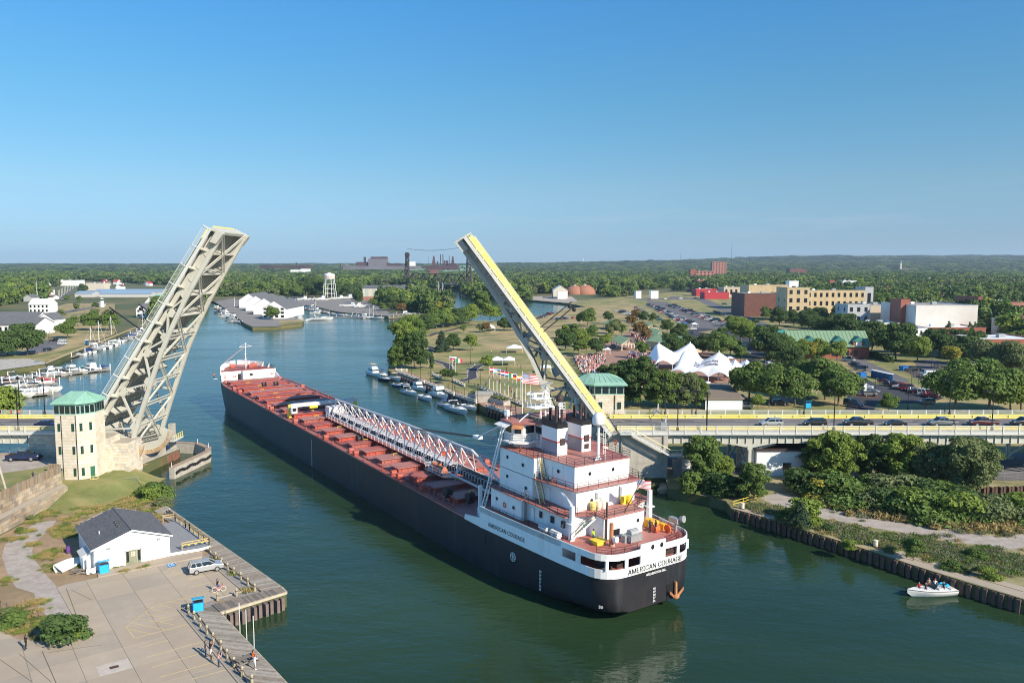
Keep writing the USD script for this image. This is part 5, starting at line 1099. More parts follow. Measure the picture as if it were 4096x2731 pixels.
for a,b in zip(P_[:-1],P_[1:]):fb.bar((a[0]-OB[0],a[1]-OB[1],1.95),(b[0]-OB[0],b[1]-OB[1],1.95),.25,.34)
part(BW,'edge_beam',fb,mat('pale_timber',(0.46,0.40,0.30),.8,.15));part(BW,'walk_bed',MB().prism([(x-OB[0],y-OB[1]) for x,y in xy([FG(1212,92),FG(1300,58),FG(2212,692),FG(2240,722),FG(1722,882),FG(1540,868),FG(1663,830),FG(2045,718)])],1.9,2.05),plank_mats[3])
pile_mat=mat('stained_piles',(0.17,0.125,0.115),.85,.3,.8,wear=((0.06,0.05,0.05),.5,.8))
def sheetpiles(label,pts,z1,step=.75,m=pile_mat,z0=-1.4,cap=None,name='sheet_pile_wall',dep=.45):
 o=np.array(pts[0][:2]);T=thing(name,label,'sheet pile wall',(*o,0));n=0
 for a,b in zip(pts[:-1],pts[1:]):
  a,b=np.array(a[:2])-o,np.array(b[:2])-o;L=np.linalg.norm(b-a)
  if L<.2:continue
  t=(b-a)/L;k=max(1,int(L/step));rz=math.atan2(t[1],t[0])
  for i in range(k):
   c=a+t*L*(i+.5)/k;n+=1
   part(T,'sheet_pile',MB().box((*c,(z0+z1)/2),(L/k*(.55 if n%2 else .5),dep if n%2 else dep*2.2,z1-z0-.04*(n%3)),rz),m)
 if cap is not None:
  mb=MB()
  for a,b in zip(pts[:-1],pts[1:]):mb.bar((*(np.array(a[:2])-o),z1+.06),(*(np.array(b[:2])-o),z1+.06),1.0,.16)
  part(T,'cap',mb,cap)
 return T
sheetpiles('stained pinkish sheet piles under the projecting boardwalk arm',[FG(2235,740),FG(1730,893)],1.7)
sheetpiles('sheet piles along the upper boardwalk edge beside the house deck',[FG(1310,70),FG(2200,690)],1.7)
sheetpiles('sheet piles along the lower boardwalk edge below the picnic table',[FG(1735,905),FG(2240,1440),FG(2420,1650)],1.7)
posts=[(1650,410),(1692,460),(1740,505),(1785,545),(1835,580),(1888,620),(1943,665),(1998,712),(1855,750),(1705,785),(1478,880),(1522,930),(1570,985),(1622,1045),(1672,1103),(1732,1165),(1780,1235),(1835,1300),(1900,1375),(1975,1440)]
rk=kindof('rope_post');part(rk,'post',MB().tube((0,0,0),(0,0,.95),.17,10,.15),mat('weathered_post',(0.36,0.31,0.20),.8,.2,3));part(rk,'chamfered_top',MB().tube((0,0,.95),(0,0,1.1),.15,10,.07),mat('post_top',(0.42,0.38,0.27),.8));part(rk,'rope_wrap',MB().lathe((0,0,.62),[(.15,0),(.2,.05),(.15,.12)],10),sooty)
PP=[FG(*p) for p in posts]
for i,p in enumerate(PP):
 copy(rk,'rope_post','weathered wooden rope post between lot and boardwalk, upper row' if i<8 else ('weathered wooden post across the boardwalk gap' if i<10 else 'weathered wooden rope post between lot and boardwalk, lower row by the picnic table'),'post',p,0,1,'rope posts, upper row' if i<8 else ('posts at the gap' if i<10 else 'rope posts, lower row'))
for lab,q in (('dark sagging rope along the upper row of posts',PP[:8]),('dark sagging rope along the lower row of posts',PP[10:])):
 mb=MB()
 for a,b in zip(q[:-1],q[1:]):m_=(a+b)/2;mb.tube(a+(0,0,.7),m_+(0,0,.42),.03,5);mb.tube(m_+(0,0,.42),b+(0,0,.7),.03,5)
 solo('rope',mb,sooty,lab,'rope')
for i,(x,y0) in enumerate(((1882,1055),(1935,1110),(1993,1165))):
 p=FG(x,y0,.1);solo('mooring_pole',MB().tube((p[0],p[1],-1),(p[0],p[1],4.2),.06,6),steel_lt,'thin pale mooring pole in the water beside the lower boardwalk','pole','mooring poles by the boardwalk')
H=thing('white_house','white gabled boathouse with dark grey shingle roof beside the boardwalk','house',(-59.5,109.75,2.0),math.atan2(6.15,8.15))
W_,D_,hw,hr=10.25,12.7,3.25,4.95
part(H,'wall',MB().hull([(x,y,z) for x in (0,W_) for y in (0,D_) for z in (0,hw)]+[(W_/2,y,hr) for y in (0,D_)]),mat('white_siding',(0.80,0.80,0.79),.5,.03,1.0))
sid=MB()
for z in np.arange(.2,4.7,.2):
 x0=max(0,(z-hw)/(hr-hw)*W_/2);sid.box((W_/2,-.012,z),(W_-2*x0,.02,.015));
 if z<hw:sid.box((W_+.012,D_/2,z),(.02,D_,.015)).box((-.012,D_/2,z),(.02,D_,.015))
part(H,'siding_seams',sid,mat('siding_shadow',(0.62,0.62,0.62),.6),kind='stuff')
shing=[mat('shingle_%d'%i,c,.95,.15,3) for i,c in enumerate(((0.115,0.12,0.135),(0.10,0.105,0.12),(0.13,0.135,0.15)))]
for sg in (-1,1):
 e,r=np.array([W_/2-sg*(W_/2+.35),hw-.12]),np.array([W_/2,hr+.1]);d=r-e;nl=np.array([-d[1],d[0]])/np.linalg.norm(d)*(1 if d[0]>0 else -1)
 rp=part(H,'roof',MB().hull([(q[0]+nl[0]*t,y,q[1]+nl[1]*t) for q in (e,r) for y in (-.35,D_+.35) for t in (0,.12)]),shing[0])
 ms=[MB(),MB(),MB()];n=22
 for i in range(n):
  p=e+d*(i+.45)/n+nl*(.135+.004*(i%2));off=rng.random()
  for j in range(26):
   y=-.35+(j+off)*.515
   if y>D_+.1:continue
   a=p-d/n*.55;b=p+d/n*.55;ms[int(rng.integers(3))].hull([(q[0]+nl[0]*t,yy,q[1]+nl[1]*t) for q,t in ((a,.012),(b,0)) for yy in (y+.01,y+.505)]+[(p[0]+nl[0]*.02,y+.25,p[1]+nl[1]*.02)])
 for q in range(3):part(rp,'shingles',ms[q],shing[q],kind='stuff')
 fa=MB()
 for y in (-.37,D_+.37):fa.bar((e[0],y,e[1]+.04),(r[0],y,r[1]+.04),.05,.2)
 fa.bar((e[0],-.35,e[1]),(e[0],D_+.35,e[1]),.12,.14);part(H,'fascia',fa,white_plain)
part(H,'ridge_cap',MB().bar((W_/2,-.35,hr+.27),(W_/2,D_+.35,hr+.27),.3,.06),shing[0])
for y in (3.6,4.7,5.8):part(H,'roof_vent',MB().hull([(W_/2-1.1+a,y+b,hr-.12+c) for a,b,c in ((-.2,-.25,0),(.25,-.25,.1),(-.2,.25,0),(.25,.25,.1),(0,-.18,.28),(0,.18,.28))]),black_paint)
part(H,'vent_pipe',MB().tube((1.6,4.6,hw+.1),(1.6,4.6,hw+1.1),.09,8),white_plain)
for x in (1.9,2.85,6.6,7.6):
 w=part(H,'window',MB().box((x+.35,-.03,1.55),(.8,.06,1.05)),mat('window_blind',(0.62,0.64,0.62),.2));part(w,'frame',MB().box((x+.35,-.06,2.1),(.95,.06,.08)).box((x+.35,-.06,1.0),(.95,.06,.08)).box((x+.35,-.06,1.55),(.9,.05,.06)).box((x-.08,-.06,1.55),(.08,.06,1.1)).box((x+.78,-.06,1.55),(.08,.06,1.1)),white_plain)
dr=part(H,'door',MB().box((5.15,-.04,1.05),(.95,.08,2.1)),mat('door_olive',(0.24,0.25,0.17),.5));part(dr,'door_glass',MB().box((5.15,-.09,1.5),(.6,.03,.75)),mat('warm_glass',(0.42,0.30,0.2),.2));gm=MB()
for i in range(3):gm.box((4.95+i*.2,-.115,1.5),(.03,.02,.75));gm.box((5.15,-.115,1.25+i*.25),(.6,.02,.03))
part(dr,'glazing_bars',gm,white_plain)
for x in (4.4,5.95):part(H,'sidelight',MB().box((x,-.03,1.15),(.34,.06,1.7)),dark_glass);part(H,'sidelight_frame',MB().box((x-.22,-.05,1.1),(.09,.06,2.2)).box((x+.22,-.05,1.1),(.09,.06,2.2)).box((x,-.05,.2),(.36,.06,.35)),mat('door_olive',(0.24,0.25,0.17),.5))
for x in (1.9,8.7):part(H,'wall_lamp',MB().box((x,-.12,3.0),(.42,.2,.2)),grey_metal)
part(H,'downpipe',MB().tube((.1,-.1,0),(.1,-.1,3.1),.06,6).tube((W_-.1,-.1,0),(W_-.1,-.1,3.1),.06,6),white_plain)
an_=part(H,'lean_to',MB().hull([(x,y,z) for x,y,z in ((-1.2,1.2,0),(0,1.2,0),(-1.2,4.2,0),(0,4.2,0),(-1.2,1.2,2.1),(0,1.2,2.6),(-1.2,4.2,2.1),(0,4.2,2.6))]),white_plain);part(an_,'lean_to_roof',MB().hull([(-1.5,1.0,2.05),(0,1.0,2.68),(-1.5,4.4,2.05),(0,4.4,2.68),(-1.5,1.0,2.12),(0,1.0,2.74),(-1.5,4.4,2.12),(0,4.4,2.74)]),steel_lt);part(H,'water_tank',MB().tube((-.7,.5,0),(-.7,.5,1.9),.22,10),white_plain)
DK=[G_ for G_ in xy([FG(1275,205),FG(1372,180),FG(1648,378),FG(1560,400),FG(1335,437)])]
D=thing('house_deck','grey deck with taped yellow timber railing beside the white house','deck',(*DK[0],2.0));dd=[(x-DK[0][0],y-DK[0][1]) for x,y in DK]
part(D,'deck_floor',MB().prism(dd,.3,.42),mat('deck_grey',(0.25,0.26,0.28),.8,.06));part(D,'deck_fascia',MB().bar((*dd[2],.25),(*dd[3],.25),.1,.4).bar((*dd[3],.25),(*dd[4],.25),.1,.4).bar((*dd[1],.25),(*dd[2],.25),.1,.4),white_plain)
rp=[FG(*q) for q in ((1280,190),(1374,178),(1455,232),(1488,258),(1640,372),(1430,412))];rp=[q[:2]-np.array(DK[0]) for q in rp]
for a,b in zip(rp[:-1],rp[1:]):
 L=np.linalg.norm(b-a);n=max(1,int(L/2.0))
 for i in range(n+1):q=a+(b-a)*i/n;part(D,'railing_post',MB().box((*q,1.0),(.12,.12,1.3)),wood_tan)
 for z in (1.55,1.2):part(D,'railing_board',MB().bar((*a,z),(*b,z),.06,.14),wood_tan)
 for i in range(int(L/.55)):q=a+(b-a)*(i+.5)/max(1,int(L/.55));part(D,'baluster',MB().bar((*q,1.55),(*(q+(b-a)/L*.3),.5),.05,.05),wood_tan) if L>3 and a[1]<99 and abs(b[0]-a[0])>2 and b is not rp[-1] else None
tp=MB();a,b=rp[-2],rp[-1]
for i in range(8):p,q=a+(b-a)*i/8,a+(b-a)*(i+1)/8;tp.bar((*p,1.0+.3*(i%2)),(*q,1.0+.3*((i+1)%2)),.02,.1)
part(D,'caution_tape',tp,mat('tape_yellow',(0.85,0.75,0.05),.5))
bk=kindof('waste_station');part(bk,'cabinet',MB().box((0,0,.65),(1.25,.85,1.2)),cyan_mat);part(bk,'frame',MB().bar((-.6,-.4,0),(-.6,-.4,1.75),.06).bar((.6,-.4,0),(.6,-.4,1.75),.06).bar((-.6,.4,0),(-.6,.4,1.75),.06).bar((.6,.4,0),(.6,.4,1.75),.06).box((0,-.43,1.22),(1.25,.03,.06)),blue_mat);part(bk,'lid',MB().hull([(-.75,-.6,1.78),(.75,-.6,1.78),(-.75,.55,1.6),(.75,.55,1.6),(-.75,-.6,1.84),(.75,-.6,1.84),(-.75,.55,1.66),(.75,.55,1.66)]),cyan_mat);part(bk,'bin_mouth',MB().box((0,0,1.3),(1.1,.7,.1)),black_paint)
copy(bk,'waste_station','bright blue covered waste bin against the front wall of the white house','bin',FG(815,565),.64);copy(bk,'waste_station','bright blue covered waste bin standing by the boardwalk corner','bin',FG(1555,868),.45)
T=thing('rowing_boat','white rowing boat tipped on its side on the grass left of the house','boat',(*FG(535,530)[:2],2.2),1.25);R=boathull(3.9,1.8,.55)
UsdGeom.Xform(T).GetOrderedXformOps()[1].Set((30,0,math.degrees(1.25)))
part(T,'hull',MB().loft(R,cap=False),gel,smooth=40);part(T,'inside',MB().loft([[(x*.95,y*.9,z*.85+.12) for x,y,z in r[::-1]] for r in R],cap=False),mat('boat_inside',(0.55,0.62,0.60),.5));part(T,'thwart',MB().box((0,0,.42),(.25,1.3,.05)).box((-1.2,0,.42),(.25,1.3,.05)).box((.3,.1,.3),(.8,.3,.2)),dark_metal)
b=FG(535,410);T=thing('barrel','purple plastic barrel in the shade behind the white house','barrel',b);part(T,'drum',MB().lathe((0,0,0),[(.01,0),(.28,0),(.31,.3),(.3,.6),(.28,.88),(.01,.9)],14),mat('purple_plastic',(0.14,0.05,0.24),.5));part(T,'lid',MB().tube((0,0,.9),(0,0,.95),.29,14),mat('purple_plastic',(0.14,0.05,0.24),.5))
b=FG(655,560);T=thing('lumber_pile','heap of old boards beside the corner of the white house','lumber',b)
for i in range(14):a=rng.random()*1.2-.3;part(T,'board',MB().box((rng.normal()*.5,rng.normal()*.5,.08+.06*(i//3)),(2.0+rng.random(),.18,.05),a),plank_mats[int(rng.integers(3))])
b=FG(715,578);T=thing('notice_board','small white notice board with red lettering propped by the lumber','sign',b,.6);part(T,'panel',MB().hull([(-.55,0,.05),(.55,0,.05),(-.55,.3,.7),(.55,.3,.7),(-.55,.03,.05),(.55,.03,.05),(-.55,.33,.7),(.55,.33,.7)]),white_plain);part(T,'legs',MB().bar((-.5,.35,0),(-.5,.3,.6),.05).bar((.5,.35,0),(.5,.3,.6),.05),wood_grey);part(T,'printed_lines',MB().box((0,.12,.38),(.8,.02,.06)).box((0,.18,.5),(.7,.02,.06)),red_mat)
b=FG(1920,1290);T=thing('picnic_table','dark weathered picnic table on the lower boardwalk','table',(b[0],b[1],2.16),.85)
for i in range(5):part(T,'top_board',MB().box((0,-.3+i*.15,.74),(2.2,.13,.04)),plank_mats[3])
for sg in (-1,1):part(T,'bench_board',MB().box((0,sg*.72,.44),(2.2,.26,.04)),plank_mats[0])
for x in (-.8,.8):
 part(T,'leg',MB().bar((x,-.75,0),(x,-.2,.72),.08).bar((x,.75,0),(x,.2,.72),.08).bar((x,-.75,.4),(x,.75,.4),.05,.1),plank_mats[3])
b=FG(1345,132);T=thing('bench','dark wooden bench at the far end of the upper boardwalk','bench',(b[0],b[1],2.16),-.55)
for i in range(3):part(T,'seat_slat',MB().box((0,-.2+i*.16,.45),(2.0,.13,.04)),plank_mats[3]);part(T,'back_slat',MB().box((0,-.36,.6+i*.14),(2.0,.04,.12)),plank_mats[3])
for x in (-.8,.8):part(T,'leg',MB().bar((x,-.3,0),(x,-.36,.95),.07).bar((x,.2,0),(x,.2,.45),.07),dark_metal)
person('person in cap and black shirt sitting on the dark bench',(b[0]-.3,b[1]-.1,2.16),-.55+PI/2,CLOTH['black'],CLOTH['grey'],'sit',hat=CLOTH['white'])
person('person in grey shirt and jeans standing by the kerb, hands down',FG(1613,1222),.7,CLOTH['grey'],CLOTH['denim'],'stand',1.82,hat=CLOTH['grey']);person('person in black shirt standing behind the one in white',FG(1650,1222),.8,CLOTH['black'],CLOTH['black'],'phone',1.78)
person('person in white shirt and light shorts standing in front of the black shirt',FG(1655,1262),.75,CLOTH['white'],CLOTH['khaki'],'stand',1.68,shorts=True);person('person in pink shirt and jeans shading the eyes with a raised arm',FG(1715,1303),.8,CLOTH['pink'],CLOTH['denim'],'shade',1.68)
person('person in orange shirt sitting at the picnic table',FG(1985,1268,2.16),.9,CLOTH['orange'],CLOTH['blue'],'sit',1.75);person('person in white top and shorts leaning beside the picnic table',FG(1998,1325,2.16),.9,CLOTH['white'],CLOTH['white'],'phone',1.66,shorts=True)
person('person in black clothes walking at the far left of the lot',FG(205,1166),1.2,CLOTH['black'],CLOTH['black'],'walk',1.66)
b=FG(1718,716);B=thing('bicycle','bicycle with white-walled tyres under a rider on the lot','bicycle',b,.5)
for x in (-.55,.55):
 w=MB()
 for i in range(20):a,c_=i*PI/10,(i+1)*PI/10;w.tube((x+.34*math.cos(a),0,.36+.34*math.sin(a)),(x+.34*math.cos(c_),0,.36+.34*math.sin(c_)),.03,5)
 wp=part(B,'wheel',w,cream);sp_=MB()
 for i in range(10):a=i*PI/5;sp_.tube((x,0,.36),(x+.33*math.cos(a),0,.36+.33*math.sin(a)),.008,3)
 part(wp,'spokes',sp_,grey_metal)
part(B,'frame',MB().tube((-.55,0,.36),(-.05,0,.32),.025,6).tube((-.05,0,.32),(-.2,0,.85),.025,6).tube((-.05,0,.32),(.42,0,.8),.03,6).tube((-.2,0,.8),(.42,0,.82),.03,6).tube((.42,0,.9),(.55,0,.36),.025,6).tube((-.55,0,.36),(-.2,0,.8),.02,6),red_mat);part(B,'saddle',MB().hull([(-.35,-.09,.93),(-.35,.09,.93),(-.05,0,.93),(-.3,0,.88)]),black_paint);part(B,'handlebar',MB().tube((.4,-.3,1.08),(.4,.3,1.08),.018,6).tube((.42,0,.85),(.4,0,1.08),.02,6),dark_metal)
person('rider in black shirt and blue shorts on the bicycle, holding up a phone',(b[0]-.18,b[1]-.1,2.0),.5,CLOTH['black'],CLOTH['blue'],'ride',1.75,shorts=True,hat=CLOTH['blue'])
car('suv','silver',(-43.75,110.05,1.985),.54,'silver compact SUV parked beside the rope posts near the house')
TZ=6.3
struct('terrace',MB().prism(Polygon([(-85.6,60),(-85.6,148.5),(-86.9,150),(-86.9,159.9),(-300,159.9),(-300,60)]),1.0,TZ),lawn)
LAYER[0]+=1
sheet('gravel_yard',Polygon(xy([L1(-200,640,TZ),L1(300,690,TZ),L1(560,720,TZ),L1(540,745,TZ),L1(350,790,TZ),L1(-200,870,TZ)])),gravel,z=TZ+.012)
W1=thing('retaining_wall','lower retaining wall of weathered sandstone blocks at the yard edge','wall',(-83,120,0));part(W1,'core',MB().prism([(-1.0,-60),(.2,-60),(-.6,26.2),(-2.6,28),(-2.6,-60)],1,4.25),mortar)
block_wall(W1,(.25,-24),(-.55,26.2),1.9,4.3,1.15,.6,old_stone,(1,0),seed=21,proud=.08,gap=.05)
W2=thing('retaining_wall','upper retaining wall of weathered sandstone blocks below the board fence','wall',(-85,120,0));part(W2,'core',MB().prism([(-.8,-60),(0,-60),(-.4,27.5),(-.9,29)],4.0,TZ+.05),mortar)
block_wall(W2,(.05,-24),(-.35,27.5),4.3,TZ+.1,1.2,.65,old_stone,(1,0),seed=22,proud=.08,gap=.05)
F_=thing('board_fence','long brown weathered board fence on top of the stone wall','fence',(-85.2,120,TZ));fm_=[mat('fence_board_%d'%i,c,.85,.15,2) for i,c in enumerate(((0.27,0.20,0.14),(0.23,0.17,0.12),(0.30,0.23,0.16)))]
for i in range(134):y=-26+i*.4;part(F_,'fence_board',MB().box((-.004*y,y,.85+.03*rng.random()),(.04,.37,1.6)),fm_[int(rng.integers(3))])
for i in range(9):part(F_,'fence_post',MB().box((.12-.004*(-25+i*6.5),-25+i*6.5,.9),(.14,.14,1.9)),grey_metal)
for i in range(8):part(F_,'fence_board',MB().box((-.15-(i+.5)*.4*.9,27.6+(i+.5)*.4*.25,.85),(.37,.04,1.6),.27),fm_[int(rng.integers(3))])
car('pickup','navy',L1(168,738,TZ+.02)+(.3,1.0,0),.06,'dark blue crew cab pickup parked on gravel above the stone wall',sc=1.08)
def pole(p,h,label,lean=0.0,r=.16,arms=0,name='utility_pole',m=None,group=None):
 T=thing(name,label,'pole',p,0,group);m=m or mat('pole_wood',(0.26,0.21,0.16),.9,.2);part(T,'shaft',MB().tube((0,0,-.3),(lean,0,h),r,7,r*.7),m)
 for i in range(arms):part(T,'crossarm',MB().box((lean,0,h-.6-i),(2.2,.12,.12)),m)
 return T
pole(L1(62,1010,TZ),14,'leaning pale wooden utility pole at the left edge above the wall',-3.2,.2,m=mat('pole_pale',(0.42,0.37,0.30),.8))
for p,lab,d in ((L1(395,645,TZ),'green transformer cabinet by the tower foot above the wall',(2.2,1.6,1.6)),(L1(130,1000,TZ),'low green utility box on the terrace grass behind the fence',(1.6,1.2,.9))):
 T=thing('utility_cabinet',lab,'cabinet',p);part(T,'housing',MB().box((0,0,d[2]/2),d),mat('cabinet_green',(0.05,0.12,0.08),.5));part(T,'cabinet_lid',MB().box((0,0,d[2]+.04),(d[0]+.1,d[1]+.1,.08)),mat('cabinet_green',(0.05,0.12,0.08),.5))
person('person in navy shirt standing on the terrace behind the board fence',L1(285,905,TZ),2.2,CLOTH['navy'],CLOTH['grey'])
def wirefence(label,pts,h=1.8,step=2.6,gate=None):
 o=np.array(pts[0]);T=thing('chain_link_fence',label,'fence',o);mb=MB()
 for a,b in zip(pts[:-1],pts[1:]):
  a,b=np.array(a)-o,np.array(b)-o;L=np.linalg.norm(b-a);n=max(1,int(L/step))
  for i in range(n+1):q=a+(b-a)*i/n;part(T,'fence_post',MB().tube(q,q+(0,0,h),.045,6),grey_metal)
  part(T,'top_rail',MB().tube(a+(0,0,h),b+(0,0,h),.035,5),grey_metal)
  for z in np.arange(.2,h,.3):mb.tube(a+(0,0,z),b+(0,0,z),.008,3)
  for s in np.arange(0,L,.35):q=a+(b-a)*s/L;mb.tube(q,q+(0,0,h),.008,3)
 part(T,'wire_mesh',mb,grey_metal,kind='stuff');return T
T=wirefence('chain link fence with double gate across the grass below the tower',[L1(697,968),L1(855,970),L1(945,965),L1(1040,958),L1(1190,945)]);part(T,'warning_sign',MB().box(tuple(L1(972,955)-L1(697,968)+(0,-.1,1.3)),(.9,.04,.6)),white_plain)
wirefence('chain link fence along the gravel yard beside the dark underpass',[L1(0,660,TZ),L1(250,690,TZ),L1(490,650,TZ)])
for i,(a,b,lab) in enumerate(((L1(1195,950),L1(1300,1000),'short yellow railing at the water edge above the shrubs'),(L1(1090,890),L1(1180,905),'rusty yellow railing beside the pier sheet piles'))):
 o=a;T=thing('railing',lab,'railing',a);mb=MB();d=b-a
 for t in (0,.33,.66,1):part(T,'railing_post',MB().tube(d*t,d*t+(0,0,1.1),.06,6),bridge_yellow)
 part(T,'railing_bar',MB().tube((0,0,1.05),d+(0,0,1.05),.05,6).tube((0,0,.55),d+(0,0,.55),.05,6),bridge_yellow)
SHR=[(L1,1370,1040,3.2,'bush_mid','dense green shrub spilling over the bank below the yellow railing'),(L1,1290,1060,2.6,'bush_bright','bright shrub between the bank edge and the grass'),(L1,1230,1020,2.0,'bush_mid','low shrub just left of the bank shrubs'),(L1,1400,1110,1.8,'bush_olive','pale grassy shrub at the tip of the bank'),(L1,1330,1000,2.4,'bush_dark','dark shrub at the water edge beside the yellow railing'),(L1,700,1010,1.4,'bush_dark','low dark bush at the end of the stone wall'),(L1,950,830,2.2,'bush_mid','slim weed bush against the tower door'),(L1,1130,880,1.6,'rusty_tree','rusty brown bush on the pier by the railing'),(FG,515,1085,3.4,'bush_dark','big dark bush around the steel post at the lot corner'),(FG,600,1060,1.5,'bush_bright','small bright bush on the lot edge right of the steel post'),(FG,90,975,2.2,'bush_mid','green bush at the far left by the broken fence'),(FG,30,910,1.4,'bush_olive','small bush at the left border behind the broken fence'),(FG,170,240,1.0,'bush_mid','small bush at the foot of the stone wall by the path'),(FG,240,150,.9,'bush_olive','tiny bush below the wall near the path head')]
for f,x,y,h,k,lab in SHR:tree(k,f(x,y),h,lab,name='shrub',wide=1.25,cat='shrub')
T=thing('broken_fence','sagging rusty wire fence in the weeds at the lower left','fence',FG(0,850));mb=MB()
for i in range(9):q=FG(0+i*62,850+i*19)-FG(0,850);part(T,'fence_post',MB().tube(q,q+(.15*(-1)**i,0,1.1),.04,5),rust)
part(T,'wire',MB().path([FG(i*62,850+i*19)-FG(0,850)+(0,0,1.0-.2*(i%3)) for i in range(9)],.02,4),rust)
T=thing('steel_post','short galvanised steel post standing in the dark bush','post',FG(532,1100));part(T,'shaft',MB().tube((0,0,0),(0,0,2.3),.11,8),grey_metal);part(T,'cap',MB().ball((0,0,2.3),(.13,.13,.06)),grey_metal)
def tuftmesh(seed,h,n,spread,col):
 r=np.random.default_rng(seed);n*=3;p=np.stack([r.normal(size=n)*spread,r.normal(size=n)*spread,np.abs(r.normal(size=n))*h*.3+h*.25],1)
 return (MB().add(*leaves(p,np.stack([r.normal(size=n),r.normal(size=n),.5+.3*r.random(n)],1),h*.3,r,2.2)),col)
leafmat('grass_green',(0.15,0.19,0.05),.25);leafmat('grass_dry',(0.40,0.31,0.13),.25);leafmat('weed_grey',(0.22,0.23,0.13),.25)
TUFT=[[tuftmesh(1,.3,40,.35,LOOKS['grass_green'])],[tuftmesh(2,.35,40,.4,GREEN['bright'])],[tuftmesh(3,.45,36,.4,LOOKS['grass_dry'])],[tuftmesh(4,.55,44,.5,LOOKS['weed_grey'])],[tuftmesh(5,.6,44,.45,GREEN['mid'])],[tuftmesh(6,1.0,50,.4,LOOKS['grass_dry'])]]
def meadow(name,spots,kinds,z=2.0,clip=None,rmul=1.0,dens=1.0):
 pos,idx=[],[]
 for(x,y,rad,n) in spots:
  for _ in range(int(n*dens)):
   a,q=rng.random()*6.28,rad*math.sqrt(rng.random())*(1+.4*rng.normal());p=(x+q*math.cos(a),y+q*.8*math.sin(a))
   if clip is None or clip.contains(Point(p)):pos.append((*p,z));idx.append(kinds[int(rng.integers(len(kinds)))])
 n=len(pos);scatter(name,TUFT,pos,idx,rng.random(n)*6.28,(.6+.8*rng.random(n))*rmul)
free_yard=yard.difference(lot.buffer(.2)).difference(Polygon(xy([FG(740,560),FG(1333,437),FG(1180,120),FG(600,230)])))
sp=[(*FG(x,y)[:2],r,n) for x,y,r,n in [(560,150,1.6,60),(350,105,2.0,90),(500,215,2.2,90),(520,245,2.0,60),(770,20,2.5,90),(960,40,3.5,160),(1050,10,3.5,160),(1180,75,1.5,60),(1240,120,1.5,60),(560,280,1.5,40),(660,100,1.5,50),(350,440,2.2,60),(440,530,2.2,80),(430,400,1.6,40),(260,345,1.0,40),(100,300,1.4,50),(185,245,1.2,40),(30,630,1.5,30),(310,790,1.2,40),(100,855,1.2,40),(60,1030,2.0,80),(160,900,2.0,40),(610,1000,1.2,50),(560,690,.8,25),(330,950,2.0,60),(250,1090,.8,20),(1130,525,.5,12),(920,525,.6,14),(980,555,.5,10),(1690,460,.6,12),(1830,575,.6,14),(1930,705,.8,16)]]
sp+=[(*L1(x,y)[:2],r,n) for x,y,r,n in [(1120,1060,3.0,160),(1000,1110,3.0,120),(880,1130,2.5,90),(700,1130,2.0,60),(820,1030,1.8,70),(380,1185,1.8,60),(260,1250,1.5,40),(1180,1000,2.0,80),(600,1080,2.0,60),(900,1000,2.0,60)]]
meadow('yard_weeds',sp,[0,0,1,0,2],1.95,free_yard,.62,.8)
# near right bank
RBK=land.intersection(sbox(17,30,330,182))
sheet('weedy_bank',RBK,weeds)
sheet('gravel_track',Polygon(xy([R3(1560,1060),R3(1750,1020),R3(1950,1080),KK(700,45),KK(900,72),KK(1300,140),KK(1700,212),KK(2050,285),KK(2420,270),KK(2420,395),KK(2100,350),KK(1700,300),KK(1400,240),KK(1000,180),KK(700,165),KK(560,90)])).buffer(.6),gravel)
sheet('quay_apron',Polygon(xy([KK(70,66),KK(180,70),KK(420,140),KK(380,150)])).buffer(.3).intersection(land),slab_mats[1])
sheet('quay_slab',Polygon(xy([KK(1190,385),KK(1420,395),KK(1900,545),KK(2352,680),KK(2352,770),KK(1430,490)])).intersection(land),slab_mats[2])
sheet('underbridge_lot',Polygon([(34,160.5),(33,182),(320,182),(320,160),(100,158),(78,166)]),roadmat)
T=sheetpiles('dark steel sheet pile quay along the right bank with pale marker plates',[np.array([*q,0]) for q in R_QUAY[::-1]],1.85,.95,rust,cap=None)
for i,(x,y) in enumerate([(1200,425),(1280,447),(1365,470),(1450,496),(1535,522),(1623,548),(1713,574),(1803,600),(1897,628),(1997,655),(2095,683),(2200,712),(2305,741)]):
 q=KK(x,y,1.0)[:2]-np.array(R_QUAY[-1]);part(T,'marker_plate',MB().box((q[0]-.1,q[1]-.75,1.0),(.45,.1,.35),-.55),white_plain)
yl=MB();qs=[KK(x,y,2.02) for x,y in ((1190,375),(1430,440),(1900,585),(2352,715))]
for a,b in zip(qs[:-1],qs[1:]):yl.bar(a,b,.14,.02)
struct('edge_line',yl,faded)
bol=kindof('bollard');part(bol,'post',MB().lathe((0,0,0),[(.32,0),(.32,.85),(.36,.9),(.36,1.0),(.02,1.05)],14),cream);part(bol,'base_plate',MB().tube((0,0,0),(0,0,.06),.5,14),rust)
copy(bol,'bollard','cream mooring bollard by the yellow railing at the quay corner','bollard',R3(1375,1165));copy(bol,'bollard','cream mooring bollard in tall grass midway along the right quay','bollard',KK(1185,363))
b=R3(1895,1138);T=thing('traffic_barrel','orange and white striped traffic barrel on the gravel track','barrel',b);part(T,'drum',MB().lathe((0,0,0),[(.01,0),(.33,0),(.26,1.05),(.01,1.1)],14),orange_mat)
for z in (.35,.7):part(T,'white_band',MB().lathe((0,0,z),[(.305-.07*z,0),(.31-.07*z,.02),(.295-.07*z,.15),(.29-.07*z,.16)],14),white_plain)
a,b=R3(1790,1165),R3(2008,1128);solo('fallen_pole',MB().tube(a+(0,0,.15),b+(0,0,.15),.13,7),white_plain,'white pole lying on the gravel beside the traffic barrel','pole')
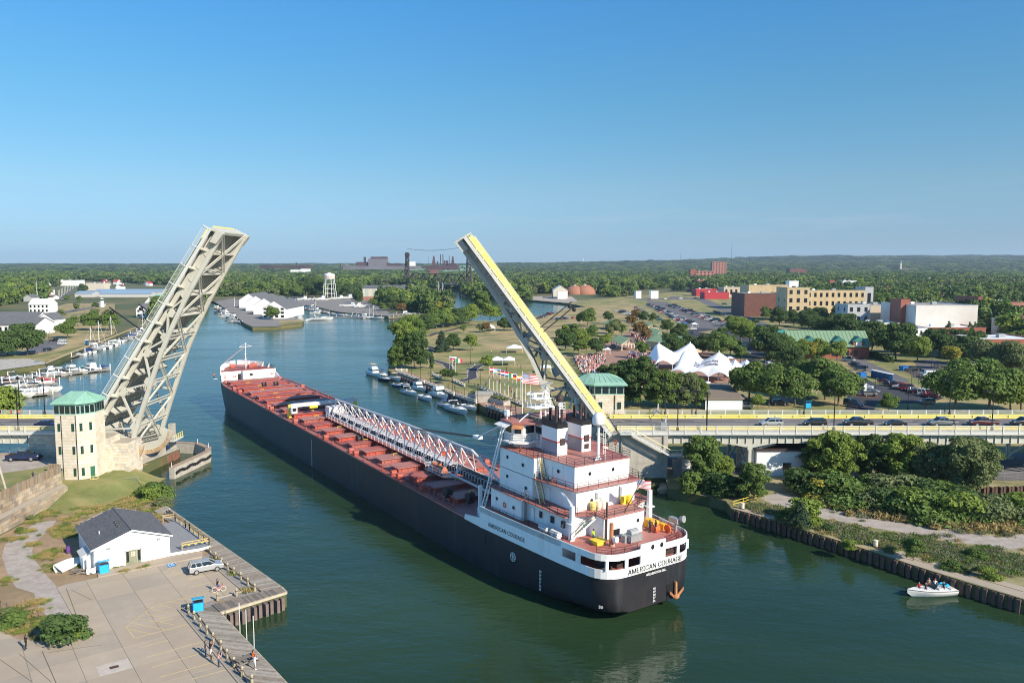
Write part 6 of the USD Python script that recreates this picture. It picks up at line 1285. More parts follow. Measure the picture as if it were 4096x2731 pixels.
a,b,c=R3(1290,1150),R3(1595,1105),R3(1520,1085);T=thing('railing','yellow pipe railing around the corner of the right quay','railing',a)
for p,q in ((a,R3(1385,1125)),(R3(1385,1125),c),(c,b)):part(T,'railing_bar',MB().tube(p-a+(0,0,1.1),q-a+(0,0,1.1),.05,6).tube(p-a+(0,0,.55),q-a+(0,0,.55),.05,6),yellow_paint);part(T,'railing_post',MB().tube(p-a,p-a+(0,0,1.15),.06,6),yellow_paint)
for i in range(16):
 p=R3(640+(i%8)*48,955+14*(i//8)+(i%3)*10,.4);s=.8+.7*rng.random();m=trimesh.creation.icosphere(2,1.0);m.vertices*=(1+.35*(meshkit.noise(m.vertices*1.5+i*7)[:,None]-.5));m.vertices*=(s*1.3,s,s*.7);m.apply_translation(p)
 solo('boulder',m,old_stone[i%3],'grey riprap boulder at the foot of the bridge abutment','boulder','boulders below the abutment')
T=thing('utility_building','low white block building with small dark windows under the bridge','building',(50.6,161.5,1.95));part(T,'wall',MB().span((0,0,0),(24,11,5.3)),mat('block_white',(0.72,0.74,0.76),.8,.05,.8));part(T,'roof',MB().span((-.3,-.3,5.3),(24.3,11.3,5.6)),sooty)
for x in (6.3,12.2,18.2):w=part(T,'window',MB().box((x,-.02,2.0),(1.7,.1,1.6)),dark_glass);part(w,'frame',MB().box((x,-.09,2.0),(.1,.06,1.6)).box((x,-.09,2.0),(1.7,.06,.1)),black_paint)
part(T,'door',MB().box((15.2,-.03,1.1),(1.2,.1,2.2)),green_frame);part(T,'wall_lamp',MB().box((8.2,-.15,4.1),(.8,.3,.3)),grey_metal);part(T,'side_pipe',MB().tube((-.5,1,0),(-.5,1,5.4),.25,8).tube((-.5,1,5.4),(4,1,6.6),.25,8),steel_lt)
for x,y,d in ((740,850,(1.6,1.6,3.2)),(815,830,(2.6,2.2,3.4))):p=R3(x,y);T=thing('utility_cabinet','grey switch cabinet beside the abutment' if d[0]<2 else 'white utility shed between the abutment and the tall tree','cabinet',p);part(T,'housing',MB().box((0,0,d[2]/2),d),grey_metal if d[0]<2 else white_plain);part(T,'cabinet_lid',MB().box((0,0,d[2]+.06),(d[0]+.2,d[1]+.2,.12)),grey_metal)
NT=[(R3,1000,925,10.5,'fine_mid','tall fine-leaved tree in front of the abutment end'),(R3,930,985,4.5,'bush_mid','drooping bush at the waterline below the tall tree'),(R3,1170,905,6,'fine_bright','bright narrow sapling right of the tall tree'),(R3,1480,1085,7.5,'fine_mid','broad fine-leaved tree at the water corner by the yellow railing'),(R3,1090,1000,4,'bush_dark','dark bush on the waterline under the sapling'),(R3,1240,1030,4.5,'bush_dark','dark bush between sapling and corner tree'),(R3,1180,1040,3,'bush_dark','low dark bush hanging over the riprap'),(R4,315,850,11.5,'fine_bright','tall yellow-green tree rising over the bridge rail'),(R4,620,810,10,'fine_dark','dark feathery tree right of the white building'),(R4,915,850,11,'fine_bright','bright feathery tree in the middle of the bank'),(R4,1170,900,9.5,'fine_olive','grey-green willow-like tree with a pale trunk'),(R4,1500,970,12,'fine_olive','tall olive tree with a leaning pale trunk'),(R4,1620,830,9,'fine_dark','dark feathery tree near the bridge footing'),(R4,1390,880,8.5,'fine_bright','bright tree between the two olive ones'),(R4,130,800,7.5,'fine_mid','mid green tree before the white building corner'),(R4,200,985,4.5,'bush_yellow','yellow-leaved bush below the yellow-green tree'),(KK,590,215,5,'conifer','small pointed tree growing out of the sheet piles'),(KK,1480,470,3.8,'young_mid','sapling on the quay slab edge'),(R4,60,1190,4.6,'bush_bright','bright bush beside the pointed tree on the quay')]
for f,x,y,h,k,lab in NT:tree(k,f(x,y),h,lab,name='tree' if 'bush' not in k else 'shrub',cat='tree' if 'bush' not in k else 'shrub',wide=1.15)
for x,y,h,k in [(40,930,5,'dark'),(350,1010,6.5,'mid'),(450,1060,4.5,'mid'),(560,1060,4,'olive'),(640,1080,4,'olive'),(750,1080,4.5,'dark'),(850,1110,4.5,'dark'),(960,1130,5.5,'mid'),(1060,1150,5.5,'bright'),(1160,1165,6,'mid'),(1270,1180,5.5,'mid'),(1380,1185,5.5,'bright'),(1480,1180,5,'mid'),(1600,1190,5,'olive'),(1710,1185,5,'olive'),(1810,1180,5,'olive'),(1910,1180,5,'mid'),(2010,1170,5,'bright'),(900,1010,6,'olive'),(1050,1030,5,'dark'),(1250,1060,5.5,'mid'),(700,960,5,'mid'),(1500,1090,4.5,'dark'),(2100,1160,5,'mid')]:
 tree('bush_'+k,R4(x,y),h,f'{ {"mid": "mid green", "dark": "dark green", "bright": "bright green", "olive": "olive green"}[k]} bush in the thicket between the gravel track and the bridge',f'{k} thicket bushes by the track','shrub',1.3,'shrub')
for x,y,h,k in [(690,205,1.6,'bright'),(980,372,1.5,'bright'),(1780,540,1.6,'mid'),(1900,560,1.4,'olive'),(2070,610,1.8,'bright'),(1960,460,2.0,'mid'),(820,240,1.2,'dark'),(440,150,1.2,'mid'),(1300,400,1.3,'olive')]:
 tree('bush_'+k,KK(x,y),h,'low weed bush along the sheet pile quay of the right bank','weed bushes along the right quay','shrub',1.3,'shrub')
sp=[(*KK(x,y)[:2],r,n) for x,y,r,n in [(780,205,3,130),(950,240,3.5,150),(1100,290,3.5,150),(1250,310,3,140),(1400,330,4,160),(1600,370,4,180),(1800,420,4,180),(2000,440,4.5,200),(2200,480,4.5,200),(2330,520,4,160),(1700,440,3,120),(2100,540,3,120),(560,170,2,60),(350,80,2.5,90),(260,60,2,60)]]
sp2=[(*KK(x,y)[:2],r,n) for x,y,r,n in [(900,40,3,130),(1100,80,3.5,170),(1300,110,3.5,180),(1500,140,3.5,190),(1700,170,3.5,190),(1900,200,3.5,190),(2100,220,4,190),(2300,200,4,180)]]
meadow('quay_weeds',sp,[3,3,2,4,0,1],1.95,RBK,.7,1.1);meadow('track_tall_grass',sp2,[5,2,0,0,3,1],1.95,RBK,.8,1.1)
sheetpiles('short old brown sheet pile wall behind the thicket at the right',[R4(1430,1000),R4(2030,985)],4.2,.8,rust,1.5)
T=wirefence('wire fence beyond the thicket under the bridge at right',[R4(1600,850),R4(2060,830)])
bc=(KK(1490,757,.2)+KK(1770,712,.2))/2;ba=math.atan2(-1.0,-5.4);B=boat('bowrider',bc,ba,'white open motorboat with teal stripe and five people aboard',sc=.98,name='motorboat');
solo('inner_tube',MB().lathe((0,0,0),[(.45,-.14),(.75,0),(.45,.14),(.3,0),(.45,-.14)],16).moved((bc[0]+2.0,bc[1]+.9,1.15)),cyan_mat,'blue inflatable tube on the stern of the motorboat','inflatable')
for dx,dy,ps,c,lab in ((-.3,.5,'stand','khaki','shirtless looking person standing tallest in the motorboat'),(.4,.2,'stand','white','person in white top and red cap standing in the motorboat'),(1.6,.2,'sit','black','person in black sitting at the motorboat stern'),(-1.1,-.2,'sit','black','person in dark top sitting before the windscreen of the motorboat'),(-1.9,.0,'sit','red','person lounging in the bow of the motorboat')):
 person(lab,(bc[0]+dx,bc[1]+dy,.55),ba+1,skin_mat if c=='khaki' else CLOTH[c],CLOTH['navy'],ps,1.72,shorts=True,hat=CLOTH['red'] if 'cap' in lab else None)
for f,x,y,t,c,lab in ((R3,1600,338,'suv','silver','silver crossover leading the queue on the bridge'),(R3,2018,342,'suv','black','black SUV second in the bridge queue'),(R4,475,322,'pickup','black','black pickup third in the bridge queue'),(R4,810,327,'coupe','black','low black coupe between two pickups on the bridge'),(R4,1245,330,'pickup','grey','grey crew cab pickup in the bridge queue'),(R4,1618,335,'pickup','maroon','maroon pickup in the bridge queue'),(R4,2010,338,'pickup','black','dark pickup cut off at the right frame edge')):
 p=f(x,y,11.43);car(t,c,(p[0],166.6 if t!='pickup' else 166.8,11.43),PI,lab)
car('sedan','navy',(L1(430,435,11.43)[0],165.5,11.43),0,'dark car on the left bridge approach beside the tower')
lk=kindof('lamp');part(lk,'shaft',MB().tube((0,0,0),(0,0,8.2),.13,8,.08),black_paint);part(lk,'base',MB().lathe((0,0,0),[(.3,0),(.28,.7),(.16,1.1)],10),black_paint);part(lk,'arm',MB().tube((0,0,7.9),(1.3,0,8.5),.05,6),black_paint);part(lk,'lantern',MB().lathe((1.35,0,7.6),[(.05,0),(.26,.25),(.3,.55),(.08,.95)],10),dark_metal)
sg1=kindof('gate_mast');part(sg1,'mast',MB().tube((0,0,0),(0,0,8.0),.16,8),black_paint);part(sg1,'arm',MB().bar((0,0,7.8),(-4.5,3.2,8.6),.16),black_paint);part(sg1,'signal_head',MB().box((-4.4,3.1,8.1),(.35,.35,1.0)).box((-2.4,1.7,7.8),(.35,.35,1.0)),black_paint)
for x,y,lab in ((R3(695,365,11.5)[0],161.2,'black street lamp on the near bridge kerb right of the stair'),(R3(592,240,11.5)[0],177.2,'black street lamp on the far bridge kerb by the signal cabinet'),(R3(877,235,11.5)[0],177.2,'black street lamp on the far kerb beside the cyclist'),(R3(1927,255,11.5)[0],177.2,'black street lamp on the far kerb behind the black SUV'),(R3(2162,370,11.5)[0],161.2,'black street lamp on the near kerb over the yellow-green tree'),(R4(1320,250,11.5)[0],177.2,'black street lamp on the far kerb behind the grey pickup'),(R4(1665,370,11.5)[0],161.2,'black street lamp on the near kerb by the maroon pickup'),(L1(268,440,11.5)[0],161.2,'black street lamp on the near kerb of the left approach'),(L1(404,345,11.5)[0],177.2,'black street lamp on the far kerb of the left approach'),(L1(628,190,11.5)[0],180.5,'black street lamp behind the control tower by the marina')):
 copy(lk,'street_lamp',lab,'lamp post',(x,y,11.5),2.2)
copy(sg1,'signal_mast','black signal mast with long arm on the near bridge kerb','signal',(R3(1003,395,11.5)[0],161.3,11.5),.15)
for x,y,lab in ((R3(555,350,11.4)[0],162.2,'grey gate machine on the near bridge sidewalk'),(R3(462,205,11.4)[0],176.4,'grey gate machine on the far bridge sidewalk')):
 T=thing('gate_machine',lab,'gate machine',(x,y,11.5));part(T,'cabinet',MB().box((0,0,.9),(1.3,1.1,1.5)),grey_metal);part(T,'counter_arm',MB().bar((.4,0,1.3),(.5,0,3.0),.2),steel_lt);part(T,'gate_arm',MB().bar((0,0,1.4),(.4,4.6 if y<169 else -4.6,1.5),.12),dark_metal)
person('cyclist in blue shirt on the far bridge sidewalk',(R3(832,235,11.5)[0],176.6,11.5),PI,CLOTH['blue'],CLOTH['black'],'stand',1.75)
for i,x in enumerate((45,135,200)):person(('person in black walking on the left approach sidewalk at the frame edge','person in red shirt on the left approach sidewalk','person in orange cap on the left approach near the lamp')[i],(L1(x,345,11.5)[0],176.5,11.5),PI,CLOTH[('black','red','orange')[i]],CLOTH['denim'],'walk',1.72)
for s,y,z,c,lab in ((6.0,5.0,2.95,'lime','crew member in lime jacket on the freighter poop deck'),(4.74,-3.95,2.95,'navy','crew member in dark overalls left of the yellow gear box'),(4.19,-4.5,2.95,'black','crew member in dark overalls with back turned on the poop'),(186,10.2,.9,'orange','crew member in orange vest out on the landing chair at the bow')):
 person(lab,SHIPX(s,y,z+(0 if s<100 else .2)),2.2,CLOTH[c],CLOTH['navy'],'stand',1.76,name='crew_member')
T=thing('landing_chair','small white boatswain platform hanging outside the freighter bow','platform',SHIPX(186,9.6,.9));part(T,'step',MB().box((0,0,0),(1.2,1.2,.1)),white_plain);part(T,'bracket',MB().bar((-.5,0,-.6),(.5,0,0),.12),white_plain)
def stripes(parent,w,h,cols,o,ux,vert=False,wave=.12):
 """a flag of cloth stripes that ripple along the wind"""
 ux=np.array(ux);n=len(cols);nv=np.array([-ux[1],ux[0],0])
 for i,c in enumerate(cols):
  r=[]
  for k in range(9):
   t=k/8
   if vert:t=(i+t)/n;z0,z1=h,0
   else:z0,z1=h*(n-i)/n,h*(n-i-1)/n
   p=np.array(o)+ux*w*t+nv*wave*math.sin(t*7)-np.array([0,0,.22*h*t]);r.append([p+(0,0,z0),p+(0,0,z1),p+(0,0,z1)+nv*.03,p+(0,0,z0)+nv*.03])
  part(parent,'flag_stripe',MB().loft(r),c)
FC={k:mat('flag_'+k,v,.8,.04) for k,v in dict(red=(0.50,0.02,0.04),white=(0.80,0.80,0.80),blue=(0.02,0.05,0.25),green=(0.01,0.25,0.08),black=(0.02,0.02,0.02),gold=(0.75,0.45,0.03),sky=(0.25,0.5,0.7)).items()}
def usflag(parent,w,h,o,ux):
 stripes(parent,w,h,[FC['red'] if i%2==0 else FC['white'] for i in range(13)],o,ux,wave=.04*w)
 ux=np.array(ux);nv=np.array([-ux[1],ux[0],0]);r=[]
 for k in range(7):t=k/6*.4;p=np.array(o)+ux*w*t+nv*.04*w*math.sin(t*7)-(0,0,.22*h*t);r.append([p+(0,0,h*1.002)-nv*.02,p+(0,0,h*.46)-nv*.02,p+(0,0,h*.46)+nv*.05,p+(0,0,h*1.002)+nv*.05])
 cn=part(parent,'canton',MB().loft(r),FC['blue']);st=MB()
 for i in range(6):
  for j in range(5):t=(.035+i*.066);p=np.array(o)+ux*w*t+nv*.04*w*math.sin(t*7)-(0,0,.22*h*t)+(0,0,h*(.52+j*.1));st.box(p-nv*.03,(.035*w,.02,.035*w),math.atan2(ux[1],ux[0]))
 part(cn,'stars',st,FC['white'],kind='stuff')
T=thing('ship_flag','small national flag on the leaning staff of the freighter stern','flag',SHIPX(5.1,-1.7,9.4));usflag(T,2.0,1.15,(0,0,0),(1,.1,0))
# park, promenade, festival, parking
KX={'L0':(0,900,2.138),'M4':(800,900,1.96),'RB':(1700,900,1.96),'R6':(2400,950,2.0911),'R7':(3200,950,2.0904),'PK':(1400,1350,3.36),'SM':(1380,980,3.7935),'LM':(0,1050,3.92),'R9':(2050,1250,3.4844)}
def at(k,x,y,z=2.0):a,b,c=KX[k];return G(a+x/c,b+y/c,z)
def hgt(k,x,yb,yt):a,b,c=KX[k];p=at(k,x,yb);return GY(a+x/c,b+yt/c,p[1])[2]-2.0
Rpx=lambda k,pts:Polygon(xy([at(k,*p) for p in pts])).buffer(0)
park=Polygon(xy([G(x,y) for x,y in [(1440,1640),(1400,1500),(1500,1310),(1690,1285),(1980,1272),(2160,1238),(2290,1205),(2700,1168),(3000,1180),(4700,1500),(4700,1810),(2049,1810)]])).buffer(0).intersection(land)
sheet('park_lawn',park,lawn)
sheet('dry_field',Rpx('RB',[(560,790),(900,690),(1100,650),(1300,640),(1568,610),(1700,640),(1700,800),(1300,900),(900,1000),(700,1000),(300,900),(500,850)]).intersection(park),drylawn)
sheet('festival_paving',Rpx('R6',[(20,900),(300,760),(700,850),(1050,1010),(1480,1030),(1700,1060),(1720,1330),(1500,1400),(1480,1200),(1330,1100),(900,1290),(300,1180),(0,1100)]).intersection(park),brickpave)
for nm,k,pts in (('overflow_lot','R6',[(370,525),(560,540),(820,620),(1060,735),(1000,760),(780,760),(690,720),(560,640),(470,580)]),('roundabout_road','R6',[(690,790),(800,755),(1090,770),(1110,810),(1480,880),(1460,920),(1500,1010),(1200,1000),(1100,920),(860,870),(700,850)]),('depot_lot','R7',[(200,1075),(340,1072),(640,1225),(1210,1340),(1060,1385),(640,1385),(620,1440),(380,1440),(400,1300),(330,1180),(210,1120)]),('street','R6',[(600,490),(900,520),(1220,650),(1500,760),(1900,880),(2600,1200),(2500,1230),(1850,960),(1300,720),(950,590),(800,520),(560,510)]),('far_street','R6',[(300,515),(600,505),(900,505),(880,520),(600,520),(300,525)]),('bus_street','R7',[(950,1030),(1120,1015),(1330,1080),(1900,1230),(1900,1340),(1400,1330),(1000,1180),(880,1120),(990,1090)])):
 sheet(nm,Rpx(k,pts),darkroad if nm in ('depot_lot','roundabout_road') else roadmat)
sheet('roundabout_island',Rpx('R6',[(820,790),(950,775),(1070,795),(960,808)]),drylawn);sheet('lot_island',Rpx('R7',[(400,1290),(520,1310),(715,1335),(600,1347),(420,1325)]),mat('mulch',(0.10,0.05,0.035),.95,.3));sheet('bed',Rpx('R6',[(975,1228),(1075,1238),(1070,1262),(980,1285)]),mat('mulch',(0.1,0.05,0.035),.95))
RFT=Rpx('R6',[(890,1310),(1050,1300),(1190,1440),(880,1440)])
pw=lambda nm,k,pts,w,m=darkroad:sheet(nm,strip([at(k,*p) for p in pts],w),m)
E1=[(1010,30),(985,80),(1010,110),(1085,128),(1098,150),(1050,190),(1030,230),(1060,275),(1110,305),(1210,330),(1290,355),(1335,400),(1325,445),(1290,490)]
pw('path_edging','PK',E1,4.6,gravel);pw('winding_path','PK',E1,3.2);pw('park_path','PK',[(1300,355),(1450,358),(1640,352),(1800,345),(1960,330),(2200,295)],2.2);E2=[(1850,345),(1720,385),(1660,425),(1640,470),(1650,540),(1560,570),(1450,585)];pw('path_edging','PK',E2,4.6,gravel);pw('park_path','PK',E2,3.2);pw('park_path','PK',[(1330,488),(1480,492),(1630,488)],2.0)
pw('upper_path','M4',[(1795,870),(1860,845),(1960,825),(2080,790),(2156,778)],3.2);pw('upper_path','RB',[(400,790),(520,758),(680,740)],3.0);pw('upper_path','RB',[(900,800),(1100,790),(1350,805),(1568,800)],3.0)
sheet('promenade',Polygon(xy([G(2049,1663),*[PK(*q) for q in ((1830,950),(1740,890),(1690,885),(1180,703),(620,478),(640,462),(775,465),(1200,640),(1600,795),(1900,850),(2400,980))]])),brickpave)
def baluster_wall(label,a,b,n=None):
 T=thing('balustrade',label,'balustrade',a);d=b-a;L=np.linalg.norm(d);n=n or max(2,int(L/3.2))
 part(T,'base_rail',MB().bar((0,0,.25),d+(0,0,.25),.35,.5),concrete);part(T,'top_rail',MB().bar((0,0,1.1),d+(0,0,1.1),.3,.18),cream)
 for i in range(n+1):part(T,'pillar',MB().box(d*i/n+(0,0,.65),(.45,.45,1.3)),cream)
 mb=MB()
 for i in range(int(L/.5)):mb.box(d*(i+.5)*.5/L+(0,0,.75),(.16,.16,.6))
 part(T,'balusters',mb,cream,kind='stuff')
for lab,a,b in (('pale balustrade at the upstream end of the promenade quay',(618,468),(1000,618)),('pale balustrade along the quay behind the moored cruisers',(1020,625),(1400,780)),('pale balustrade along the quay behind the nearest three boats',(1420,790),(1700,885)),('short end balustrade beside the shore trees',(620,455),(765,458)),('balustrade on the terrace beside the round bush',(1110,510),(1225,560)),('balustrade between the stone pillars below the path fork',(1385,590),(1540,660)),('balustrade between terrace pillars above the planter',(1750,690),(2100,835)),('balustrade of the terrace end by the freighter mast',(2110,840),(2330,930)),('quay balustrade with onlookers beyond the concrete block',(1835,940),(2170,1055))):baluster_wall(lab,PK(*a),PK(*b))
c=PK(1800,960,0);T=thing('quay_block','tall grey concrete block at the corner of the promenade quay','block',c);part(T,'block',MB().box((0,3.2,1.4),(5.2,6.0,6.2)),concrete);part(T,'cap',MB().box((0,3.2,4.6),(5.7,6.5,.3)),concrete)
sheetpiles('dark sheet pile wall between the concrete block and the right bridge pier',[PK(1835,955),G(2049,1668),np.array([16.5,176.5,0])],1.9,1.0,rust)
sheetpiles('dark quay wall behind the moored cruisers on the promenade',[PK(620,482),PK(1180,707),PK(1690,887)],1.9,1.6,pile_mat)
a,b=PK(1630,800),PK(2110,915);T=thing('planter','long raised concrete planter with clipped hedge beside the promenade','planter',a);d=b-a;part(T,'box',MB().bar((0,0,.8),d+(0,0,.8),2.6,1.6),concrete);part(T,'hedge',MB().add(*leaves(np.array([d*t+(u,v,1.6+.8*w) for t,u,v,w in zip(rng.random(900),rng.normal(size=900)*.6,rng.normal(size=900)*.6,rng.random(900))]),rng.normal(size=(900,3)),.4,rng)),GREEN['olive'])
FL=[(1343,505,245,'white blue red'),(1383,510,270,'red white red'),(1420,512,275,'green white red'),(1878,695,392,'red white red'),(1926,712,410,'sky white sky'),(1975,732,428,'blue gold blue'),(2026,748,440,'red white blue'),(2081,768,452,'red white blue'),(2132,785,470,'green white sky'),(2186,803,488,'black red gold'),(2241,828,500,'gold white red'),(2296,850,520,'white blue white')]
for x,y0,y1,cols in FL:
 p=PK(x,y0);h=hgt('PK',x,y0,y1);T=thing('flagpole',f'flagpole with {cols.replace(" ", ", ")} flag '+('near the path fork' if x<1500 else f'in the promenade row, {["first", "second", "third", "fourth", "fifth", "sixth", "seventh", "eighth", "ninth"][(x - 1850) // 53]} from left'),'flagpole',p);part(T,'pole',MB().tube((0,0,0),(0,0,h),.1,6,.06),white_plain);part(T,'finial',MB().ball((0,0,h),(.14,.14,.14)),white_plain)
 f=UsdGeom.Xform.Define(stage,free(str(T.GetPath()),'flag')).GetPrim();stripes(f,2.6,1.5,[FC[c] for c in cols.split()],(.1,0,h-1.7),(.97,.25,0),vert='green' in cols)
p=at('RB',762,1500);h=hgt('RB',762,1500,1150);T=thing('flagpole','tallest flagpole with large national flag of stars and stripes by the freighter mast','flagpole',p);part(T,'pole',MB().tube((0,0,0),(0,0,h),.12,6,.07),white_plain);part(T,'finial',MB().ball((0,0,h),(.18,.18,.18)),cream);f=UsdGeom.Xform.Define(stage,free(str(T.GetPath()),'flag')).GetPrim();usflag(f,5.0,2.9,(.1,0,h-3.4),(.97,.2,0))
for x,y0,y1 in ((720,1355,1185),(788,1385,1210),(825,1400,1240)):p=at('RB',x,y0);T=thing('flagpole','bare white flagpole beside the large national flag','flagpole',p,0,'bare flagpoles');part(T,'pole',MB().tube((0,0,0),(0,0,hgt('RB',x,y0,y1)),.1,6,.06),white_plain);part(T,'finial',MB().ball((0,0,hgt('RB',x,y0,y1)),(.14,.14,.14)),white_plain)
def tent(k,x0,x1,yb,yt,D,n,label,m=white_canvas,eave=2.6,cat='tent'):
 a,b=at(k,x0,yb),at(k,x1,yb);W=np.linalg.norm(b-a);T=thing('tent',label,cat,a,math.atan2(b[1]-a[1],b[0]-a[0]));top=max(eave+.8,hgt(k,(x0+x1)/2,yb,yt));w=W/n
 for i in range(n):part(T,'roof',MB().hull([(w*(i+s),y,eave) for s in (0,1) for y in (0,D)]+[(w*(i+s),y,eave-.25) for s in (0,1) for y in (0,D)]+[(w*(i+s),D*t,eave+(top-eave)*.42) for s,t in ((.3,.3),(.7,.3),(.3,.7),(.7,.7))]+[(w*(i+.5),D*.5,top)]),m)
 for i in range(n+1):
  for y in (.05,D-.05):part(T,'pole',MB().tube((w*i,y,0),(w*i,y,eave),.06,5),white_plain)
TN=[('RB',515,705,1105,1035,7,2,'long white two-peaked tent on the lawn left of the leaf'),('RB',640,762,1005,940,8,1,'white pyramid tent with picnic tables on the dry lawn'),('RB',905,990,1165,1100,6,1,'white tent half hidden behind the raised leaf'),('R9',1230,1368,585,503,4,2,'flat white canopy behind the crowd'),('R6',1010,1300,1140,1030,9,3,'long white three-peaked tent beside the big tensile canopy'),('R6',257,300,1010,963,4,1,'small white pop-up tent by the front shelter'),('R6',320,418,1100,1030,6,1,'crimson tent left of the tensile canopy'),('R6',988,1066,1060,1020,6,1,'salmon striped tent behind the long white tent'),('R6',1068,1128,1055,1015,5,1,'pale blue and white pop-up tent behind the long tent'),('R6',1405,1448,1095,1050,4,1,'white pop-up tent by the depot trees'),('R6',1478,1520,1130,1098,4,1,'lavender pop-up tent beside the brick walk'),('R6',1588,1652,1200,1133,5,1,'white pop-up tent among the trees above the walk'),('R6',1742,1812,1310,1242,4,1,'white pop-up tent with blue table skirt near the bridge'),('R6',770,820,755,710,6,1,'white pop-up tent at the overflow lot entrance'),('RB',478,548,835,778,6,1,'white picnic shelter on the upper lawn')]
for t in TN:tent(*t,m={'cri':red_mat,'sal':mat('salmon',(0.62,0.22,0.16),.7),'lav':mat('lavender',(0.45,0.42,0.62),.7)}.get(t[-1][:3],white_canvas))
def tensile(label,A,B,D,peaks,H,z0,text=False):
 A,B=np.array(A),np.array(B);T=thing('tensile_canopy',label,'canopy',(A[0],A[1],2),math.atan2(B[1]-A[1],B[0]-A[0]));W=np.linalg.norm((B-A)[:2]);n,m=44,26
 def S(u,v):
  e=4*(u-.5)**2;x=W*u;y=D*v+(math.sin(PI*u)-.5)*0;z=z0
  for pu,pv in peaks:r=math.hypot((u-pu)*W,(v-pv)*D)/(W*.30);z=max(z,z0+H*max(0,1-r/2.5)**1.35*max(0,1-(2*v-1)**2)**.55*min(1,7*u,7*(1-u))**.7)
  bd=min(u,1-u,v,1-v);arch=abs(math.sin(PI*3*u)) if v<.5 else abs(math.sin(PI*2*u));sd=abs(math.sin(PI*2*v))
  z+=(1.8*arch*max(0,1-v*6)+1.5*sd*(max(0,1-u*8)+max(0,1-(1-u)*8)));y+=.9*arch*max(0,1-v*7);x+=1.5*sd*(max(0,1-u*8)-max(0,1-(1-u)*8))
  return np.array([x,y,z])
 V=np.array([S(i/n,j/m) for i in range(n+1) for j in range(m+1)]);i,j=np.meshgrid(np.arange(n),np.arange(m),indexing='ij');f=np.stack([i*(m+1)+j,(i+1)*(m+1)+j,(i+1)*(m+1)+j+1,i*(m+1)+j+1],-1).reshape(-1,4)
 V2=np.vstack([V,V-(0,0,.06)]);part(T,'membrane',MB().add(V2,np.vstack([f,f[:,::-1]+len(V)])),white_canvas,smooth=True)
 for pu,pv in peaks:part(T,'mast',MB().tube((W*pu,D*pv,0),(W*pu,D*pv,z0+H+.5),.2,8),white_plain)
 for u in (0,1/3,2/3,1):part(T,'anchor_post',MB().tube((W*u,-.4,0),(W*u,.2,z0),.12,6),white_plain)
 if text:
  du,dv=S(.56,.26)-S(.40,.26),S(.47,.34)-S(.47,.18);du/=np.linalg.norm(du);dv=dv-du*np.dot(dv,du);dv/=np.linalg.norm(dv);nn=np.cross(du,dv);lm_=mat('print_slate',(0.13,0.15,0.25),.6)
  lm_=lm_
  def drape(m_,dx,dy):
   m_=m_.subdivide_to_size(.5) if hasattr(m_,'subdivide_to_size') else m_
   V_=[]
   for x_,y_,_ in m_.vertices:u,v=.40+(x_+dx)/W,.20+(y_+dy)/(D*1.25);V_.append(S(u,v)+nn*.14)
   return MB().add(V_,m_.faces)
  for tx,dx,dy in (('Lorain Port',2.3,1.2),('Authority',3.7,-.2)):part(T,'lettering',drape(meshkit.text_mesh(tx,.9,.01,True),dx,dy),lm_)
  for a_,b_,w_,h_ in ((-.2,1.5,.9,.7),(.9,1.3,.9,.6),(-.2,.5,2.2,.5),(-.2,-.4,1.9,.4)):part(T,'emblem_bar',drape(trimesh.creation.box((w_,h_,.01)),a_+w_/2,b_+h_/2),lm_)
 return T
A,B=at('R6',560,1190),at('R6',1085,1228);tensile('big white tensile canopy with lettering, front half',A,B,17,((.20,.5),(.73,.5)),8.6,2.2,True)
A2,B2=at('R6',455,1120),at('R6',900,1110);tensile('big white tensile canopy, rear half behind the lettered one',A2,B2,16,((.2,.5),(.8,.5)),8.2,2.6)
p=at('R6',880,1295);T=thing('box_truck','white box truck parked under the front canopy edge','truck',p,-.75);part(T,'box',MB().span((-6.2,-1.2,1.0),(1.2,1.2,3.7)),white_plain);part(T,'cab',MB().hull([(x,y,z) for y in (-1.1,1.1) for x,z in ((1.3,.6),(3.6,.6),(1.3,2.7),(2.6,2.7),(3.6,1.6))]),white_plain);part(T,'windscreen',MB().hull([(x,y,z) for y in (-1.0,1.0) for x,z in ((2.7,2.6),(3.55,1.75),(2.75,2.62),(3.6,1.77))]),dark_glass)
for x in (-5,-4,2.6):
 for y in (-1.0,1.0):part(T,'wheel',MB().tube((x,y-.15,.5),(x,y+.15,.5),.5,12),rubber)
T=thing('shingled_roof','low brown shingle roofed building just beyond the far bridge rail','building',(RFT.centroid.x,RFT.centroid.y,2));q=[(x-RFT.centroid.x,y-RFT.centroid.y) for x,y in RFT.exterior.coords[:-1]];part(T,'wall',MB().prism(q,0,3.2),white_plain);part(T,'roof',MB().prism(Polygon(q).buffer(.5,join_style=2),3.2,3.6),mat('brown_shingle',(0.22,0.17,0.13),.95,.3,3.0))
roofs_teal=mat('teal_roof',(0.04,0.19,0.16),.6)
gr_roof=mat('sage_roof',(0.20,0.31,0.19),.6,.08,.5)
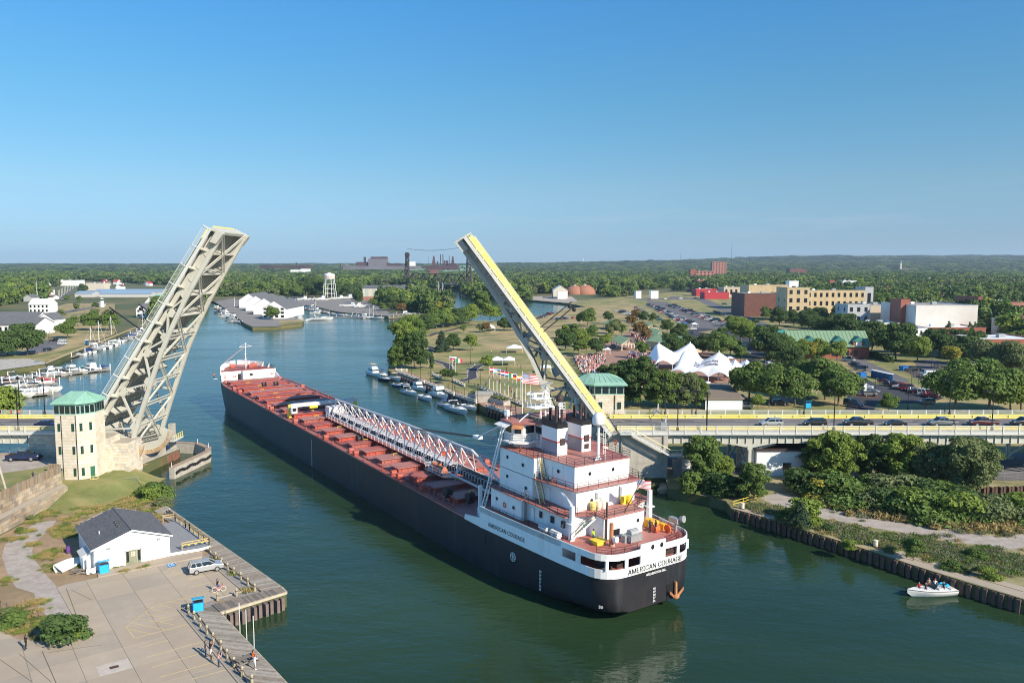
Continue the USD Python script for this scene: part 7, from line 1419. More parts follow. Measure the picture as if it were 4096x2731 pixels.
def shelter(k,x,y,W,L,rz,label,wall=None,eave=3.4,ridge=6.0):
 T=thing('market_shelter',label,'shelter',at(k,x,y),rz)
 for sg in (-1,1):
  part(T,'roof',MB().hull([(sg*(W/2+.6),yy,eave-.1+t) for yy in (-.6,L+.6) for t in (0,.15)]+[(0,yy,ridge+t) for yy in (-.6,L+.6) for t in (0,.15)]),gr_roof)
  for i in range(int(L/1.1)):part(T,'roof_seam',MB().bar((sg*(W/2+.6),i*1.1,eave+.08),(0,i*1.1,ridge+.2),.1,.1),gr_roof)
 if wall:part(T,'wall',MB().hull([(x_,yy,z) for x_ in (-W/2,W/2) for yy in (0,L) for z in (0,eave)]+[(0,yy,ridge-.2) for yy in (0,L)]),wall)
 else:
  for i in range(5):
   for sg in (-1,1):part(T,'column',MB().box((sg*W/2,L*i/4,eave/2),(.35,.35,eave)),cream)
  part(T,'truss',MB().bar((-W/2,0,eave-.2),(W/2,0,eave-.2),.25).bar((-W/2,0,eave-.2),(0,0,ridge-.2),.25).bar((W/2,0,eave-.2),(0,0,ridge-.2),.25).bar((0,0,eave),(0,0,ridge),.2),cream)
for i,(x,y,W,L,lab) in enumerate(((247,945,8,22,'green-roofed open market shelter nearest the pop-up tent'),(592,945,8,22,'nearest green shelter of the row of three behind the rear canopy'),(515,868,8,22,'middle green shelter of the row of three'),(440,800,8,22,'farthest green shelter of the row of three'),(140,775,9,18,'small green-roofed shelter by the red sign boards'))):shelter('R6',x,y,W,L,.12,lab)
shelter('R6',770,965,13,26,.55,'enclosed tan market hall with green roof behind the canopy',mat('tan_wall',(0.50,0.42,0.30),.8),4.2,7.6)
brick=lambda n,c:mat('brick_'+n,c,.9,.12,.3,wear=((c[0]*.5,c[1]*.5,c[2]*.5),.3,.3))
br_red,br_dark,br_pink,tanb=brick('red',(0.30,0.105,0.07)),brick('dark',(0.15,0.065,0.05)),brick('pink',(0.38,0.17,0.13)),brick('tan',(0.52,0.40,0.24))
p=at('R6',1590,1010);T=thing('brick_depot','brick depot with green seamed roof and two dormers','building',p,-.05);W,D=36,16
part(T,'wall',MB().hull([(x,y,z) for x in (0,W) for y in (0,D) for z in (0,6)]+[(x,D/2,12) for x in (0,W)]),br_red)
for sg in (0,1):rp_=part(T,'roof',MB().hull([(x,y,z+t) for x in (-.8,W+.8) for y,z in ((-.9 if sg==0 else D+.9,5.5),(D/2,12.2)) for t in (0,.3)]),gr_roof)
for i in range(22):part(rp_,'roof_seam',MB().bar((i*W/21,-.9,5.85),(i*W/21,D/2,12.55),.2,.16),gr_roof)
for x in (9,22,31):
 d_=part(T,'dormer',MB().hull([(x+a,y,z) for a in (-2.5,2.5) for y in (-.5,5) for z in (5,8.2)]+[(x,y,10) for y in (-.5,5)]),br_red);part(d_,'dormer_roof',MB().hull([(x+a,y,z) for a in (-3,3) for y in (-.9,5) for z in (8.0,8.2)]+[(x,y,10.4) for y in (-.9,6)]),roofs_teal);part(d_,'dormer_window',MB().box((x,-.55,6.9),(2.6,.1,2.0)),white_plain)
for x in (3,7,15,20,26,30):part(T,'window',MB().box((x,-.05,2.6),(1.8,.15,2.6)),dark_glass)
p2=at('R6',1475,960);T=thing('depot_wing','brick wing with teal roof left of the depot gable','building',p2,.9);part(T,'wall',MB().span((0,0,0),(30,12,5)),br_red);part(T,'roof',MB().hull([(x,y,5) for x in (-.8,30.8) for y in (-.8,12.8)]+[(3,6,9.5),(30,6,9.5)]),mat('teal_roof',(0.04,0.19,0.16),.6))
CT=['suv','sedan','suv','pickup','sedan','suv','van'];CC=['white','silver','black','grey','red','blue','white','navy','silver','black','teal','maroon']
def carrow(k,a,b,n,rzo,where,rows=1,gap=5.6):
 p,q=at(k,*a),at(k,*b);d=(q-p)/max(1,n-1);r=math.atan2(d[1],d[0]);nv=np.array([-math.sin(r),math.cos(r),0])
 for j in range(rows):
  for i in range(n):
   if rng.random()<.06:continue
   t,c=CT[int(rng.integers(7))],CC[int(rng.integers(12))];car(t,c,p+d*(i+.1*rng.normal())+nv*(gap*j+.3*rng.normal())+(0,0,.12),r+rzo+(PI if rng.random()<.4 else 0),f'{c} {t} parked {where}',f'{c} {t}s parked {where}')
carrow('R6',(300,592),(505,700),19,1.35,'in the grass row left of the overflow lot');carrow('R6',(400,568),(695,722),27,1.35,'along the left edge of the overflow lot',2);carrow('R6',(570,570),(1035,742),36,1.3,'along the right edge of the overflow lot',2);carrow('R6',(950,620),(1270,740),25,1.3,'in the grass row by the brick theatre')
carrow('R6',(145,620),(320,690),9,1.2,'in the short grass row beside the sign boards',2);carrow('R7',(355,1000),(540,1135),8,.9,'on the verge side of the depot lot');carrow('R7',(700,1218),(1120,1345),15,.95,'in the long row of the depot lot by the portable toilets');carrow('R7',(330,1180),(600,1300),9,1.0,'in the depot lot row beside the shrubs');carrow('R6',(870,860),(1260,915),9,.9,'beyond the tensile canopy by the roundabout');carrow('R6',(1310,840),(1440,890),6,.9,'beside the depot wing');carrow('R7',(900,900),(1450,965),14,1.4,'in the shaded lot behind the trees',1);carrow('RB',(1040,745),(1165,735),5,.3,'on the dry field right of the leaf',2);carrow('RB',(890,735),(1020,690),8,1.2,'on the dry field behind the leaf');carrow('R6',(1050,565),(1200,580),7,1.4,'in the lot behind the theatre',2,12);carrow('R6',(20,860),(140,945),5,1.3,'beside the front market shelter');carrow('R6',(430,520),(880,510),5,.05,'on the far cross street')
for k,x,y,t,c,rz,lab in (('R6',1170,1355,'suv','white',-1.1,'white SUV on the grass under the big tree near the bridge'),('R6',1222,1425,'suv','silver',.3,'silver SUV with roof box beyond the far bridge rail'),('R6',1497,1400,'suv','black',0,'black utility cart parked between two walkers'),('R7',445,1415,'van','navy',-.9,'dark minivan leaving the depot lot'),('R7',1060,1390,'suv','tan',PI,'tan SUV on the grass beside two walkers'),('R7',1390,1158,'sedan','silver',PI,'silver sedan driving on the brick street'),('R7',945,1115,'pickup','black',PI,'black pickup beside the white minibus'),('R7',1460,1075,'suv','white',PI,'white SUV on the street by the brick warehouse'),('R7',580,1325,'suv','grey',0,'grey SUV on the island beside the feather flag'),('R6',1220,975,'sedan','silver',-.6,'silver sedan at the depot crossing'),('R6',780,772,'suv','white',.1,'white SUV entering the roundabout'),('R6',765,805,'suv','navy',0,'navy SUV on the roundabout'),('R6',850,815,'sedan','maroon',PI,'maroon sedan on the roundabout'),('LM',515,1435,'suv','silver',0,'silver SUV under the big tree at the marina'),('LM',760,1385,'suv','black',.9,'black SUV driving in the marina lot'),('LM',870,1240,'pickup','black',0,'black pickup in the marina lot'),('LM',980,1290,'suv','white',0,'white SUV at the marina lot exit'),('LM',985,1242,'sedan','white',0,'white sedan beside the black pickup at the marina')):
 car(t,c,at(k,x,y)+(0,0,.1),rz,lab)
p=at('R7',1095,1172);T=thing('minibus','white minibus standing at the kerb of the brick street','bus',p,PI-.1);T.SetCustomDataByKey('category','bus');part(T,'body',MB().span((-3.6,-1.1,.45),(2.2,1.1,2.8)),white_plain);part(T,'bonnet',MB().hull([(x,y,z) for y in (-1.0,1.0) for x,z in ((2.2,.45),(3.5,.45),(2.2,1.9),(3.4,1.3))]),white_plain)
for x in (-3,-1.9,-.8,.3,1.4):part(T,'window',MB().box((x,0,2.0),(.8,2.24,.8)),dark_glass)
for x in (-2.4,2.6):
 for y in (-.95,.95):part(T,'wheel',MB().tube((x,y-.16,.45),(x,y+.16,.45),.45,12),rubber)
tk=kindof('toilet');part(tk,'cabin',MB().box((0,0,1.1),(1.1,1.15,2.1)),mat('toilet_blue',(0.02,0.10,0.22),.5));part(tk,'roof',MB().hull([(x,y,2.15) for x in (-.6,.6) for y in (-.62,.62)]+[(x,y,2.4) for x in (-.45,.45) for y in (-.45,.45)]),mat('toilet_roof',(0.70,0.74,0.76),.5));part(tk,'door',MB().box((-.56,0,1.05),(.05,.75,1.8)),mat('toilet_door',(0.03,0.14,0.30),.5))
for i in range(10):copy(tk,'portable_toilet','blue portable toilet with white roof in the row beside the lot','toilet',at('R7',612+i*16.5,1162+i*3.9),.9,1.15,'portable toilets in the depot lot row')
copy(tk,'portable_toilet','single blue portable toilet on the marina lawn at the quay','toilet',at('LM',1365,1282),0,1.1)
for k,x,y,lab in (('R7',515,1165,'blue dumpster in front of the parked trucks in the depot lot'),('R7',868,1110,'blue dumpster behind the minibus'),('R6',705,728,'pair-sized blue dumpster at the overflow lot'),('R9',1075,300,'blue bin left of the shelters')):T=thing('dumpster',lab,'dumpster',at(k,x,y),.4);part(T,'body',MB().hull([(a*1.5,b*.9,0) for a in (-1,1) for b in (-1,1)]+[(a*1.7,b*1.1,1.7) for a in (-1,1) for b in (-1,1)]),blue_mat);part(T,'lid',MB().box((0,0,1.78),(3.4,2.2,.12)),mat('lid_blue',(0.015,0.10,0.33),.5))
copy(bk,'waste_station','bright blue waste station beside the park path beyond the bridge','bin',at('R6',1738,1425),0,1.3)
T=thing('feather_flag','white and red feather flag on the mulched lot island','banner',at('R7',530,1320));part(T,'cloth',MB().hull([(0,0,.8),(.9,0,.8),(0,0,4.6),(.7,0,4.9),(1.0,0,4.2),(0,.03,.8),(.9,.03,.8),(.9,.03,4.4)]),white_plain);part(T,'pole',MB().tube((0,0,0),(0,0,4.8),.04,5),grey_metal)
for lab,a,b in (('dark iron fence along the far side of the brick street',(1120,1085),(1873,1290)),('dark iron fence between lawn and brick street behind the minibus',(880,1125),(1420,1330))):
 a,b=at('R7',*a),at('R7',*b);T=thing('iron_fence',lab,'fence',a);d=b-a;L=np.linalg.norm(d);n=int(L/3);mb=MB()
 for i in range(n+1):part(T,'fence_post',MB().box(d*i/n+(0,0,.9),(.14,.14,1.8)),sooty)
 for i in range(int(L/.4)):mb.box(d*i*.4/L+(0,0,.85),(.05,.05,1.5))
 part(T,'pickets',mb,sooty,kind='stuff');part(T,'rail',MB().bar((0,0,1.6),d+(0,0,1.6),.08),sooty)
pk_=[]
for i,(s,l) in enumerate((('red','denim'),('white','black'),('blue','khaki'),('black','denim'),('orange','black'),('grey','navy'))):
 T=person('x',(0,0,0),0,CLOTH[s],CLOTH[l],'walk' if i%2 else 'stand',name='spare');k=kindof('walker');
 for c_ in T.GetChildren():Sdf.CopySpec(stage.GetRootLayer(),c_.GetPath(),stage.GetRootLayer(),k.GetPath().AppendChild(c_.GetName()))
 stage.RemovePrim(T.GetPath());pk_.append((k,f'{s} shirt and {l} trousers'))
for where,k,pts in (('along the promenade quay','PK',[(1420,760),(1440,775),(1465,785),(1500,800),(1410,705),(1320,680),(1905,940),(1940,945),(1985,985),(2010,990),(2090,1005),(1595,640)]),('on the lawn below the path fork','PK',[(1570,380),(1595,395),(1675,405),(1735,350),(1715,470),(1590,565),(1460,370),(1060,515)]),('on the lawn behind the flagpoles','PK',[(1820,660),(1840,665),(1680,680),(1920,580),(1870,590),(2030,745),(2150,735),(2170,745),(2010,620),(2100,455),(2250,380),(2300,410)]),('near the white tents on the dry lawn','RB',[(520,1010),(585,1025),(600,1020),(640,1150),(750,1130),(860,1140),(930,1065),(945,1065),(960,1065),(1190,720)]),('on the brick walk beyond the bridge rail','R6',[(1415,1425),(1550,1425),(1280,1060),(1300,1065),(1330,1065),(1350,1070),(1110,1150),(1130,1160),(720,750),(1235,1100)]),('as a couple near the tan SUV','R7',[(1045,1440),(1065,1440)])):
 for x,y in pts:k_,w=pk_[int(rng.integers(6))];copy(k_,'person',f'person in {w} {where}','person',at(k,x,y)+(0,0,.1),rng.random()*6.28,1,f'people in {w} {where}')
def lowperson(c,l):return [(MB().hull([(x,y,z) for x in (-.14,.14) for y in (-.22,.22) for z in (.75,1.45)]),CLOTH[c]),(MB().tube((0,-.1,0),(0,-.08,.8),.1,5).tube((0,.1,0),(0,.08,.8),.1,5),CLOTH[l]),(MB().ball((0,0,1.6),(.12,.12,.15)),skin_mat)]
CRW=[lowperson(c,l) for c,l in (('red','denim'),('white','denim'),('orange','khaki'),('blue','black'),('black','denim'),('pink','black'),('white','black'))]
def crowd(name,k,pts,n):g=Rpx(k,pts);b=g.bounds;ps=[q for q in zip(b[0]+(b[2]-b[0])*rng.random(n*4),b[1]+(b[3]-b[1])*rng.random(n*4)) if g.contains(Point(q))][:n];scatter(name,CRW,[(*q,2.1) for q in ps],rng.integers(0,7,len(ps)),rng.random(len(ps))*6.28,.95+.15*rng.random(len(ps)))
crowd('crowd','R9',[(850,640),(1300,590),(1290,700),(1180,860),(1000,900),(900,780)],520);crowd('crowd','R6',[(230,980),(480,980),(500,1080),(430,1180),(350,1180),(240,1090)],260);crowd('crowd','R6',[(1000,1090),(1330,1100),(1300,1180),(1040,1180)],200);crowd('crowd','R6',[(340,840),(560,930),(540,960),(380,940),(200,770)],160);crowd('crowd','R6',[(1350,1080),(1700,1200),(1650,1240),(1400,1150)],120)
# moored boats
bdir=lambda k,a,b:math.atan2(*(at(k,*b)-at(k,*a))[1::-1])
BR=bdir('PK',(1320,930),(1600,1030))
for x,y,kd,s,lab in [(325,510,'trawler',1.0,'white trawler yacht with tan flybridge top, farthest along the promenade'),(440,480,'canopy_boat',.8,'boat with blue canopy behind the trawler yacht'),(472,580,'dark_cruiser',1.0,'dark-hulled cruiser next to the trawler yacht'),(610,570,'tan_canopy_boat',1.3,'white cruiser with tan top beside the dark-hulled one'),(632,655,'blue_open_boat',1.1,'low blue open boat with standing people'),(745,655,'bowrider',1.1,'small white bowrider inside the blue open boat'),(830,610,'bowrider',1.0,'small white boat against the promenade quay'),(800,760,'express_cruiser',.95,'white cruiser with radar arch, middle of the promenade row'),(925,700,'flybridge_yacht',.85,'white boat with dark red cushion under its bimini'),(1060,680,'canopy_boat',.8,'small canopy boat at the quay behind the flybridge yacht'),(1020,835,'cruiser',1.05,'white cruiser with open foredeck before the flybridge yacht'),(1205,800,'flybridge_yacht',1.1,'largest flybridge yacht in the promenade row'),(1275,930,'canopy_boat',1.0,'white boat with royal blue bimini near the concrete block'),(1440,1000,'express_cruiser',1.15,'long white cruiser with dark stripe nearest the freighter'),(1590,960,'cruiser',.95,'white cruiser between the long one and the concrete block')]:
 boat(kd,at('PK',x,y,.1),BR+.06*rng.normal(),lab,sc=s,name='yacht' if s>.9 else 'moored_boat')
WB=['cruiser','bowrider','express_cruiser','covered_boat','canopy_boat','tan_canopy_boat','cruiser','green_canopy_boat','flybridge_yacht','black_covered_boat']
def boats(k,a,b,n,rz,where,kinds=WB,sc=1.0,rows=1,gap=(0,0),dry=0):
 for j in range(rows):
  for i in range(n):
   t=(i+.2*rng.normal())/max(1,n-1);kd=kinds[int(rng.integers(len(kinds)))];p=at(k,a[0]+(b[0]-a[0])*t+gap[0]*j,a[1]+(b[1]-a[1])*t+gap[1]*j,2.0 if dry else .1)
   boat(kd,p,rz+.1*rng.normal()+(PI if rng.random()<.3 else 0),f'{kd.replace("_", " ")} {where}',f'{kd.replace("_", " ")}s {where}',sc*(.9+.2*rng.random()))
boats('L0',(650,1118),(1190,930),15,-.35,'berthed along the left marina quay',sc=1.0);boats('L0',(760,1090),(1080,985),9,-.35,'in the outer rank of the left marina quay')
boats('L0',(480,1275),(910,1225),7,-.5,'on the finger dock left of the bridge');boats('L0',(60,1330),(440,1285),6,-.4,'on the second dock at the left edge');boats('L0',(40,1490),(390,1415),6,.15,'on the nearest dock left of the control tower',sc=1.15);boats('L0',(10,1400),(360,1360),5,.2,'on the gangway dock at the left edge');boats('L0',(330,1205),(470,1230),3,-.2,'off the rocky shore at left',['green_canopy_boat','bowrider'])
boat('red_boat',at('L0',75,1330,.1),-.4,'red boat with dark cover at the left edge dock');boat('red_boat',at('L0',375,1350,.1),.1,'white and red topped boat on the gangway dock',sc=1.2)
for x,y,h in ((770,1062,1.1),(838,1030,1.25),(945,965,1.2),(1215,905,1.1)):boat('sailboat',at('L0',x,y,.1),-.3,'sailboat with bare mast at the left marina quay','sailboats at the left marina',h)
boats('M4',(310,765),(130,650),13,-.2,'along the west side of the condo pier');boats('M4',(250,765),(140,690),6,-.2,'outside the row west of the condo pier');boats('M4',(760,735),(600,640),10,.2,'along the east side of the condo pier',sc=.9)
boats('M4',(720,640),(990,690),15,-.6,'in the middle basin docks',sc=1.0);boats('M4',(760,632),(980,668),12,-.6,'on the inner docks of the middle basin');boats('M4',(1030,702),(1400,735),14,-.5,'on the outer docks of the middle basin',sc=1.1);boats('M4',(1500,718),(1680,705),4,.0,'along the quay beside the rusty barge',sc=1.2);boats('M4',(540,590),(980,590),20,.6,'stored ashore in front of the trees',sc=1.3,dry=1);boats('M4',(990,585),(1190,575),6,.6,'stored ashore below the water tower',sc=1.3,dry=1);boats('M4',(1150,640),(1300,650),4,.3,'ashore in front of the long white shed',sc=1.2,dry=1)
boat('cruiser',at('M4',845,752,.1),-1.6,'white cruiser at the tip of the condo pier',sc=1.1);boat('express_cruiser',at('M4',945,745,.1),.05,'long white express cruiser outside the condo pier',sc=1.6)
for x in (700,735,770,900,1320,1355):boat('sailboat',at('M4',x,690 if x<1000 else 730,.1),.3,'sailboat in the middle basin','sailboats in the middle basin',1.0)
for x,y in ((1865,600),(1898,615),(1940,622)):boat('sailboat' if x<1920 else 'trawler',at('M4',x,y,.1),-.9,'white two-masted looking yacht moored by the wooded point' if x<1920 else 'white motor yacht moored by the wooded point','sailing yachts by the wooded point' if x<1920 else None,2.2)
T=thing('barge','rusty flat barge with yellow railings moored at the wooded point','barge',at('M4',1745,695,0),bdir('M4',(1745,695),(1992,688)));L_=float(np.linalg.norm(at('M4',1745,695)-at('M4',1992,688)));part(T,'hull',MB().hull([(x,y,z) for y in (0,12) for x,z in ((0,2.6),(L_,2.6),(2,-.3),(L_-2,-.3))]),mat('barge_rust',(0.30,0.10,0.07),.8,.2,.4));part(T,'railing',rail(MB(),[(0,.3,2.6),(L_,.3,2.6)],2.2,4,2,.25),yellow_paint)
dockm=plank_mats[0]
for k,a,b,w in (('L0',(0,1390),(490,1352),3),('L0',(300,1300),(930,1232),2.4),('L0',(0,1345),(450,1300),2.4),('L0',(0,1480),(430,1435),3),('L0',(600,1130),(1240,925),2.2),('M4',(330,772),(110,640),2.5),('M4',(800,655),(1010,690),2.5),('M4',(1010,720),(1420,728),3),('M4',(1480,730),(1720,708),3)):
 a,b=at(k,*a,.6),at(k,*b,.6);T=thing('dock',f'floating wooden dock {w} metres class between the moored boats of the {"left marina" if k == "L0" else "middle basin"}','dock',a,0,'docks of the '+('left marina' if k=='L0' else 'middle basin'));T.SetCustomDataByKey('label','grey floating wooden dock between the moored boats of the '+('left marina' if k=='L0' else 'middle basin'));d=b-a;part(T,'deck',MB().bar((0,0,0),d,w,.4),dockm)
 for i in range(8):part(T,'piling',MB().tube(d*i/7+(0,w/2,-1),d*i/7+(0,w/2,2.2),.18,6),white_plain)
# ground of the far banks
for nm,k,pts,m in (('marina_lawn','LM',[(-100,1480),(450,1480),(900,1400),(1340,1300),(1800,1120),(1800,640),(1100,640),(760,700),(600,1100)],drylawn),('quay_lawn','LM',[(0,1480),(700,1440),(1350,1300),(1420,1330),(700,1560),(0,1500)],lawn),('marina_lot','LM',[(250,1470),(480,1330),(700,1220),(1060,1210),(1040,1290),(760,1400)],roadmat),('marina_road','LM',[(760,800),(1100,750),(1480,690),(1480,710),(1100,790),(800,830)],roadmat),('inland_road','LM',[(860,580),(1180,400),(1200,400),(1000,580)],roadmat),('rubble_shore','L0',[(-200,1250),(-200,1150),(250,1145),(395,1175),(380,1190),(0,1243)],mat('rubble',(0.44,0.41,0.37),.95,.3,1.2,bump=.3,bscale=1.5)),('quay_cap','L0',[(395,1172),(600,1085),(850,995),(1240,840),(1240,850),(850,1010),(600,1104),(390,1190)],mat('timber_cap',(0.45,0.34,0.18),.9,.1)),('pier_paving','M4',[(110,602),(260,575),(720,715),(810,755),(640,788),(600,796),(415,800),(345,768),(170,640)],mat('yard_asphalt',(0.23,0.215,0.20),.9,.12,.1)),('pier_lawn','M4',[(610,750),(810,745),(800,768),(640,786)],drylawn),('boatyard','M4',[(520,575),(1250,570),(1500,690),(1700,700),(1480,714),(1330,710),(1000,676),(920,658),(760,618),(645,612)],mat('yard_asphalt',(0,0,0))),('gravel_heaps_yard','SM',[(100,520),(500,470),(850,440),(1150,520),(1100,640),(700,600),(300,600)],drylawn),('wharf','RB',[(820,560),(1150,560),(1200,600),(1105,612),(820,587)],gravel)):
 sheet(nm,Rpx(k,pts).intersection(land),m)
# buildings
roofs={'flat':mat('flat_roof',(0.28,0.27,0.26),.9,.2,.1),'grey':mat('grey_roof',(0.13,0.135,0.145),.9,.1,.3),'red':mat('red_roof',(0.45,0.04,0.05),.7),'white':white_plain,'teal':mat('mint_roof',(0.28,0.50,0.42),.6),'blue':mat('blue_roof',(0.25,0.36,0.48),.6),'brown':mat('brown_roof',(0.15,0.09,0.07),.9)}
wl={'w':white_plain,'r':br_red,'d':br_dark,'p':br_pink,'t':tanb,'c':mat('wall_cream',(0.60,0.54,0.44),.8,.08),'g':mat('wall_grey',(0.42,0.43,0.44),.8,.08),'o':mat('whitewashed_brick',(0.60,0.57,0.53),.85,.07,.15,wear=((0.40,0.36,0.32),.4,.1)),'b':mat('wall_beige',(0.50,0.42,0.32),.8,.06),'s':mat('shed_red',(0.42,0.03,0.04),.7),'a':mat('metal_grey',(0.52,0.51,0.49),.6,.05)}
def bld(k,x0,x1,yb,yt,D,w,roof,rows,cols,label,gable=0,win=(.42,.5),dz=0,rz=None,cat='building',name='building'):
 a,b=at(k,x0,yb),at(k,x1,yb);W=np.linalg.norm(b-a);H=max(2.4,hgt(k,(x0+x1)/2,yb,yt));T=thing(name,label,cat,a+(0,0,dz),math.atan2(b[1]-a[1],b[0]-a[0]) if rz is None else rz)
 wm,rm=wl[w],roofs[roof]
 if gable:
  e=H*.62;side=gable==2;P=[(x,y,z) for x in (0,W) for y in (0,D) for z in (0,e)]+([(x,D/2,H) for x in (0,W)] if side else [(W/2,y,H) for y in (0,D)]);part(T,'wall',MB().hull(P),wm)
  for s in (0,1):
   q=[(x,(-.4 if s==0 else D+.4),e-.15) for x in (-.4,W+.4)]+[(x,D/2,H+.1) for x in (-.4,W+.4)] if side else [((-.4 if s==0 else W+.4),y,e-.15) for y in (-.4,D+.4)]+[(W/2,y,H+.1) for y in (-.4,D+.4)]
   part(T,'roof',MB().hull(q+[(x,y,z+.25) for x,y,z in q]),rm)
  H=e
 else:
  part(T,'wall',MB().span((0,0,0),(W,D,H)),wm);part(T,'roof',MB().span((.4,.4,H),(W-.4,D-.4,H+.12)),rm);part(T,'parapet',MB().span((-.1,-.1,H),(W+.1,.35,H+.7)).span((-.1,.35,H),(.35,D,H+.7)).span((W-.35,.35,H),(W+.1,D,H+.7)),wm)
  if W>18:part(T,'rooftop_unit',MB().box((W*.6,D*.5,H+1),(3,2.5,1.8)),grey_metal);part(T,'rooftop_unit',MB().box((W*.3,D*.6,H+.9),(2,2,1.5)),white_plain)
 for r in range(rows):
  for c in range(cols):
   x,z=W*(c+.5)/cols,H*(r+.55)/rows;ww,hh=W/cols*win[0],H/rows*win[1]
   part(T,'window',MB().box((x,-.02,z),(ww,.16,hh)),dark_glass)
  n=max(0,min(4,int(D/9)))
  for c in range(n if x0*0+cols else 0):part(T,'window',MB().box((-.02,D*(c+.5)/n,H*(r+.55)/rows),(.16,1.6,H/rows*win[1])),dark_glass)
 return T
for q in [('R7',960,1475,830,575,46,'o','flat',0,0,'big whitewashed windowless block with vertical drain pipes'),('R7',832,908,815,525,14,'r','flat',0,0,'tall red brick stair tower left of the whitewashed block'),('R7',1070,1550,865,762,26,'r','white',0,0,'low red brick warehouse in front of the whitewashed block'),('R7',955,1066,868,768,18,'w','white',2,3,'small white annex left of the low brick warehouse'),('R7',392,575,790,568,20,'g','flat',3,3,'pale grey office with dark strip windows'),('R7',580,826,770,575,40,'b','flat',0,0,'beige blank block joined to the grey office'),('R7',530,826,825,722,16,'w','white',1,6,'white low annex in front of the beige block'),('R7',0,540,660,448,26,'t','flat',3,11,'long yellow brick hotel wing with arched windows'),('R6',1560,1745,700,425,26,'t','flat',4,3,'yellow brick hotel tower block at the corner'),('R6',1578,1655,560,368,12,'w','white',1,1,'white penthouse tower on the hotel corner'),('R7',538,606,640,420,20,'g','flat',1,1,'grey stone end tower of the yellow hotel'),('R6',1205,1555,660,475,40,'d','flat',0,0,'dark brick theatre with drain pipes'),('R6',1240,1570,600,402,30,'t','flat',0,0,'tan brick stage tower behind the dark theatre'),('R7',1480,1588,735,505,30,'r','flat',4,7,'four-storey red brick block right of the whitewashed wall'),('R7',1592,1873,740,548,30,'p','flat',2,5,'pink brick block with large arched windows at the right edge'),('R7',1712,1850,840,692,14,'g','white',2,5,'grey-green two-storey house near the right edge'),('R7',1850,1980,860,665,14,'r','flat',2,3,'brick corner building cut by the right frame edge'),('R7',1515,2050,1040,862,30,'r','white',1,2,'low red brick building nearest the right frame edge'),('R7',975,1265,600,478,25,'p','brown',1,2,'pale red brick block behind the whitewashed wall'),('R7',792,950,610,485,25,'r','brown',1,2,'red brick block with round window behind the stair tower'),('R7',1325,1476,620,505,20,'g','white',1,6,'pale grey block with small windows behind the whitewashed wall'),('R7',612,770,520,422,20,'s','flat',0,0,'plain orange-red block behind the hotel end'),('R7',355,470,470,365,14,'w','white',0,0,'white stepped tower block behind the hotel'),('R7',245,285,470,358,8,'r','flat',0,0,'brown brick chimney block behind the hotel'),('R7',60,240,470,385,30,'r','flat',0,0,'red brick roofs behind the hotel'),('R7',270,400,560,520,18,'b','flat',1,2,'small tan house beside the ivy wall'),('R6',937,1055,345,205,22,'p','flat',8,5,'pinkish high-rise apartment tower in the distance'),('R6',797,955,375,282,30,'p','flat',4,5,'brick office block left of the apartment tower'),('R6',755,800,375,268,20,'r','flat',0,0,'narrow dark brick block left of the office block'),('R6',812,930,440,357,30,'r','flat',0,0,'brick block below the distant office'),('R6',805,978,490,432,30,'s','white',0,0,'red and white shop row'),('R6',875,1078,515,462,25,'s','grey',0,0,'long crimson shed beside the cross street'),('R6',1035,1200,500,418,30,'b','flat',1,4,'beige shop block left of the theatre'),('R6',940,1120,430,385,35,'p','white',0,0,'wide brick hall roof behind the shops'),('R6',300,345,510,452,14,'w','white',0,0,'white garage beside the cross street'),('R6',425,488,512,450,14,'w','white',0,0,'second white garage with pale door by the cross street'),('R6',1585,1720,330,262,40,'d','brown',0,0,'brown roofed hall among distant trees'),('R7',1243,1282,500,408,2,'w','white',0,0,'white backed billboard with green panel'),('R7',1045,1208,480,408,22,'b','flat',1,3,'tan house group below the dome'),('R7',176,203,270,215,14,'b','flat',0,0,'distant beige tower among trees')]:bld(*q)
for x in (1095,1205,1310,1415):p=at('R7',x,828);q=hgt('R7',x,830,600);solo('drain_pipe',MB().tube((p[0],p[1]-.4,2),(p[0],p[1]-.4,2+q),.45,6),mat('pipe_stain',(0.30,0.27,0.25),.9),'dark vertical drain pipe on the big whitewashed wall','pipe','drain pipes on the whitewashed wall')
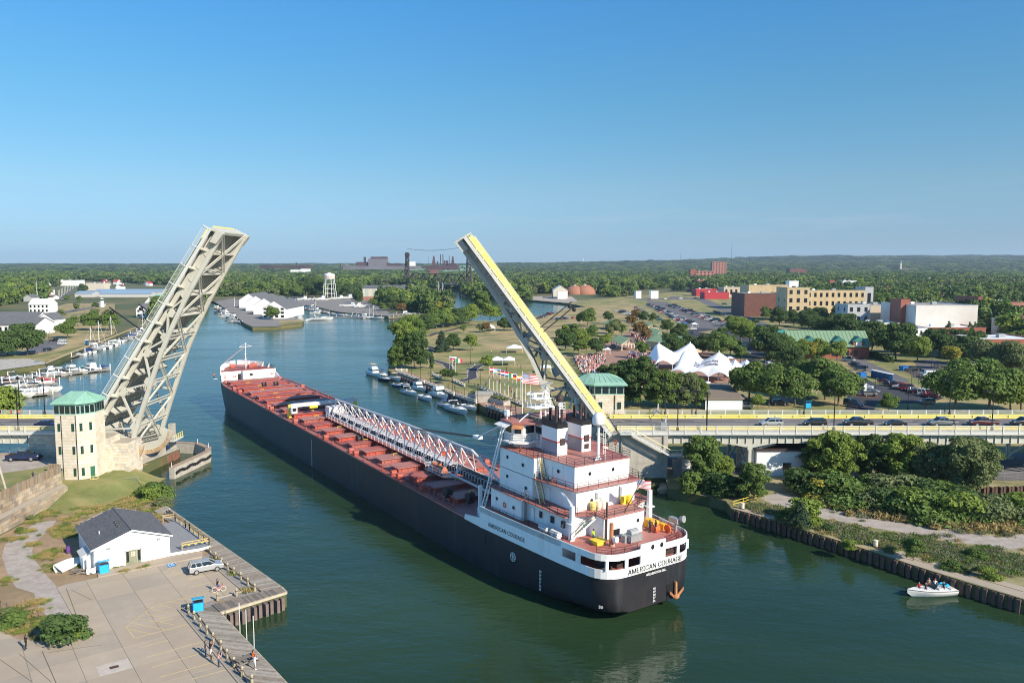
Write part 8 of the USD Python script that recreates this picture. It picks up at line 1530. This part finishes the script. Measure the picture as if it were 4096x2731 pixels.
for q in [('R7',840,932,460,390,14,'w','grey',0,0,'white gabled house behind the tall dark tree',1),('R7',1285,1352,465,392,14,'w','brown',1,2,'white gabled house right of the green billboard',1),('R7',1452,1545,465,395,14,'w','grey',1,2,'white house with grey roof near the upper right',2),('R7',1725,1880,480,393,25,'w','grey',0,0,'large grey roofed white church hall at the right edge',2),('R7',1385,1432,410,372,12,'w','grey',0,0,'small white gable among trees at upper right',1),('R7',690,805,425,380,20,'w','grey',1,3,'low grey house row behind the hotel end',2),('R7',280,362,375,325,14,'c','brown',0,0,'cream gabled church hall with small spire',1),('R7',1120,1190,430,365,14,'g','grey',0,0,'grey gabled house beside the dome',1),('R7',860,1015,300,258,30,'d','brown',0,0,'long brown church nave in the distance',2),('LM',455,770,790,575,14,'w','white',2,5,'white colonnaded house with hip roof at the left',2),('LM',-80,600,960,785,12,'w','grey',1,8,'long white row house with dark roof at the left edge',2),('LM',575,850,1050,800,14,'w','grey',2,3,'white gabled end house of the row at left',1),('LM',-200,570,1140,880,20,'w','grey',1,9,'near white row house with big grey roof at the left edge',2),('LM',450,770,575,462,14,'w','red',1,4,'white house with bright red roof at left',2),('LM',650,830,580,515,14,'w','brown',0,0,'low white house with brown roof right of the red roof',2),('LM',370,510,610,505,14,'g','grey',0,0,'grey roofed house left of the red roof',1),('LM',1530,1600,690,610,8,'g','grey',0,0,'small grey hut beside the little lighthouse',1),('L0',1165,1250,790,675,16,'w','grey',2,2,'white gabled house left of the raised leaf',1),('L0',1240,1325,740,615,16,'w','grey',2,2,'white and grey townhouse behind the left leaf',1),('L0',1300,1480,665,597,16,'r','teal',0,0,'long mint green roof with red wall behind the left leaf',2),('L0',640,785,618,568,25,'a','blue',0,0,'short grey metal storage shed at left',2),('L0',848,1290,618,572,20,'a','blue',0,0,'long grey metal warehouse with blue base, front',2),('L0',790,1385,600,552,30,'a','blue',0,0,'long pale warehouse behind the front one',2),('L0',420,660,520,475,30,'w','white',0,0,'flat white commercial building by the pole-lined road'),('L0',735,890,560,500,20,'c','grey',0,0,'cream low block right of the pole-lined road'),('L0',990,1040,550,510,14,'w','brown',0,0,'small white house among trees left of the leaf',1),('M4',710,790,400,352,20,'w','white',0,0,'white silo works shed in the far trees'),('M4',790,860,405,345,15,'w','white',0,0,'white silo works block beside the grey tank'),('RB',1005,1120,575,475,30,'c','white',0,0,'cream arched storage barn beside the brown domes',1),('RB',1040,1110,580,525,12,'w','brown',0,0,'white low office in front of the brown domes')]:bld(*q,name='house' if 'house' in q[10] else 'building')
a,b=at('M4',490,735),at('M4',715,735);ca=at('M4',262,628)
for i in range(4):
 p=a+(ca-a)*i/4;T=thing('townhouse_block',f'white townhouse block with dark roof, {["nearest", "second", "third", "farthest"][i]} on the condo pier','house',p,math.atan2((b-a)[1],(b-a)[0]));W=float(np.linalg.norm(b-a))*.8;dv=ca-a;D=float(np.linalg.norm(dv))/4*.97;part(T,'wall',MB().hull([(x,y,z) for x in (0,W) for y in (0,D) for z in (0,8)]+[(W/2,y,14) for y in (0,D)]),white_plain)
 for s in (0,1):part(T,'roof',MB().hull([(s*W+(.5 if s else -.5),y,7.8+t) for y in (.9,D-.9) for t in (0,.3)]+[(W/2,y,14.2+t) for y in (.9,D-.9) for t in (0,.3)]),roofs['grey'])
 for r in range(2):
  for c in range(5):part(T,'window',MB().box((-.05,D*(c+.5)/5,2+3*r),(.2,2.2,1.7)),dark_glass)
 for r in range(3 if i==0 else 0):
  for c in range(4):part(T,'window',MB().box((W*(c+.5)/4,-.05,2+3*r),(2.4,.2,1.7)),dark_glass)
p=at('SM',272,838);q=at('SM',1085,838);T=thing('boat_storage_shed','long cream boat storage shed with red brick base and round vents','building',p,math.atan2(*(q-p)[1::-1]));W=float(np.linalg.norm(q-p));part(T,'base_wall',MB().span((0,0,0),(W,40,4.5)),br_pink);part(T,'wall',MB().span((-.2,-.2,4.5),(W+.2,40.2,15)),wl['c']);part(T,'roof',MB().hull([(x,y,15) for x in (-1,W+1) for y in (-1,41)]+[(x,20,18) for x in (-1,W+1)]),roofs['grey'])
for f in (.08,.22,.5,.78,.92):part(T,'translucent_panel',MB().box((W*f,-.3,10),(4,.2,10)),mat('panel_green',(0.45,0.50,0.42),.5))
for f in (.36,.64):part(T,'round_vent',MB().tube((W*f,-.2,9.5),(W*f,-.4,9.5),2.2,14),wl['g'])
HK=[]
for i,(wc,rc) in enumerate((('w','grey'),('w','brown'),('c','grey'),('g','brown'),('w','red'))):
 k=kindof('house');part(k,'wall',MB().hull([(x,y,z) for x in (-5,5) for y in (-4,4) for z in (0,5)]+[(0,y,8.2) for y in (-4,4)]),wl[wc]);HK.append(k)
 for s_ in (-1,1):part(k,'roof',MB().hull([(s_*5.5,y,4.6+t) for y in (-4.5,4.5) for t in (0,.25)]+[(0,y,8.4+t) for y in (-4.5,4.5) for t in (0,.25)]),roofs[rc])
 for x in (-2.5,2.5):part(k,'window',MB().box((x,-4.02,1.8),(1.3,.1,1.4)),dark_glass)
HD=['white house with grey roof','white house with brown roof','cream house with grey roof','grey house with brown roof','white house with red roof']
for kk,n_,x0,x1,y0,y1,where in (('R7',40,560,1870,395,500,'in the neighbourhood behind the hotel'),('R6',16,950,1700,330,390,'among the trees below the high-rise'),('L0',16,0,430,480,600,'among the trees at the left edge'),('L0',10,860,1300,470,530,'behind the metal warehouses')):
 for _ in range(n_):i=int(rng.integers(5));copy(HK[i],'house',f'{HD[i]} {where}','house',at(kk,x0+(x1-x0)*rng.random(),y0+(y1-y0)*rng.random()),rng.random()*6.28,1.0+.5*rng.random(),f'{HD[i]}s {where}')
def water_tower(k,x,yb,yt,r,label,legs=True):
 p=at(k,x,yb);h=hgt(k,x,yb,yt);T=thing('water_tower',label,'water tower',p);t=h*.76 if legs else h*.6;part(T,'tank',MB().lathe((0,0,t),[(.02,-.6),(r,0),(r,(h-t)*.7),(.02,h-t)] if legs else [(.3*r,0),(r,(h-t)*.35),(r*.9,(h-t)*.8),(.02,h-t)],18),white_plain)
 if legs:
  for i in range(6):a_=i*PI/3;part(T,'leg',MB().tube((r*1.3*math.cos(a_),r*1.3*math.sin(a_),0),(r*.9*math.cos(a_),r*.9*math.sin(a_),t),.35,6),white_plain)
  for i in range(3):part(T,'ring_brace',MB().lathe((0,0,t*(i+1)/4),[(r*1.15,-.2),(r*1.2,0),(r*1.15,.2)],6),white_plain)
  part(T,'tank_band',MB().lathe((0,0,t+(h-t)*.12),[(r*1.01,0),(r*1.02,.1),(r*1.02,(h-t)*.35),(r*1.01,(h-t)*.36)],18),mat('faded_print',(0.60,0.42,0.35),.6,.5,.6))
 else:part(T,'stem',MB().tube((0,0,0),(0,0,t),r*.4,10),white_plain)
water_tower('M4',1018,575,372,7,'old white water tower on six legs with faded painted tank');water_tower('RB',1241,330,262,9,'distant white mushroom water tower on the right horizon',False)
blk=mat('bridge_black',(0.045,0.035,0.035),.8,.3,.2)
T=thing('lift_bridge','dark steel railway lift bridge with two tall towers over the far river','bridge',at('SM',950,640));o=at('SM',950,640);q=at('SM',1880,700)-o;k_=np.linalg.norm(q);t_=q/k_;hz0=hgt('SM',950,640,165)
for f in (0,1):
 c=q*f
 for dx in (-9,9):
  for dy in (-6,6):part(T,'tower_leg',MB().bar(c+t_*dx*(1.0 if f else 1.6)*(1 if dx<0 or f else .6)+(0,dy,0),c+t_*dx*.6+(0,dy,hz0),1.6),blk)
 mb=MB()
 for i in range(7):
  z0,z1=hz0*i/7,hz0*(i+1)/7
  for dy in (-6,6):s=9*(-1)**i;mb.bar(c+t_*s*.9+(0,dy,z0),c-t_*s*.8+(0,dy,z1),.8);mb.bar(c-t_*8+(0,dy,z1),c+t_*8+(0,dy,z1),.8)
 part(T,'tower_bracing',mb,blk);part(T,'sheave',MB().tube(c+(0,-4,hz0+2.5),c+(0,4,hz0+2.5),4.5,16),blk);part(T,'pier',MB().box(c+(0,0,2),(24,18,16 if f else 6)),concrete)
mb=MB();n=10
for dy in (-5,5):
 mb.bar((0,dy,9),q+(0,dy,9),1.5);mb.bar(q*.1+(0,dy,27),q*.9+(0,dy,27),1.2)
 for i in range(n):a_,b_=q*(i/n),q*((i+1)/n);mb.bar(a_+(0,dy,9 if i%2==0 else 27),b_+(0,dy,27 if i%2==0 else 9),1.1);mb.bar(b_+(0,dy,9),b_+(0,dy,27),.7)
part(T,'lift_span',mb,blk);part(T,'operator_cabin',MB().box(q*.47+(0,0,31),(14,8,7)),mat('cabin_rust',(0.20,0.10,0.09),.8));part(T,'rail_deck',MB().bar((0,0,10),q+(0,0,10),8,.6),grey_metal);part(T,'cable',MB().path([q*f+(0,0,hz0+14-22*f*(1-f)) for f in np.linspace(0,1,12)],.3,4),blk)
mill=mat('mill_rust',(0.075,0.038,0.038),.9,.3,.02);millg=mat('mill_grey',(0.16,0.15,0.165),.8,.2,.02)
def mills(label,name,items):
 o=G(items[0][1],1098,3);T=thing(name,label,'factory',o);dY=o[1]
 for nm,x0,x1,yt,yb,m in items:
  p,q_=GY(x0,yb,dY)-o,GY(x1,yt,dY)-o;d=max(8,.8*abs(q_[0]-p[0]))
  if nm=='stack':part(T,nm,MB().tube(((p[0]+q_[0])/2,0,p[2]-5),((p[0]+q_[0])/2,0,q_[2]),abs(q_[0]-p[0])/2,10),m)
  elif nm=='furnace':part(T,nm,MB().hull([(x,y,p[2]-5) for x in (p[0],q_[0]) for y in (-d/2,d/2)]+[(p[0]*.62+q_[0]*.38,0,q_[2]),(p[0]*.38+q_[0]*.62,4,q_[2])]),m)
  else:part(T,nm,MB().span((p[0],-d/2,p[2]-5),(q_[0],d/2,q_[2])),m)
S_=lambda x:1380+x/3.7935
Sy=lambda y:980+y/3.7935
mills('steel mill melt shop with grey roof and rust-red sheds on the horizon','steel_mill',[(n,S_(a),S_(b),Sy(c),Sy(d),m) for n,a,b,c,d,m in (('melt_shop',372,640,210,330,millg),('roof_monitor',405,635,178,214,mill),('stack',285,300,180,320,mill),('stack',303,318,182,320,mill),('hall',180,380,258,340,mill),('hall',470,670,268,345,mill),('hall',660,860,285,345,mill),('white_hall',960,1065,252,310,white_plain),('hall',60,1100,318,350,millg),('stack',-75,-62,290,330,mill),('shed',0,50,275,335,millg))])
mills('blast furnaces and tall stacks of the mill on the horizon','blast_furnaces',[(n,S_(a),S_(b),Sy(c),Sy(d),m) for n,a,b,c,d,m in (('base_hall',1240,1720,310,360,mill),('furnace',1310,1385,165,340,mill),('furnace',1600,1670,172,340,mill),('stack',1444,1456,140,330,mill),('stack',1480,1492,140,330,mill),('stack',1578,1586,165,320,mill),('stack',1266,1270,168,320,millg),('stove',1395,1415,250,330,mill),('stove',1500,1525,236,330,mill),('stove',1535,1565,236,330,mill),('hall',1560,1700,280,340,mill))])
mills('low coke works with a line of small stacks on the left horizon','coke_works',[('hall',1060,1235,1062,1068,mill)]+[('stack',1060+i*14,1062.5+i*14,1058,1068,mill) for i in range(13)]+[('stack',1185,1188,1050,1068,mill),('stack',1204,1207,1052,1068,mill)])
T=thing('truss_bridge','long pale green high-level truss bridge in the distance','bridge',G(S_(960),Sy(440)));o=G(S_(960),Sy(440));n=26;mb=MB();P0,P1=GY(S_(965),Sy(395),o[1])-o,GY(S_(2020),Sy(340),o[1])-o
for i in range(n):
 a_,b_=P0+(P1-P0)*i/n,P0+(P1-P0)*(i+1)/n;hh=10+10*(i/n);u_=(0,0,hh*.55);mb.bar(a_-u_,b_-u_,3);mb.bar(a_+u_,b_+u_,2.4);mb.bar(a_-(0,0,hh*.55*(-1)**i),b_+(0,0,hh*.55*(-1)**i),2)
part(T,'truss',mb,roofs['teal'])
for i in range(6):c=P0+(P1-P0)*(i+.5)/6;part(T,'pier',MB().box((c[0],c[1],c[2]/2-6),(6,8,max(4,c[2]))),concrete)
for x0,x1,lab in ((1098,1258,'left brown salt dome on the far wharf'),(1172,1345,'right brown salt dome on the far wharf')):a_,b_=at('RB',x0,545),at('RB',x1,545);r=np.linalg.norm(b_-a_)/2;T=thing('storage_dome',lab,'dome',(a_+b_)/2+(0,r,0));part(T,'shell',MB().lathe((0,0,0),[(r*math.cos(t),r*.86*math.sin(t)) for t in np.linspace(0,1.5,9)],28),mat('dome_brown',(0.34,0.15,0.09),.8,.08));part(T,'ribs',MB().path([(r*1.01*math.cos(t),0,r*.87*math.sin(t)) for t in np.linspace(0,1.5,8)],.4,4),mat('dome_brown',(0,0,0)));part(T,'cap',MB().tube((0,0,r*.855),(0,0,r*.9),r*.14,12),white_plain)
p=at('R7',840,300);h=hgt('R7',840,300,185);T=thing('church_tower','tall church tower with spire above the distant trees','church',p);part(T,'tower',MB().box((0,0,h*.36),(7,7,h*.72)),wl['c']);part(T,'spire',MB().lathe((0,0,h*.72),[(3.6,0),(2.2,h*.08),(2.4,h*.1),(.02,h*.28)],8),roofs['teal'])
p=at('R7',1085,410);T=thing('domed_hall','pale green domed hall among the houses at right','church',p);part(T,'drum',MB().tube((0,0,0),(0,0,8),15,16),wl['c']);part(T,'dome',MB().lathe((0,0,8),[(15.5,0),(13,5),(8,8.5),(.02,10)],18),mat('dome_sage',(0.33,0.37,0.26),.7))
p=at('LM',1603,697);T=thing('lighthouse','little white lighthouse folly on the marina lawn','lighthouse',p);part(T,'shaft',MB().tube((0,0,0),(0,0,6.5),2.2,8,1.5),white_plain);part(T,'lantern',MB().tube((0,0,6.5),(0,0,8),1.2,8),dark_glass);part(T,'roof',MB().lathe((0,0,8),[(1.9,0),(.02,1.4)],8),white_plain)
for k,x,yb,yt,lab in (('RB',1055,330,225,'red and white cell tower on the right horizon'),('LM',587,600,280,'tall white flag mast by the colonnaded house'),('R6',670,200,118,'thin radio mast on the horizon beside the high-rise'),('R6',1098,180,55,'tallest thin radio mast on the horizon'),('R6',1250,185,150,'short red stack on the horizon'),('M4',270,640,590,'white mast on the condo pier')):
 p=at(k,x,yb) if yb>250 else GY(KX[k][0]+x/KX[k][2],KX[k][1]+yb/KX[k][2],4200);h=max(10,hgt(k,x,yb,yt)) if yb>250 else (yb-yt)/KX[k][2]*4200/FPX;T=thing('mast',lab,'mast',p);part(T,'shaft',MB().tube((0,0,-20 if yb<250 else 0),(0,0,h),.35 if yb>250 else 1.6,5,.15),white_plain if yb>250 else mill);part(T,'crossarm',MB().bar((-1,0,h*.8),(1,0,h*.8),.2),grey_metal)
for i in range(14):pole(at('L0',500+i*13,630-i*9),11,'pale utility pole lining the inland road at left',r=.3,arms=1,m=steel_lt,group='poles along the inland road')
for i,(k,x,y) in enumerate([('PK',825,520),('PK',952,560),('PK',1085,610),('PK',1375,740),('PK',1535,810),('PK',1715,880),('PK',1750,660),('PK',1620,345),('R7',1100,1090),('R7',1378,1075),('R7',932,1240),('R7',900,1435),('R7',1630,1190),('R7',625,1330),('LM',770,1265),('LM',1320,800),('LM',1220,1010)]):copy(lk,'street_lamp','black lantern lamp '+{'PK':'of the promenade and park paths','R7':'of the depot lot and brick street','LM':'of the marina lawn'}[k],'lamp post',at(k,x,y),i,.75,{'PK':'promenade lamps','R7':'depot lot lamps','LM':'marina lamps'}[k])
# trees
TXT={'b':'broad','y':'young','f':'tall leafy'};CL={'m':'mid','d':'dark','b':'bright','o':'olive','y':'yellow'}
def grove(k,where,data):
 for it in data.split():
  kd,x,y,h=it.split(',');x,y,h=float(x),float(y),float(h)
  kind={'co':'conifer','cl':'column_tree','ru':'rusty_tree'}.get(kd) or {'b':'broad_','y':'young_','f':'fine_'}[kd[0]]+CL[kd[1]]
  lab={'conifer':'pointed dark conifer','column_tree':'slim columnar evergreen','rusty_tree':'rust-tinged tree'}.get(kind) or f'{TXT[kd[0]]} {CL[kd[1]]} green tree'
  tree(kind,at(k,x,y),h,f'{lab} {where}',f'{lab}s {where}')
grove('M4','on the wooded shore left of the park','fm,1540,1130,11 fd,1680,1125,17 fb,1600,1010,18 fm,1685,960,17 bm,1570,890,13 bb,1650,875,14 bd,1770,850,13 bm,1800,820,12 bm,1855,812,16 bb,1905,806,14 bm,1960,800,12 bd,2010,790,14 bm,2060,780,14 bb,2110,772,15');grove('RB','on the wooded river bank before the leaf','bm,40,800,12 bd,120,790,13 bm,200,772,12 bb,300,765,12 bm,370,752,14 fm,440,725,24 bb,510,748,14 bm,560,742,13 bd,620,828,10 bd,690,828,9 ru,480,842,7 yo,430,842,6 ym,300,846,6')
grove('M4','on the open park lawn','co,1895,992,12 bd,1985,976,9 yb,2125,986,9');grove('PK','on the lower park lawn','yb,1845,450,7 cl,1100,412,8 ym,1275,570,5 yd,1370,590,5');grove('RB','on the lawn right of the raised leaf','yb,1110,892,9 ym,1165,892,10 yb,1225,952,10 bm,1275,792,14 ym,1210,782,8 yd,1435,776,10 bm,1305,906,10 bd,1100,982,12 ym,1200,1022,8 yb,1265,1018,9 yd,1340,1042,10 yb,1420,962,8 bo,1480,852,10')
grove('R6','around the market shelters','ru,300,702,10 ru,260,745,9 ru,330,832,10 ru,380,872,8 yd,360,722,10 yd,440,728,9 bo,100,832,10 ym,180,822,8 ym,350,1012,9 bd,605,988,12 bd,735,972,10 bd,855,982,11 bm,1000,1012,14 bm,1090,988,11 ym,1175,1052,9 bd,560,792,9 bd,665,862,11');grove('R6','between the festival and the bridge','fd,60,1385,13 fd,180,1405,15 fd,330,1415,17 fd,250,1310,13 fm,500,1425,13 fm,620,1425,12 fo,720,1425,12 fm,820,1425,10 bm,1245,1368,14 bm,1420,1392,14 bm,1630,1405,13 yb,1320,1440,5');grove('R6','by the roundabout','yb,1090,748,9 bb,1180,862,14 bb,1250,882,12 bb,1120,822,11 bd,1010,872,9 yd,1300,745,6');grove('R6','before the brick depot','bd,1410,1015,17 bd,1500,1085,14 bm,1560,1055,13 bd,1600,1145,12 yb,1680,1015,10 yy,1780,1015,9 yb,1850,1015,10');grove('R6','along the street by the theatre','bm,1390,692,12 bd,1500,742,15 bm,1580,642,15 bd,1620,742,13 bd,1740,782,15 bd,1830,762,16')
grove('R7','in the tree belt behind the depot lot','bd,80,722,13 bd,200,862,15 bd,300,862,16 bd,400,882,18 bd,320,702,14 bb,190,640,14 bd,600,962,17 bm,560,932,14 yb,700,902,12 bd,800,1025,19 bd,870,962,13 bb,980,1042,12 bd,1160,1002,15 bd,1050,962,11 bd,1290,962,13 bd,1370,1062,14 yy,1250,1102,11 bd,1440,1002,14 bm,1640,812,13 ym,1490,762,9');grove('R7','before the low brick warehouse','cl,1215,862,10 cl,1240,862,13 cl,1150,862,8 cl,1305,862,9 cl,1415,852,12 cl,1460,852,12 cl,1435,872,11 cl,800,850,8 cl,870,860,9');grove('R7','just beyond the far bridge rail','bm,210,1355,15 bm,320,1405,13 bm,60,1335,13 yd,480,1315,7 yd,380,1275,7 bm,740,1455,6 bm,1290,1455,17 bm,1580,1455,17 bb,1760,1455,12 bb,1850,1445,11');grove('R7','on the paved court of the depot','yb,310,1062,11 yb,180,1052,9 yy,100,1052,8 ym,20,1052,10');grove('R7','along the brick street at the right edge','bo,1580,1155,15 bo,1770,1195,16 bd,1860,1165,13')
grove('LM','on the marina lawn at left','bd,50,1482,14 bd,430,1458,17 bm,1060,1188,12 ym,1150,1045,10 yo,960,912,9 yd,780,1062,5 bm,620,1102,10 bm,1430,1065,14 bm,1720,1065,14 yo,1500,892,9 yo,1200,762,8 yd,1500,742,8 yo,1700,902,9 bd,120,1455,13 bm,1250,620,8 bm,1050,600,8 bd,1300,480,16');grove('M4','around the boatyard and wooded point','bm,570,742,12 fd,1240,612,16 ym,1360,652,11 ym,1430,682,10 bd,1500,672,16 bm,1600,672,16 bm,1720,672,17 ru,1580,692,10 bb,1790,682,14 by,1860,682,11 by,1910,674,9 bd,830,560,30 bd,910,570,26 bd,1060,560,22 bd,1150,560,20 bm,760,570,20 bm,690,570,18')
tree('broad_bright',L1(5,470,TZ),11,'tree at the left frame edge in front of the bridge road')
hl=[at('R7',*q) for q in ((350,905),(560,985),(760,1045))];hp=np.array([hl[i]+(hl[i+1]-hl[i])*t for i in (0,1) for t in rng.random(1500)])+np.stack([rng.normal(size=3000)*.8,rng.normal(size=3000)*.8,2.6*rng.random(3000)],1);solo('hedge',MB().add(*leaves(hp,rng.normal(size=(3000,3))+(0,0,.3),.6,rng)),GREEN['dark'],'long dark clipped hedge between tree belt and depot lot','hedge')
# the wooded country behind
FORE=[[(crown(300+i,10,11,0,420,1.5,14),GREEN[c])] for i,c in enumerate(('mid','dark','dark','olive','mid','bright'))]
openland=unary_union([river.buffer(3),park.buffer(6)]+[Rpx(k,p) for k,p in (('R6',[(560,430),(800,470),(760,370),(960,200),(1100,340),(1200,400),(1900,415),(2900,480),(3600,1100),(2500,1300),(1900,1500),(1000,800)]),('R6',[(290,440),(640,420),(700,540),(280,540)]),('LM',[(-300,1500),(1350,1400),(2000,1100),(2400,900),(2500,620),(1400,560),(1180,390),(1130,390),(850,590),(400,600),(-300,760)]),('M4',[(0,700),(60,560),(560,555),(1260,550),(1450,640),(1760,690),(1500,830),(300,860)]),('L0',[(380,545),(660,470),(1500,520),(1500,720),(400,720)]),('SM',[(260,640),(1100,640),(1100,850),(260,850)]),('SM',[(60,480),(850,430),(1150,520),(1120,560),(700,520),(100,560)]),('RB',[(820,540),(1420,540),(1400,600),(1250,655),(1090,650),(820,590)]))])
from shapely.prepared import prep
po=prep(openland);po_b=prep(sbox(-2500,260,2500,1e4));pos,scl,y=[],[],430.0
while y<8600:
 s=max(11.0,y*.0115);xs=np.arange(-.72*y-40,.72*y+40,s)+rng.random()*s
 for x in xs:
  p=(x+s*.4*rng.normal(),y+s*.35*rng.normal())
  if y<2600 and po.contains(Point(p)):continue
  if y>3600:
   fy,fx=np.interp(p[1],[3600,4300,5000,6000,7000,8000,9500],range(7)),(p[0]+8800)/17600*419;i,j=int(min(fy,5)),int(min(max(fx,0),418));a_,b_=fy-i,fx-j;z=(HILL_V[i,j,2]*(1-b_)+HILL_V[i,j+1,2]*b_)*(1-a_)+(HILL_V[i+1,j,2]*(1-b_)+HILL_V[i+1,j+1,2]*b_)*a_-3
  else:z=1.6
  pos.append((*p,z));w=s/9*(.8+.6*rng.random());h=(.6+1.1*rng.random()**1.5)*(1.15 if y<3600 else 1.1);scl.append((w,w,h))
 y+=s*.9
scatter('forest',FORE,pos,rng.integers(0,6,len(pos)),rng.random(len(pos))*6.28,scl)
